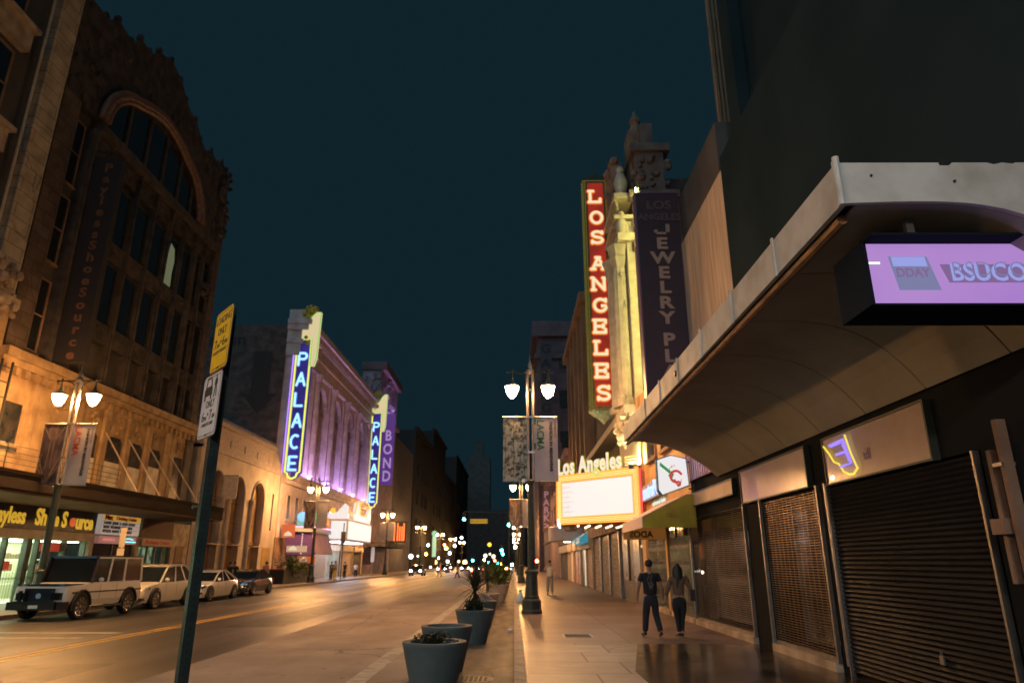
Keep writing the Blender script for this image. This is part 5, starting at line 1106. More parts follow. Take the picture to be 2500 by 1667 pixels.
# ---- Spanish white building
wh = mat('white_stucco', (.44, .38, .35), .8, col2=(.34, .29, .27), scale=.9, bump=.25, bscale=18)
t = thing('spanish_building', 'cream stucco building with tall arches and a scalloped parapet, washed pink', 'building', (XF, 57, 0))
part('side_wall', MB().box(XF - 14, XF - .8, 48.1, 65, 0, 11.9), wh, t, world=True)
arches = [(51.2, 1.45), (55.3, 1.45), (59.9, 1.45)]
edges = [48.1]
for c, h in arches: edges += [c - h, c + h]
edges += [65.0]
for i in range(0, len(edges), 2): part('wall_pier', MB().box(XF - .799, XF, edges[i], edges[i+1], 0, 6.8), wh, t, world=True)
for k, (c, h) in enumerate(arches):
    lo = 48.1 if k == 0 else (arches[k-1][0] + c)/2; hi = 65.0 if k == 2 else (c + arches[k+1][0])/2
    poly = [(lo, 6.801), (c - h, 6.801)] + [(c + h*math.cos(R(a)), 6.801 + h*math.sin(R(a))) for a in range(170, 9, -10)] + [(c + h, 6.801), (hi, 6.801), (hi, 9.5), (lo, 9.5)]
    part('arch_wall', MB().prism(poly, 'x', XF - .799, XF), wh, t, world=True)
    m1 = MB().tube([(XF + .02, c - h - .02, 3.2)] + [(XF + .02, c + (h+.02)*math.cos(R(a)), 6.8 + (h+.02)*math.sin(R(a))) for a in range(180, -1, -15)] + [(XF + .02, c + h + .02, 3.2)], .10, 7)
    part('arch_moulding', m1, wh, t, world=True, smooth=True)
    w_ = part('arched_window', MB().box(XF - .6, XF - .55, c - h, c + h, 0, 8.3), mat('amber_brown_glazing', (.16, .10, .06), .35, col2=(.30, .19, .09), scale=.8) if k == 0 else bpy.data.materials['amber_brown_glazing'], t, world=True)
    part('glazing_bars', MB().box(XF - .549, XF - .45, c - h, c + h, 3.1, 3.3).box(XF - .549, XF - .45, c - .06, c + .06, 0, 8.2).box(XF - .549, XF - .45, c - h, c + h, 4.6, 4.68).box(XF - .549, XF - .45, c - h, c + h, 6.1, 6.18), 'brown', w_, world=True)
    part('column', MB().lathe([(.26, 0), (.26, .3), (.17, .4), (.15, 6.0), (.24, 6.4), (.26, 6.6)], (XF + .12, c - h - .25, 0), 12), wh, t, world=True, smooth=True)
    part('lower_awning_edge', MB().box(XF - .3, XF + .5, c - h + .3, c + h, 2.9, 2.98), 'stone', t, world=True)
for y, z0_, z1_ in ((49.0, 5.0, 7.6), (63.6, 4.4, 7.6)): part('slot_window', MB().box(XF + .001, XF + .02, y - .17, y + .17, z0_, z1_), 'glass_far', t, world=True)
part('side_entry', MB().box(XF + .001, XF + .03, 62.2, 64.2, 0, 2.9), mat('mustard_door', (.4, .27, .08), .6, col2=(.3, .19, .06), scale=2), t, world=True)
fz = mat('frieze_stucco', (.46, .40, .40), .8, col2=(.30, .25, .26), scale=5, bump=.8, bscale=14)
part('frieze', MB().box(XF - .799, XF + .02, 48.1, 62.6, 9.501, 11.4).box(XF - .799, XF + .22, 48.1, 62.8, 11.401, 11.7).box(XF - .799, XF + .14, 48.1, 65, 9.45, 9.7), fz, t, world=True)
m1 = MB(); y = 48.3
while y < 62.6: m1.lathe([(.18, 0), (.2, .12), (.1, .26), (.02, .34)], (XF + .1, y, 11.7), 6); y += .44
for i in range(5): m1.ball((XF + .03, 50 + i*2.9, 10.4), .16, 8, 5, (.5, 1, 2.2))
part('cresting', m1, fz, t, world=True)
part('corner_scroll', MB().prism([(62.6, 9.7), (65, 9.7), (65, 10.1), (64.6, 10.5), (64.1, 10.6), (63.7, 11.2), (63.1, 11.4), (62.6, 12.0)], 'x', XF - .799, XF + .05), wh, t, world=True)
t = thing('white_flag_sign', 'pale two-panel sign board projecting from the cream stucco building', 'sign', (XF + .9, 52.2, 6.2))
part('panel', MB().box(XF + .1, XF + 1.15, 52.2, 52.28, 6.2, 7.9), mat('pale_sign_cloth', (.6, .5, .42), .7, col2=(.4, .33, .3), scale=4), t, world=True)
part('bracket', MB().box(XF, XF + 1.15, 52.22, 52.26, 7.9, 7.95), 'metal_dark', t, world=True)

# ---- Palace theatre
t = thing('palace_theatre', 'grand purple washed theatre facade with tall arched bays and heavy cornice', 'theatre', (XF, 85, 0))
XP = XF - .2
pst = mat('palace_stone', (.56, .48, .50), .7, col2=(.40, .33, .36), scale=1.2, bump=.4, bscale=6)
part('side_wall', MB().box(XP - 26, XP - .9, 66.0, 104.8, 0, 24.8), blockmat('dark_side_brick', (.12, .085, .08), (.095, .065, .065), (.06, .045, .045), .8, .3, (0, 2), .9, .01, .3, noise=.6), t, world=True)
part('painted_arrow', MB().prism([(-26.2, 22.0), (-24.4, 22.0), (-24.4, 17.6), (-23.5, 17.6), (-25.3, 15.6), (-27.1, 17.6), (-26.2, 17.6)], 'y', 65.97, 65.99), mat('faded_black_paint', (.035, .03, .03), .9), t, world=True)
part('painted_ghost_lettering', text_mb('Saroun', 2.0, (-30.0, 65.98, 23.2), ext=.005, bold=.02), bpy.data.materials['faded_black_paint'], t, world=True)
each('small_window', [(-30, -28.8, 65.95, 65.99, 14.5, 16.5), (-34, -32.8, 65.95, 65.99, 14.5, 16.5), (-27.2, -26.2, 65.95, 65.99, 12.4, 14.0)], 'glass_far', t)
part('lower_wall', MB().box(XP - .899, XP, 66.0, 104.8, 3.9, 9.6), pst, t, world=True)
bays = [70.8 + i*6.9 for i in range(5)]
for i in range(6):
    y = 66.6 + i*6.9 + (0 if i < 5 else .6)
    yw = .9 if 0 < i < 5 else .75
    part('giant_pier', MB().box(XP - .899, XP + .25, y - yw + .3, y + yw + .3, 9.601, 21.6).tube([(XP + .3, y + .3, 10.4), (XP + .3, y + .3, 20.8)], .42, 10).lathe([(.45, 20.8), (.75, 21.5), (.6, 21.59)], (XP + .3, y + .3, 0), 10), pst, t, world=True)
for i, c in enumerate(bays[:5]):
    c = c - .45; h = 2.1
    poly = [(c - h - .45, 19.0), (c - h, 19.0)] + [(c + h*math.cos(R(a)), 19.0 + 1.9*math.sin(R(a))) for a in range(165, 14, -15)] + [(c + h, 19.0), (c + h + .45, 19.0), (c + h + .45, 21.6), (c - h - .45, 21.6)]
    part('bay_arch', MB().prism(poly, 'x', XP - .5, XP), pst, t, world=True)
    m1 = MB()
    for dy in (-1.3, 0, 1.3): m1.tube([(XP - .3, c + dy, 10.2), (XP - .3, c + dy, 17.6)], .16, 8).ball((XP - .3, c + dy, 17.7), .28, 8, 5)
    for z in (13.4, 17.9): m1.box(XP - .6, XP - .35, c - h, c + h, z, z + .6)
    part('bay_colonnette', m1, mat('brown_bay_stone', (.30, .2, .16), .7, col2=(.18, .12, .1), scale=3, bump=.4) if i == 0 else bpy.data.materials['brown_bay_stone'], t, world=True, smooth=True)
    part('bay_window', MB().box(XP - .88, XP - .8, c - h, c + h, 10.3, 20.4), 'glass_far', t, world=True)
part('entablature', MB().box(XP - .899, XP + .5, 66.0, 104.8, 21.601, 22.9).box(XP - .899, XP + .75, 65.9, 104.9, 22.901, 23.3).box(XP - .899, XP + .55, 66.0, 104.8, 23.301, 24.3).box(XP - .899, XP + 1.5, 65.7, 105.1, 24.9, 25.4).box(XP - .899, XP + 1.2, 65.8, 105.0, 24.301, 24.899).box(XP - .899, XP + .7, 66, 104.8, 25.401, 26.5), pst, t, world=True)
m1 = MB(); y = 66.3
while y < 104.5: m1.box(XP + .76, XP + 1.15, y, y + .3, 24.0, 24.29); y += .75
part('modillions', m1, pst, t, world=True)
m1 = MB()
for (y0_, y1_) in ((65.9, 68.2), (102.4, 104.8)):
    for i in range(30): m1.ball((XP + rr.uniform(.5, 1.4), rr.uniform(y0_, y1_), rr.uniform(22.9, 27.0)), rr.uniform(.2, .42), 6, 4)
part('yellow_lit_corner_ornament', m1, mat('yellow_lit_ornament', (.55, .45, .05), .5, col2=(.3, .24, .04), scale=4), t, world=True, smooth=True)  # yellow floodlighting is mixed into the ornament's colour
part('ledge', MB().box(XP + .62, XP + .70, 66.2, 104.6, 9.601, 9.95).box(XP - .1, XP + .70, 66.2, 104.6, 9.3, 9.6).box(XP - .1, XP + .5, 66.2, 104.6, 8.9, 9.299), pst, t, world=True)
part('violet_floodlight', MB().box(XP + .42, XP + .58, 67, 104, 9.65, 9.75), emit('violet_flood', (.58, .38, 1.0), 105), t, world=True)
part('yellow_floodlight', MB().box(XP + .9, XP + 1.0, 66.8, 67.0, 21.0, 21.1), emit('yellow_flood', (1, .8, .1), 300), t, world=True)
window_set(t, 'L', XP + .002, (68.6, 71.2, 73.8, 77.5, 81, 84.5, 88, 92, 96, 100), (5.6,), 1.2, 2.4, pst, 'glass_far', mull=False)
part('ground_floor', MB().box(XP - .899, XP, 66.0, 104.8, 0, 3.899), 'brown', t, world=True)
def palace_sign(label, y, dx=0):
    t = thing('neon_blade_sign', label, 'blade sign', (-21.3, y, 9.3))
    xa, xb = -22.15 + dx, -20.5 + dx; z0, z1 = 9.9, 23.3
    part('violet_edge_tube', MB().tube([(xa - .13, y - .12, 9.8), (xa - .13, y - .12, 22.6)], .04, 6), bpy.data.materials.get('violet_edge_neon') or emit('violet_edge_neon', (.34, .16, 1.0), 2.5), t, world=True)
    navy = emit('navy_sign_panel', (.045, .03, .30), .8, (.02, .015, .12), .5) if 'navy_sign_panel' not in bpy.data.materials else bpy.data.materials['navy_sign_panel']
    part('panel', MB().box(xa, xb, y, y + .5, z0, z1).prism([(xa, z0), (xb, z0), (xb - .35, z0 - .45), (xb - .82, z0 - .75), (xa + .35, z0 - .45)], 'y', y + .001, y + .49), navy, t, world=True)
    yg = emit('yellow_green_neon', (.80, .82, .12), 1.15) if 'yellow_green_neon' not in bpy.data.materials else bpy.data.materials['yellow_green_neon']
    bd = [(xa + .12, z1), (xa + .12, z0 + .05), (xa + .35, z0 - .1), (xa + .45, z0 - .45), (xa + .82, z0 - .62), (xb - .45, z0 - .45), (xb - .35, z0 - .1), (xb - .12, z0 + .05), (xb - .12, z1), (xa + .12, z1)]
    part('border_neon', MB().tube([(p[0], y - .05, p[1]) for p in bd], .10, 7), yg, t, world=True, smooth=True)
    cr = [(xa, z1 + .02), (xb - .05, z1 + .02), (xb - .05, z1 - 2.8), (xb + .35, z1 - 2.8), (xb + .55, z1 - 2.0), (xb + .65, z1 + 2.9), (xb + .2, z1 + 2.9), (xb - .2, z1 + 2.5), (xb - .55, z1 + 1.8), (xa + .45, z1 + 1.25), (xa + .1, z1 + .8)]
    crm = emit('cream_crest', (.80, .66, .36), .85) if 'cream_crest' not in bpy.data.materials else bpy.data.materials['cream_crest']
    part('crest', MB().prism(cr, 'y', y - .12, y + .3), crm, t, world=True)
    gn = emit('green_rim_neon', (.20, .65, .08), .9) if 'green_rim_neon' not in bpy.data.materials else bpy.data.materials['green_rim_neon']
    part('crest_rim', MB().tube([(p[0], y - .14, p[1]) for p in cr + cr[:1]], .05, 5), gn, t, world=True)
    cy = emit('ice_blue_neon', (.30, .66, 1.0), 1.7) if 'ice_blue_neon' not in bpy.data.materials else bpy.data.materials['ice_blue_neon']
    hb = emit('blue_letter_glow', (.10, .16, .85), .9) if 'blue_letter_glow' not in bpy.data.materials else bpy.data.materials['blue_letter_glow']
    for i, ch in enumerate('PALACE'):
        z = 21.2 - 2.09 * i
        a = MB(); stroke_letter(a, ch, (xa + xb)/2, z, y - .02, .80, 1.25, .19, False, .12); part('letter_glow_layer', a, hb, t, world=True)  # flat emissive copy paints the blue glow round each letter
        a = MB(); stroke_letter(a, ch, (xa + xb)/2, z, y - .09, .80, 1.25, .11, False, .5); part('neon_letter', a, cy, t, world=True, smooth=True)
palace_sign('nearer neon blade sign reading PALACE, yellow rim and ice blue letters', 66.2)
palace_sign('farther neon blade sign reading PALACE at the end of the purple facade', 102.6, .45)
# marquee of the palace
t = thing('theatre_marquee', 'glaring white theatre marquee with orange neon edge under the purple facade', 'marquee', (-20, 82, 3.8))
part('body', MB().box(XP + .3, -18.2, 77.2, 90, 3.9, 6.2), mat('pink_white_body', (.6, .5, .5), .5), t, world=True)
part('light_panel', MB().box(XP + .5, -18.35, 77.15, 77.199, 4.1, 6.0), wm, t, world=True); part('light_panel', MB().box(-18.199, -18.15, 77.4, 89.8, 4.1, 6.0), wm, t, world=True)
m1 = MB().prism([(XP + .6, 6.2), (-18.3, 6.2), (-18.3, 7.6), (-18.7, 7.9), (-19.0, 7.5), (-19.6, 6.9), (XP + .8, 6.8)], 'y', 77.3, 77.6).prism([(77.6, 6.2), (89.6, 6.2), (89.6, 8.2), (88.6, 8.0), (87, 6.9), (83.6, 6.9), (82.6, 8.4), (81.4, 8.3), (80.6, 6.8), (77.6, 6.8)], 'x', -18.6, -18.3)
part('crest_panel', m1, emit('white_crest_panel', (1, .93, .9), .8), t, world=True)
part('orange_neon_edge', MB().tube([(-18.25, y, z) for y, z in ((77.8, 6.9), (80.6, 6.95), (81.4, 8.4), (82.6, 8.5), (83.6, 7.0), (87, 7.0), (88.6, 8.15), (89.6, 8.3))], .07, 6).ball((-21.0, 77.1, 7.0), .3, 8, 6).ball((-19.9, 77.1, 7.1), .3, 8, 6), on, t, world=True)
part('green_neon_edge', MB().tube([(XP + .5, 77.1, 6.1), (XP + .5, 77.1, 6.7), (XP + 1.6, 77.1, 6.85)], .07, 6), emit('green_neon', (.05, .6, .2), 1.5), t, world=True)
part('soffit_light', MB().box(XP + 1, -18.9, 78, 89, 3.84, 3.89), emit('marquee_soffit_glow', (.95, .9, 1.0), 6), t, world=True)
part('name_lettering', text_mb('PALACE', .62, (-18.28, 79.2, 6.5), (0, 1, 0), (0, 0, 1), .02, bold=.01), 'alu', t, world=True)
# small storefronts under palace
t = thing('neon_canopy', 'short canopy with orange, pink and blue neon left of the palace marquee', 'canopy', (-20.5, 71, 4))
part('body', MB().box(XP, -19.6, 68.6, 75.8, 4.5, 4.95), mat('silver_canopy', (.5, .5, .54), .4), t, world=True)
part('pink_neon', MB().tube([(XP + .2, 68.55, 4.97), (-19.6, 68.55, 4.97), (-19.55, 75.8, 4.97)], .07, 6), emit('pink_white_neon', (1, .45, .75), 2.0), t, world=True)
part('orange_lettering', text_mb('CHINA', .9, (-19.5, 72.4, 5.6), (0, 1, 0), (0, 0, 1), .03, bold=.03, sx=1.3), emit('orange_sign_letters', (1, .22, .03), 1.6), t, world=True)
part('orange_panel', MB().box(-19.75, -19.6, 70.6, 75.6, 5.0, 6.1), emit('orange_board_glow', (.75, .24, .08), .55), t, world=True)
part('blue_emblem', MB().ball((-20.6, 68.5, 5.9), .55, 12, 8, (1, .3, .9)), emit('blue_emblem_glow', (.25, .6, .95), 1.1), t, world=True)
part('teal_base', MB().box(-21.1, -20.3, 68.45, 68.5, 5.0, 5.5), emit('teal_glow', (.2, .6, .5), .7), t, world=True)
t = thing('purple_awning', 'deep purple awning with pale triangular side under the neon canopy', 'awning', (-20.4, 71, 2.6))
part('canvas', MB().prism([(XP, 2.4), (XP, 4.45), (-19.8, 4.45), (-19.2, 2.4)], 'y', 69.0, 69.1), mat('purple_canvas', (.12, .06, .30), .7), t, world=True)
part('front_canvas', MB().prism([(-19.8, 4.45), (-19.2, 2.4), (-19.15, 2.4), (-19.75, 4.45)], 'y', 69.101, 75.4), mat('lilac_canvas', (.40, .26, .46), .7, col2=(.5, .36, .5), scale=1), t, world=True)
part('bulb_string', (lambda m: [m.ball((-20.6, 68.95, 2.5 + i*.2), .07, 6, 4) for i in range(10)] and m)(MB()), emit('bulb_string_glow', (1, .7, .6), 1.0), t, world=True)
for k, (y, z, c1, lab) in enumerate(((66.8, 4.2, 'o', 'square orange lit restaurant sign high on the cream building corner'), (66.9, 2.9, 'c', 'rounded cream lit sign plate below the orange one'), (68.8, 1.9, 'r', 'orange and white lit panel under the purple awning'))):
    t = thing('lit_sign', lab, 'sign', (-21, y, z))
    x0 = -21.9 + k*.55
    part('panel', MB().box(x0, x0 + (1.2, 1.9, 1.7)[k], y - .1, y, z - .3, z + (.9, .25, .35)[k]), (emit('orange_red_panel', (.75, .16, .05), .65), emit('cream_panel_glow', (.7, .5, .28), .65), bpy.data.materials.get('orange_red_panel'))[k], t, world=True)
    part('white_emblem', MB().prism([(x0 + .2, z - .15), (x0 + 1.0, z - .15), (x0 + .9, z + .1), (x0 + .6, z + .28), (x0 + .3, z + .1)], 'y', y - .13, y - .101), emit('white_emblem_glow', (.9, .8, .65), .7) if k == 0 else bpy.data.materials['white_emblem_glow'], t, world=True)
for y, lab in ((77.5, 'brown shuttered lobby front under the palace marquee'), (83.5, 'cool white lit lobby doorway under the palace marquee'), (90.5, 'tan shopfront right of the palace marquee'), (97.0, 'dark shopfront with teal edge beyond the palace marquee')):
    shopfront(lab, y, y + 5.8, [shopm, emit('cool_lobby_glow', (.45, .6, .6), .45, (.1, .12, .12), 1.0), mat('tan_front', (.42, .32, .2), .6), M['darkwall']][[77.5, 83.5, 90.5, 97.0].index(y)], side='L', h=3.7)
t = thing('hedge_barrier', 'low dark patio barrier with olive shrubs before the palace side shops', 'barrier', (-18.9, 64, 0))
part('panels', MB().box(-19.9, -18.75, 58.5, 58.58, 0, 1.1).box(-18.8, -18.72, 58.5, 65.2, 0, 1.1), 'black', t, world=True)
part('top_rail', MB().box(-19.9, -18.7, 58.42, 58.5, 1.1, 1.18), 'red', t, world=True)
bushy((-19.3, 61.0, 0), 'olive shrub behind the black patio barrier near the left lamp', 2.0, 1.1, 1400, 'leaf', 31, .14, stems=12)
bushy((-19.2, 64.3, 0), 'taller dry shrub beside the base of the far left lamp', 2.1, .9, 1000, 'leafyel', 32, .13, stems=10)
# ---- BOND tower and far left
t = thing('ornate_tower', 'narrow ornate building with purple light on its top, beyond the palace', 'tower', (XF, 115, 0))
part('wall', MB().box(XF - 3.2, XF, 110, 126, 0, 33), pst if False else mat('violet_grey_stone', (.30, .24, .30), .8, col2=(.18, .14, .18), scale=.8, bump=.4), t, world=True)
part('cornice', MB().box(XF - 3.4, XF + .8, 109.7, 126.2, 32.2, 33.6), 'plum', t, world=True)
m1 = MB()
for i in range(30): m1.ball((XF - rr.uniform(0, 3), 109.9, rr.uniform(23, 32)), rr.uniform(.2, .6), 6, 4)
for i in range(20): m1.ball((XF + .1, rr.uniform(110, 125), rr.uniform(25, 32)), rr.uniform(.2, .6), 6, 4)
part('carved_ornament', m1, bpy.data.materials['violet_grey_stone'], t, world=True, smooth=True)
part('violet_uplight', MB().box(XF + .5, XF + .7, 111, 124, 24.6, 24.7), emit('violet_uplight_glow', (.55, .35, 1), 90), t, world=True)
part('uplight_ledge', MB().box(XF, XF + .9, 110.2, 124.6, 24.3, 24.58).box(XF + .8, XF + .9, 110.2, 124.6, 24.581, 24.9).box(XF, XF + .9, 110.2, 110.3, 24.581, 24.95), bpy.data.materials['violet_grey_stone'], t, world=True)
t = thing('blade_sign', 'purple blade sign reading BOND in pale letters beyond the second neon sign', 'blade sign', (-21, 109, 14))
part('panel', MB().box(-21.4, -19.2, 108.6, 109.0, 13.2, 24.5), emit('purple_sign_panel', (.10, .035, .22), .8), t, world=True)
for ch, v in zip('BOND', (1064, 1097, 1131, 1163)):
    part('lettering', text_mb(ch, 2.3, (-20.1, 108.57, on_ray(925, v, 108.6).z), ext=.02, bold=.05, sx=.8), emit('lilac_letters', (.45, .28, .60), .8) if ch == 'B' else bpy.data.materials['lilac_letters'], t, world=True)
t = thing('low_block', 'low dark block with canopy past the palace on the left', 'building', (XF, 135, 0))
part('wall', MB().box(XF - 12, XF, 126.3, 150, 0, 24), 'darkwall', t, world=True); part('canopy', MB().box(XF, XF + 3, 106, 124, 3.9, 4.5), 'darkwall', t, world=True)
t = thing('neon_strip_sign', 'orange red neon letters M M glowing on the dark block past the palace', 'neon sign', (-19.4, 113, 5))
part('backing', MB().box(-20.4, -17.2, 113.1, 113.4, 4.6, 7.9), 'black', t, world=True)
m1 = MB()
for x0 in (-20.1, -18.6):
    for dx in (0, .35, .7, 1.0): m1.tube([(x0 + dx, 113, 4.9), (x0 + dx, 113, 7.6 - (.5 if dx in (.35, .7) else 0))], .09, 6)
part('neon_strokes', m1, emit('orange_red_neon', (1, .16, .03), 2.4), t, world=True)
for i, (y0_, y1_, h) in enumerate(((152, 185, 30), (186, 220, 36), (221, 262, 28), (263, 330, 40))):
    plain_building('far_building', ['first', 'second', 'third', 'last'][i] + ' dark building in the far left street wall', 'L', y0_, y1_, h, M['farwall'], ((y0_ + 6, y0_ + 14, y0_ + 22), (8, 14, 20), 2.2, 3))
for i, (y0_, y1_, h) in enumerate(((162, 200, 34), (201, 240, 26), (241, 330, 38))):
    plain_building('far_building', ['first', 'second', 'last'][i] + ' dark building in the far right street wall', 'R', y0_, y1_, h, M['farwall'], ((y0_ + 6, y0_ + 14, y0_ + 22), (8, 14, 20), 2.2, 3))
t = thing('street_end_block', 'dim building closing the far end of the street', 'building', (-8, 345, 0))
part('wall', MB().box(-60, 50, 345, 365, 0, 26), 'darkwall', t, world=True); part('setback', MB().box(-24, -12, 346, 360, 26, 52).box(-20, -15.5, 347, 352, 52, 60), 'darkwall', t, world=True)
# ================================================================ VEHICLES
hl_on = emit('headlight_glow', (1, .96, .9), 60); tl_on = emit('tail_glow', (1, .08, .03), 12)
def car(name, label, x, y, rz=0, L=4.7, Wd=1.88, H=1.45, belt=.92, hood=.86, gc=.22, paint='carwhite', kind='sedan', wr=.34, ws=(1.25, 1.95), rear=(3.6, 4.35), cat='parked car', group='cars parked along the left kerb', lights=False, roofm=None, rim='chrome', detail=True, base=G0):
    """front at local y=0 facing -y, tail at y=L; origin on the road at the front centre"""
    t = thing(name, label, cat, (x, y, base), rz, group)
    hw = Wd / 2; P = M[paint]; box = kind == 'box'
    if box:
        st = [(0, .78, .90), (.04, hood - .02, .96), (.9, hood + .02, .985), (ws[0], belt, 1.0), (2.5, belt, 1.0), (L - .1, belt, 1.0), (L, belt - .06, .97)]
    elif kind == 'suv':
        st = [(0, .62, .72), (.10, .80, .86), (.35, hood - .02, .93), (.9, hood + .06, .98), (ws[0], belt, 1.0), (2.6, belt + .02, 1.0), (L - .7, belt + .06, .98), (L - .15, belt, .92), (L, .75, .80)]
    else:
        st = [(0, .52, .66), (.12, .66, .84), (.45, hood - .06, .93), (.9, hood, .98), (ws[0], belt, 1.0), (2.6, belt + .02, 1.0), (L - .9, belt + .05, .98), (L - .15, belt + .02, .88), (L, .72, .74)]
    if not box:
        def cr(p0, p1, p2, p3, u): return tuple(.5*((2*b) + (c - a)*u + (2*a - 5*b + 4*c - d)*u*u + (3*b - a - 3*c + d)*u**3) for a, b, c, d in zip(p0, p1, p2, p3))
        st2 = []
        for i in range(len(st) - 1):
            q = [st[max(i-1, 0)], st[i], st[i+1], st[min(i+2, len(st)-1)]]
            for k in range(3): st2.append(cr(*q, k/3))
        st = st2 + [st[-1]]
    mb = MB()
    for i_, (s, zt, k) in enumerate(st):
        w = hw * k; zlo = gc + (.10 if i_ in (0, len(st) - 1) and not box else 0); f_ = max(0, 1 - min(abs(s - .9), abs(s - (L - .95)))/.6) * (.022 if not box else 0)
        mb.v += [(-w*.93, s, zlo), (-w - f_, s, gc + .20), (-w - f_, s, zt*.70), (-w*.955, s, zt - .05), (-w*.84 if not box else -w*.93, s, zt), (w*.84 if not box else w*.93, s, zt), (w*.955, s, zt - .05), (w + f_, s, zt*.70), (w + f_, s, gc + .20), (w*.93, s, zlo)]
    n = 10
    for i in range(len(st) - 1):
        for k in range(n): mb.f.append((i*n + k, i*n + (k+1) % n, (i+1)*n + (k+1) % n, (i+1)*n + k))
    mb.f += [tuple(range(n)), tuple((len(st)-1)*n + k for k in reversed(range(n)))]
    part('body', mb, P, t, smooth=not box)
    # greenhouse: frustum of glass, roof panel and pillars
    yb0, yt0 = ws; yt1, yb1 = rear; wb = hw*.93; wt = hw*(.90 if box else .74); zb = belt - .02; zr = H
    if box: prof = [(yb0, zb), (yt0, zr - .02), ((yt0 + yt1)/2, zr), (yt1, zr - .02), (yb1, zb)]
    else:
        ctl = [(yb0 - .6, zb - .25), (yb0, zb), (yt0 - .18, zr - .13), (yt0 + .3, zr - .03), ((yt0 + yt1)/2 + .1, zr), (yt1, zr - .05), (yb1, zb + .06), (yb1 + .4, zb - .1)]
        prof = []
        for i in range(1, len(ctl) - 2):
            for k in range(4): prof.append(cr(ctl[i-1], ctl[i], ctl[i+1], ctl[i+2], k/4))
        prof.append(ctl[-2])
    def wz(z): return wb + (wt - wb) * max(0, min(1, (z - zb)/(zr - zb)))
    g = MB(); ng = len(prof)
    for y_, z_ in prof: g.v += [(-wb, y_, zb - .01), (-wz(z_), y_, z_), (wz(z_), y_, z_), (wb, y_, zb - .01)]
    for i in range(ng - 1):
        for q in range(4): g.f.append((i*4 + q, i*4 + (q+1) % 4, (i+1)*4 + (q+1) % 4, (i+1)*4 + q))
    g.f += [(0, 1, 2, 3), tuple((ng-1)*4 + q for q in (3, 2, 1, 0))]
    part('windows', g, 'glass', t)
    rp = [(y_, z_) for y_, z_ in prof if y_ >= yt0 - .06 and y_ <= yt1 + .06] if not box else [(yt0 - .05, zr - .01), ((yt0 + yt1)/2, zr + .02), (yt1 + .03, zr - .01)]
    r = MB()
    for y_, z_ in rp: w_ = wz(z_); r.v += [(-w_ - .02, y_, z_ - .06), (-w_*.97, y_, z_ + .018), (w_*.97, y_, z_ + .018), (w_ + .02, y_, z_ - .06)]
    for i in range(len(rp) - 1):
        for q in range(4): r.f.append((i*4 + q, i*4 + (q+1) % 4, (i+1)*4 + (q+1) % 4, (i+1)*4 + q))
    r.f += [(0, 1, 2, 3), tuple((len(rp)-1)*4 + q for q in (3, 2, 1, 0))]
    part('roof', r, roofm or P, t, smooth=True)
    if not box:
        rl_ = MB()
        for s in (-1, 1): rl_.tube([(s*(wz(z_) + .004), y_, z_ - .01) for y_, z_ in prof], [.04]*5 + [.03]*(ng - 10) + [.055]*5, 7)
        part('roof_rails', rl_, P, t, smooth=True)
    def onside(s, f, u):  # f along base-top, u 0..1 height
        ya = yb0 + (yt0 - yb0)*u; yc = yb1 + (yt1 - yb1)*u
        return (s*(wb + (wt - wb)*u + .004), ya + (yc - ya)*f, zb + (zr - .03 - zb)*u)
    pl = MB()
    for s in (-1, 1):
        for f in ((.40, .70) if not box else (0, .30, .62, 1)):
            wd = .055
            pl.bar(onside(s, f, 0), onside(s, f, 1), wd if not box else .11, .03, up=(1, 0, 0))
        if box: pl.bar(onside(s, 0, .98), onside(s, 1, .98), .05, .05)
    part('pillars', pl, P, t)
    if box: part('black_front_pillars', MB().bar(onside(-1, -.01, 0), onside(-1, -.01, 1), .14, .05, up=(1, 0, 0)).bar(onside(1, -.01, 0), onside(1, -.01, 1), .14, .05, up=(1, 0, 0)), 'carblack', t)
    # wheels
    for yy in (.86 if not box else .80, L - (.95 if not box else .85)):
        for s in (-1, 1):
            xo = s * (hw + .012)
            arch = MB(); pts = [(yy + (wr + .075)*math.cos(R(a)), wr + (wr + .075)*math.sin(R(a))) for a in range(-25, 206, 11)]
            arch.prism(pts, 'x', min(xo - s*.16, xo), max(xo - s*.16, xo)); part('wheel_arch', arch, 'black', t)
            xa = xo + s*.02; w_ = part('wheel', MB().tube([(xa - s*.24, yy, wr), (xa - s*.22, yy, wr)], wr*.5, 12), 'black', t)
            ty = MB(); prof = [(wr*.66, -.11), (wr*.93, -.115), (wr, -.08), (wr, .08), (wr*.93, .115), (wr*.66, .11)]
            ty.lathe(prof, n=28, cap=False); ty.xf(Matrix.Translation((xa - s*.115, yy, wr)) @ Matrix.Rotation(R(90), 4, 'Y')); part('tyre', ty, 'rubber', w_, smooth=True)
            rm = MB(); rm.lathe([(wr*.64, .02), (wr*.68, .11), (wr*.72, .115), (wr*.70, .02)], n=28, cap=False); rm.lathe([(wr*.66, 0), (wr*.66, .005)], n=28)
            s0 = len(rm.v)
            for q in range(9 if box else 7):
                a = 2*math.pi*q/(9 if box else 7); rm.bar((wr*.1*math.cos(a), wr*.1*math.sin(a), .07), (wr*.68*math.cos(a), wr*.68*math.sin(a), .095), wr*.12, .03)
            rm.lathe([(wr*.16, .05), (wr*.14, .10)], n=10)
            rm.xf(Matrix.Translation((xa - s*.115, yy, wr)) @ Matrix.Rotation(R(90*s), 4, 'Y')); part('rim', rm, rim, w_)
    # lamps, grille, bumper
    hx = hw * .70; hz = (hood - .16) if not box else .82
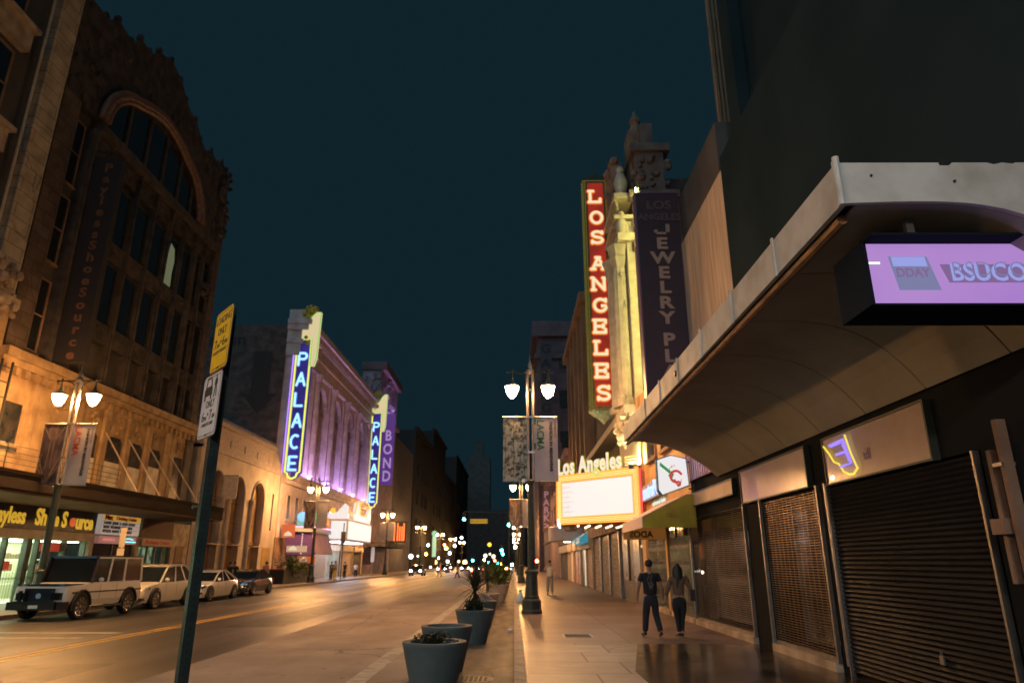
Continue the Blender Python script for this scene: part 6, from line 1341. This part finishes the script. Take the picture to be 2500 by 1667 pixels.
    for s in (-1, 1):
        if box:
            part('headlight', MB().box(s*hx - .13, s*hx + .13, -.03, .01, hz - .17, hz + .06), hl_on if lights else 'glass', t)
            part('indicator', MB().box(s*hx - .08, s*hx + .08, .08, .25, hood + .0, hood + .07), 'chrome', t)
        else:
            part('headlight', MB().add([(s*hw*.42, .03, hz - .04), (s*hw*.80, .16, hz), (s*hw*.90, .42, hz + .09), (s*hw*.62, .18, hz + .09), (s*hw*.42, .0, hz - .10), (s*hw*.84, .10, hz - .09), (s*hw*.955, .44, hz + .0), (s*hw*.5, .02, hz - .1)],
               [(0, 1, 5, 4), (1, 2, 6, 5), (0, 3, 2, 1), (4, 5, 6, 7), (0, 4, 7, 3), (2, 3, 7, 6)]) if not lights else MB().ball((s*hx, .10, hz - .02), .12, 10, 7, (1.2, .6, .8)), hl_on if lights else 'chrome', t)
        part('mirror', MB().ball((s*(hw + .07), yb0 + .32, belt + .08), .10, 8, 6, (1, .6, .8)), P, t, smooth=True)
        part('tail_light', MB().box(s*hw*.78 - .1, s*hw*.78 + .1, L - .03, L + .01, belt - .25, belt - .05), tl_on if lights else 'red', t)
        if detail:
            part('door_seam', MB().box(s*(hw + .001) - .002, s*(hw + .001) + .002, yb0 + .45, yb0 + .462, gc + .2, belt - .06).box(s*(hw + .001) - .002, s*(hw + .001) + .002, yb0 + 1.45, yb0 + 1.462, gc + .2, belt - .06), 'black', t)
            part('door_handle', MB().box(s*(hw + .012) - .012, s*(hw + .012) + .012, yb0 + 1.2, yb0 + 1.38, belt - .17, belt - .14).box(s*(hw + .012) - .012, s*(hw + .012) + .012, yb0 + 2.1, yb0 + 2.28, belt - .17, belt - .14), P, t)
    m1 = MB()
    if box:
        m1.box(-hw*.54, hw*.54, -.04, 0.01, .60, 1.02)
        part('grille', m1, 'blackgloss', t); part('bumper', MB().box(-hw - .02, hw + .02, -.16, .12, .34, .60).box(-hw*.75, hw*.75, -.22, -.161, .36, .62).box(-hw*.6, -hw*.5, -.24, -.16, .62, .95).box(hw*.5, hw*.6, -.24, -.16, .62, .95), 'blackgloss', t)
        part('emblem', MB().lathe([(.09, 0), (.09, .01)], n=16).xf(Matrix.Translation((0, -.045, .78)) @ Matrix.Rotation(R(90), 4, 'X')), 'chrome', t)
        part('hood', MB().box(-hw*.90, hw*.90, .02, ws[0] - .02, hood + .015, hood + .05), M['carblack'], t)
        for s in (-1, 1):
            part('side_stripe', MB().box(s*(hw + .006) - .006, s*(hw + .006) + .006, .25, L - .05, belt - .34, belt - .29), 'black', t)
            part('fender_flare', (lambda m: [m.tube([(s*(hw + .02), yy + (wr + .09)*math.cos(R(a)), wr + (wr + .09)*math.sin(R(a))) for a in range(0, 181, 20)], .045, 6) for yy in (.80, L - .85)] and m)(MB()), 'black', t)
            part('running_board', MB().box(s*(hw + .05) - .07, s*(hw + .05) + .07, 1.45, L - 1.5, .34, .40), 'black', t)
        part('spare_wheel', MB().lathe([(.36, 0), (.36, .2), (.3, .23)], n=20).xf(Matrix.Translation((0, L, 1.0)) @ Matrix.Rotation(R(-90), 4, 'X')), 'black', t)
    else:
        m1.prism([(-hw*.40, .36), (hw*.40, .36), (hw*.46, .60 if kind == 'suv' else .52), (hw*.40, .74 if kind == 'suv' else .60), (-hw*.40, .74 if kind == 'suv' else .60), (-hw*.46, .60 if kind == 'suv' else .52)], 'y', -.035, .03)
        for s in (-1, 1): m1.prism([(s*hw*.56, .34), (s*hw*.88, .36), (s*hw*.88, .44), (s*hw*.56, .48)], 'y', -.02, .18)
        part('grille', m1, 'black', t)
        gb = MB()
        for z in (.44, .54, .64): gb.box(-hw*.40, hw*.40, -.05, -.036, z, z + .025)
        part('grille_bars', gb, 'chrome', t)
        part('bumper', MB().box(-hw*.7, hw*.7, -.06, .05, gc + .06, gc + .12), 'chrome' if kind == 'suv' else P, t)
        if kind == 'suv':
            part('roof_rail', MB().tube([(-wt + .02, yt0 + .3, zr + .05), (-wt + .02, yt1 - .3, zr + .05)], .022, 6).tube([(wt - .02, yt0 + .3, zr + .05), (wt - .02, yt1 - .3, zr + .05)], .022, 6), 'chrome', t)
    part('number_plate', MB().box(-.16, .16, -.075 if not box else -.235, -.062 if not box else -.222, .40, .50), 'white', t)
    return t
car('parked_off_roader', 'boxy white off-roader with black roof, hood and grille, nearest parked at left', -15.95, 24.4, R(-2), L=4.5, Wd=1.9, H=2.06, belt=1.18, hood=1.10, gc=.42, paint='carwhite', kind='box', wr=.42, ws=(1.32, 1.55), rear=(4.36, 4.46), roofm=M['carblack'])
car('parked_suv', 'cream white rounded SUV parked behind the black roofed off-roader', -16.0, 29.6, 0, L=4.75, Wd=1.95, H=1.74, belt=1.06, hood=.96, gc=.26, paint='carcream', kind='suv', wr=.385, ws=(1.2, 2.15), rear=(3.75, 4.58))
car('parked_sedan', 'white sedan third in the parked row, just right of the sign post', -16.1, 35.4, 0, L=4.85, Wd=1.86, H=1.45, belt=.94, hood=.84, gc=.2, paint='carwhite', kind='sedan', wr=.34, ws=(1.25, 2.2), rear=(3.15, 4.2))
car('parked_sedan', 'dark glossy sedan last in the parked row, reflecting coloured lights', -16.2, 41.8, 0, L=4.5, Wd=1.78, H=1.42, belt=.92, hood=.84, gc=.2, paint='carblack', kind='sedan', wr=.32, ws=(1.2, 2.0), rear=(2.95, 3.85))
far = [(-13.6, 99, 'oncoming car with bright headlights just past the second neon sign'), (-9.6, 141, 'oncoming car with glaring headlights far up the street centre'), (-12.9, 128, 'oncoming car half hidden behind the nearer headlights'), (-14.6, 158, 'farthest oncoming car with small headlights on the left')]
fc = car('oncoming_car', far[0][2], far[0][0], far[0][1], 0, lights=True, paint='carblack', cat='car', group='cars with headlights far up the street', detail=False)
for x, y, l in far[1:]: dup(fc, (x, y, G0), 0, l)
for x, y, l in ((-4.2, 118, 'car seen from behind with red tail lights right of the headlights'), (-4.8, 150, 'far car seen from behind near the green signals')): dup(fc, (x, y, G0), R(180), l)

# ================================================================ SIGNALS, METERS, SMALL SIGNS
def signal(x, y, z, colr, strength, label, pole=True, r=.15, mast=None):
    t = thing('traffic_signal', label, 'traffic signal', (x, y, G0), 0, 'traffic signals up the street')
    key = 'signal_' + colr; cols = dict(cyan=(.05, .62, .75), red=(1, .10, .04), amber=(1, .5, .05), teal=(.15, .7, .6), blue=(.15, .45, 1), yellow=(.85, .85, .1), white=(1, .95, .85), orange=(1, .35, .1))
    m_ = bpy.data.materials.get(key) or emit(key, cols[colr], strength)
    part('housing', MB().box(x - .18, x + .18, y, y + .2, z - .75, z + .45), 'black', t, world=True)
    l_ = part('lens', MB().ball((x, y - .02, z + (.28 if colr in ('red',) else -.5 if colr in ('cyan', 'teal') else -.1)), r, 10, 7, (1, .5, 1)), m_, t, world=True)
    part('visor', MB().box(x - .17, x + .17, y - .2, y - .001, z + .40, z + .44), 'black', t, world=True)
    if mast is not None:
        part('mast_arm', MB().tube([(x, y + .12, z + .5), (mast, y + .12, z + .3), (mast, y + .12, G0)], .08, 6), 'metal_dark', t, world=True)
    elif pole: part('pole', MB().tube([(x, y + .25, G0), (x, y + .25, z + .4)], .06, 6), 'metal_dark', t, world=True)
    return t
p = on_ray(1133, 1267, 95); signal(p.x, 95, p.z + .5, 'cyan', 40, 'large cyan green signal on the mast arm left of the yellow street sign', mast=1.0, r=.2)
t = thing('street_name_sign', 'small amber lit street name sign hanging on the signal mast', 'sign', (-4.6, 95, 7))
q = on_ray(1169, 1272, 94.8); part('panel', MB().box(q.x - 1.15, q.x + 1.15, 94.7, 94.8, q.z - .28, q.z + .28), emit('amber_street_sign', (.75, .40, .03), .62), t, world=True)
part('lettering', text_mb('BROADWAY', .42, (q.x, 94.68, q.z), ext=.01, sx=.95), blackt, t, world=True)
sig = [(1225, 1343, 120, 'cyan', 'bright cyan signal right of the amber hanging sign'), (1227, 1352, 121, 'cyan', 'lower cyan signal stacked under its twin'), (1098, 1350, 130, 'blue', 'cyan blue light left of the far lamps'), (1093, 1370, 140, 'blue', 'blue light low over the distant cars'),
 (1154, 1368, 150, 'cyan', 'small cyan signal above the spiky plant'), (1193, 1373, 165, 'cyan', 'small cyan signal left of the green bush top'), (1216, 1375, 180, 'cyan', 'small cyan signal right of the green bush top'), (1208, 1368, 172, 'red', 'red signal between two small cyan ones'),
 (1225, 1376, 185, 'amber', 'amber light beside the right cyan signal'), (1152, 1390, 110, 'red', 'red orange light just above the spiky plant'), (1236, 1388, 140, 'orange', 'orange light at the right edge of the green bush'), (1089, 1338, 125, 'yellow', 'yellow green lit disc among the far lights'),
 (1127, 1312, 160, 'blue', 'pale blue light highest over the far street'), (1311, 1369, 100, 'red', 'red pedestrian signal at the right sidewalk corner'), (1243, 1281, 96, 'teal', 'pale teal light left of the right lamp masts'), (1182, 1366, 190, 'white', 'white light cluster over the far traffic'),
 (1045, 1330, 150, 'teal', 'teal light at left of the far cluster'), (1110, 1332, 170, 'white', 'white light in the middle of the far cluster'), (1085, 1330, 190, 'orange', 'orange light high in the far cluster'), (1258, 1335, 128, 'white', 'tall white light beside the right lamp base'), (1072, 1362, 175, 'white', 'white light low left in the far cluster'), (1250, 1378, 160, 'white', 'white light low beside the kerb lamps'), (1168, 1390, 200, 'white', 'white light behind the spiky plant tips'), (1040, 1352, 140, 'amber', 'amber light low over the first headlights')]
for u, v, y, c_, lab in sig:
    q = on_ray(u, v, y); off = .5 if c_ in ('cyan', 'teal') else (-.28 if c_ == 'red' else .1)
    signal(q.x, y, q.z + off, c_, 45, lab, r=.17 + y*.0006)
t = thing('lit_vertical_sign', 'green white vertical lit sign among the distant lights', 'sign', (-16.5, 150, 4))
q = on_ray(1060, 1332, 150); part('panel', MB().box(q.x - .4, q.x + .4, 149.8, 150, q.z - 2.2, q.z + 2.0), emit('green_white_sign', (.45, .75, .45), .9), t, world=True)
part('cap', MB().ball((q.x, 149.9, q.z + 2.5), .6, 10, 6), emit('green_cap_glow', (.4, .7, .4), .9), t, world=True)
rr = random.Random(77)
for i, (u, v, y, c1) in enumerate(((1062, 1372, 200, (.8, .45, .2)), (1076, 1388, 180, (.9, .8, .7)), (1120, 1370, 210, (.9, .6, .3)), (1135, 1372, 200, (.85, .65, .3)), (1196, 1352, 220, (.9, .75, .5)), (1185, 1356, 210, (.95, .9, .8)), (1205, 1358, 215, (.8, .6, .4)), (1195, 1329, 190, (.75, .38, .03)), (1051, 1384, 160, (.7, .9, .8)), (1100, 1386, 190, (.8, .3, .2)), (1180, 1385, 230, (.6, .6, .9)), (1003, 1358, 140, (.8, .9, .75)), (1020, 1357, 142, (.8, .95, .8)), (1245, 1392, 150, (.5, .55, .9)), (1216, 1392, 210, (.9, .7, .5)))):
    q = on_ray(u, v, y); t = thing('lit_shop_sign', ['small orange', 'small white', 'tiny tan', 'wide cream', 'tiny pale', 'small bright white', 'dim tan', 'upright amber', 'mint', 'red', 'lilac', 'left mint', 'right mint', 'tiny blue', 'peach'][i] + ' lit sign among the far street lights', 'sign', (q.x, y, q.z - .4), 0, 'small lit signs far up the street')
    wdt = rr.uniform(.4, 1.1) * y / 150
    part('panel', MB().lathe([(wdt*.5, -.05), (wdt*.5, .05)], (0, 0, 0), 14).xf(Matrix.Translation((0, 0, .4)) @ Matrix.Rotation(R(90), 4, 'X')), emit('far_sign_glow', c1, 3.5), t)
    part('post', MB().tube([(0, .15, -q.z + .3), (0, .15, .3)], .05, 5), 'metal_dark', t)
def meter(x, y, label):
    t = thing('parking_meter', label, 'parking meter', (x, y, 0)); part('pole', MB().tube([(0, 0, 0), (0, 0, 1.0)], .03, 6), 'metal_dark', t)
    part('head', MB().lathe([(.08, 1.0), (.16, 1.1), (.17, 1.35), (.12, 1.48), (.02, 1.5)], n=12, sy=.6), 'metal_dark', t, smooth=True); part('dial', MB().box(-.06, .06, -.115, -.10, 1.15, 1.38), 'alu', t)
q = on_ray(817, 1414, 71); meter(-17.9, 70.5, 'round headed parking meter left of the figure in yellow trousers')
t = thing('parking_sign_pole', 'pale narrow no parking sign post beside the cream SUV', 'sign post', (-17.75, 32.2, 0))
part('pole', MB().tube([(0, 0, 0), (0, 0, 3.0)], .035, 6), 'alu', t); part('plate', MB().box(-.13, .13, -.05, -.04, 2.35, 3.2).box(-.16, .16, -.05, -.04, 1.75, 2.3), 'cream', t)
t = thing('bus_stop_sign', 'white bus stop pole with signs before the second neon facade', 'sign post', (-18.0, 91, 0))
part('pole', MB().tube([(0, 0, 0), (0, 0, 3.6)], .05, 6), 'alu', t); part('plate', MB().box(-.22, .22, -.06, -.05, 1.7, 3.5), 'white', t)
t = thing('ped_signal', 'black signal head on a pole silhouetted against the white marquee', 'traffic signal', (-17.7, 73.5, 0))
part('pole', MB().tube([(0, 0, 0), (0, 0, 5.6)], .05, 6), 'metal_dark', t); part('housing', MB().box(-.22, .22, -.1, .1, 3.5, 4.7), 'black', t)
t = thing('traffic_cone', 'small pale blue bag slumped at the lamp base on the right kerb', 'bag', (.28, 33, 0))
t.name = 'plastic_bag'; ROOT[t.name] = Vector((.28, 33, 0))
part('bag', MB().lathe([(.2, 0), (.22, .08), (.12, .3), (.06, .42), (.1, .5)], n=9), mat('pale_blue_plastic', (.25, .4, .55), .4), t, smooth=True)

# ================================================================ PEOPLE
def skinmesh(name, verts, edges, radii, m_, parent, root=0, sub=1):
    me = bpy.data.meshes.new(name); me.from_pydata([tuple(v) for v in verts], edges, []); o = bpy.data.objects.new(name, me); COL.objects.link(o)
    md = o.modifiers.new('s', 'SKIN'); md.use_smooth_shade = True
    if sub: sb = o.modifiers.new('u', 'SUBSURF'); sb.levels = sub; sb.render_levels = sub
    for i, r in enumerate(radii):
        sv = me.skin_vertices[0].data[i]; sv.radius = r if isinstance(r, tuple) else (r, r); sv.use_root = (i == root)
    bpy.context.view_layer.update()
    m2 = bpy.data.meshes.new_from_object(o.evaluated_get(bpy.context.evaluated_depsgraph_get()))
    bpy.data.objects.remove(o); bpy.data.meshes.remove(me)
    m2.materials.clear(); m2.materials.append(m_ if not isinstance(m_, str) else M[m_]); m2.polygons.foreach_set('use_smooth', [True]*len(m2.polygons))
    o = bpy.data.objects.new(name, m2); COL.objects.link(o); o.parent = parent; m2.name = name
    return o
def person(label, loc, rz, H=1.75, top=None, bottom=None, hairm='hair', skin='skin', female=False, longhair=False, pose=None, sleeve=True, cap=False, hands=True, shoes='black', group=None, tail=False):
    """local +y is the way the figure faces"""
    t = thing('person', label, 'person', loc, rz, group); k = H / 1.75
    p = dict(handL=(-.30, .02, .80), elbL=(-.27, -.03, 1.12), handR=(.30, .02, .80), elbR=(.27, -.03, 1.12), kneeL=(-.11, .04, .50), footL=(-.12, 0, .07), kneeR=(.11, .04, .50), footR=(.12, 0, .07), head=(0, .02))
    if pose: p.update(pose)
    sh = .175 if female else .20; hp = .10 if female else .09
    V = []; E = []; Rr = []
    def v(c, r, prev=None):
        V.append(Vector(c) * k); Rr.append(tuple(x*k for x in r) if isinstance(r, tuple) else r*k)
        if prev is not None: E.append((prev, len(V) - 1))
        return len(V) - 1
    pel = v((0, 0, .95), (.155 if female else .145, .11)); wa = v((0, 0, 1.10), (.115 if female else .14, .095), pel); ch = v((0, 0, 1.30), (.145 if female else .165, .115), wa); up = v((0, 0, 1.41), (.12, .08), ch); nk = v((0, .0, 1.49), .055, up); hb = v((p['head'][0], p['head'][1], 1.575), (.07, .08), nk); hd = v((p['head'][0], p['head'][1] + .01, 1.655), (.078, .098), hb); ht = v((p['head'][0], p['head'][1], 1.72), (.05, .06), hd)
    def arm(s, elb, hand):
        a = v((s*sh, 0, 1.41), .06, up); b = v(elb, .046, a); c = v(hand, .031, b)
        d = (Vector(hand) - Vector(elb)).normalized(); q = Vector(hand) + d*.05
        pl = v(q, (.038, .022), c)
        if hands:
            side = d.cross(Vector((1, 0, 0)) if abs(d.x) < .8 else Vector((0, 1, 0))).normalized()
            for j in range(4):
                o_ = side * (.033 - .022*j); l = (.062, .07, .066, .052)[j]
                f1 = v(q + d*.035 + o_, .0105, pl); f2 = v(q + d*(.035 + l*.5) + o_ + d.cross(side)*.012*(-s), .0095, f1); v(q + d*(.035 + l) + o_ + d.cross(side)*.035*(-s), .008, f2)
            th = v(q + side*.045 + d*.0, .011, pl); v(q + side*.06 + d*.035, .009, th)
        return b, c
    aL = arm(-1, p['elbL'], p['handL']); aR = arm(1, p['elbR'], p['handR'])
    def leg(s, knee, foot):
        a = v((s*hp, 0, .86), .085, pel); b = v(knee, .055, a); c = v((foot[0], foot[1], foot[2] + .03), .036, b); fz = p.get('toeL' if s < 0 else 'toeR', (foot[0] + s*.02, foot[1] + .17, max(foot[2] - .035, .03)))
        he = v((foot[0], foot[1] - .03, foot[2] - .02), .032, c); v(fz, (.038, .022), c)
    leg(-1, p['kneeL'], p['footL']); leg(1, p['kneeR'], p['footR'])
    body = skinmesh('body', V, E, Rr, skin, t)
    # face details joined in the head area (nose, ears)
    hc = Vector((p['head'][0], p['head'][1] + .01, 1.645)) * k
    f = MB().ball(tuple(hc + Vector((0, .105, -.01))*k), .018*k, 6, 5, (.8, 1, 1.4))
    for s in (-1, 1): f.ball(tuple(hc + Vector((s*.085, .0, 0))*k), .022*k, 6, 5, (.5, .8, 1.4))
    part('ears_and_nose', f, skin, t, smooth=True)
    if True:
        e = MB()
        for s in (-1, 1): e.ball(tuple(hc + Vector((s*.032, .088, .02))*k), .011*k, 6, 4)
        e.ball(tuple(hc + Vector((0, .092, -.055))*k), .016*k, 6, 4, (1.5, .5, .4)); part('eyes_and_mouth', e, 'black', t)
    h = MB().ball(tuple(hc + Vector((0, -.018, .030))*k), .105*k, 12, 8, (.90, 1.02, 1.02))
    if longhair:
        h.lathe([(.05, -.50), (.10, -.42), (.125, -.25), (.13, -.08), (.115, .02), (.07, .06)], tuple(hc + Vector((0, -.06, 0))*k), 14, sy=.62)
        if tail: h.tube([tuple(hc + Vector(q)*k) for q in ((-.02, -.10, -.3), (-.03, -.11, -.45), (-.02, -.10, -.60))], [.06*k, .045*k, .015*k], 8)
    part('hair', h, hairm, t, smooth=True)
    if cap: part('cap', MB().lathe([(.105*k, 0), (.10*k, .05*k), (.05*k, .09*k), (.005, .10*k)], tuple(hc + Vector((0, 0, .035))*k), 14).box(hc.x - .06*k, hc.x + .06*k, hc.y + .08*k, hc.y + .19*k, hc.z + .03*k, hc.z + .045*k), top, t, smooth=True)
    # shirt
    if top is not None:
        SV = []; SE = []; SR = []
        def sv(c, r, prev=None):
            SV.append(Vector(c)*k); SR.append(tuple(x*k for x in r) if isinstance(r, tuple) else r*k)
            if prev is not None: SE.append((prev, len(SV)-1))
            return len(SV) - 1
        a = sv((0, 0, .87 if not female else .96), (.19 if not female else .175, .145)); b = sv((0, 0, 1.08), (.185 if not female else .15, .14), a); c = sv((0, 0, 1.28), (.20 if not female else .17, .14), b); d = sv((0, 0, 1.40), (.155, .10), c); e = sv((0, 0, 1.465), (.068, .066), d)
        for s, el in ((-1, p['elbL']), (1, p['elbR'])):
            q = sv((s*sh, 0, 1.40), .074, d)
            if sleeve:
                m_ = Vector((s*sh, 0, 1.405)).lerp(Vector(el), .66 if sleeve is True else 1.0); q2 = sv(m_, .068 if sleeve is True else .060, q)
                if sleeve != True: sv(Vector(el).lerp(Vector(p['handL' if s < 0 else 'handR']), .85), .042, q2)
        skinmesh('shirt', SV, SE, SR, top, t)
    if bottom is not None:
        SV = []; SE = []; SR = []
        def sv(c, r, prev=None):
            SV.append(Vector(c)*k); SR.append(tuple(x*k for x in r) if isinstance(r, tuple) else r*k)
            if prev is not None: SE.append((prev, len(SV)-1))
            return len(SV) - 1
        a = sv((0, 0, 1.02), (.14, .115)); b = sv((0, -.01, .90), (.165 if not female else .18, .135 if not female else .15), a)
        for s, kn, ft in ((-1, p['kneeL'], p['footL']), (1, p['kneeR'], p['footR'])):
            q = sv((s*hp, -.005, .78), .112 if not female else .118, b); q2 = sv(kn, .088 if not female else .076, q); sv(Vector(kn).lerp(Vector(ft), .97), .074 if not female else .046, q2)
        skinmesh('trousers', SV, SE, SR, bottom, t)
    sm = MB()
    for s, ft in ((-1, p['footL']), (1, p['footR'])):
        tz = p.get('toeL' if s < 0 else 'toeR', (ft[0] + s*.02, ft[1] + .17, max(ft[2] - .035, .03)))
        sm.tube([tuple(Vector((ft[0], ft[1] - .06, ft[2] - .01))*k), tuple(Vector(ft)*k), tuple(Vector(tz)*k + Vector((0, .03, 0))*k)], [.034*k, .046*k, .036*k], 8)
    part('shoes', sm, shoes, t, smooth=True)
    return t
blk = mat('black_cotton', (.014, .015, .018), .85); navy = mat('dark_denim', (.012, .016, .024), .85, col2=(.02, .024, .034), scale=20)
brn = mat('brown_knit_top', (.16, .095, .06), .85); wht = mat('white_cotton', (.6, .55, .48), .85); gry = mat('grey_sweatpants', (.24, .23, .23), .85); yll = mat('yellow_trousers', (.5, .33, .03), .8); blu = mat('dull_blue_shirt', (.10, .12, .22), .85)
man = person('man in a black T-shirt with a pale back print, walking away holding hands', (3.34, 17.85, 0), R(3), 1.76, blk, navy, skin='skin2', pose=dict(elbL=(-.30, -.06, 1.13), handL=(-.33, .02, .87), elbR=(.27, -.03, 1.13), handR=(.315, .05, .90), kneeL=(-.12, .07, .50), footL=(-.15, .12, .075), kneeR=(.12, .03, .49), footR=(.16, -.20, .10), toeR=(.17, -.09, .035)))
m1 = MB(); rr = random.Random(9)
for i in range(30):
    a = rr.uniform(-.09, .09); z = rr.uniform(1.08, 1.38); w_ = .10 * (1 - abs(z - 1.28)/.25)
    a = max(-w_, min(w_, a)); yb = -.128 + .35*a*a
    m1.bar((a, yb, z), (a + rr.uniform(-.03, .03), yb - .001, z + rr.uniform(.02, .07)), .009, .003)
part('back_print', m1, mat('pale_print', (.30, .26, .22), .8), man)
person('woman with long dark hair and brown top walking away beside the man', (4.01, 17.75, 0), R(-2), 1.66, brn, blk, skin='skin', female=True, longhair=True, tail=True, sleeve='long', pose=dict(elbL=(-.27, -.02, 1.13), handL=(-.335, .05, .92), elbR=(.30, -.07, 1.14), handR=(.30, .04, .92), kneeL=(-.06, .05, .50), footL=(-.05, .02, .075), kneeR=(.08, .06, .49), footR=(.02, -.02, .075)))
t = thing('shoulder_bag', 'black shoulder bag hanging on the woman\'s right side', 'bag', (4.32, 17.75, .82)); part('pouch', MB().box(-.05, .07, -.12, .12, 0, .26), 'black', t); part('strap', MB().tube([(0, 0, .26), (-.05, -.02, .5), (-.12, 0, .60)], .012, 5), 'black', t)
person('man in a white vest and grey trousers facing the viewer, hand raised to his face', (1.98, 40.2, 0), R(180), 1.80, wht, gry, skin='skin', sleeve=False, pose=dict(elbL=(-.30, .05, 1.14), handL=(-.28, .16, .92), elbR=(.30, .16, 1.24), handR=(.10, .19, 1.55)))
person('pedestrian in yellow trousers and blue top waiting at the left kerb', (-17.75, 71.2, 0), R(-120), 1.78, blu, yll, skin='skin2', pose=dict(elbR=(.28, .12, 1.15), handR=(.2, .32, 1.15)))
person('pedestrian in black standing close to the yellow trousered one', (-18.6, 73.2, 0), R(60), 1.75, blk, blk, skin='skin2')
person('dark clothed pedestrian on the left sidewalk before the tan shopfront', (-18.6, 79.0, 0), R(150), 1.72, blk, navy)
person('short pedestrian in a white shirt farther along the left sidewalk', (-18.5, 84.0, 0), R(20), 1.6, wht, navy)
person('pedestrian in orange crossing the street in front of the headlights', (-9.9, 96.0, G0), R(80), 1.75, mat('orange_vest', (.55, .22, .10), .8), mat('tan_trousers', (.4, .24, .12), .8), pose=dict(kneeL=(-.1, .18, .5), footL=(-.1, .25, .07), kneeR=(.1, -.05, .5), footR=(.1, -.25, .09)))
person('pedestrian in dark clothes crossing behind the spiky plant', (-6.9, 88.0, G0), R(100), 1.75, blk, navy, pose=dict(kneeL=(-.1, .18, .5), footL=(-.1, .25, .07), kneeR=(.1, -.05, .5), footR=(.1, -.25, .09)))
for i, (x, y, tp, lab) in enumerate(((-19.2, 48.6, blk, 'standing figure in black behind the white sedan roof, leftmost of the group'), (-19.6, 50.4, navy, 'second dark figure behind the white sedan'), (-19.0, 55.0, mat('rose_shirt', (.4, .2, .18), .8), 'figure in a rose shirt behind the dark sedan'), (-19.5, 56.6, blk, 'dark figure between the rose shirt and the white shirt'), (-19.2, 60.0, wht, 'figure in white nearest the black patio barrier'))):
    person(lab, (x, y, 0), R(150 + 40*i), 1.72, tp, navy, skin='skin2', group='people waiting outside the cream building')
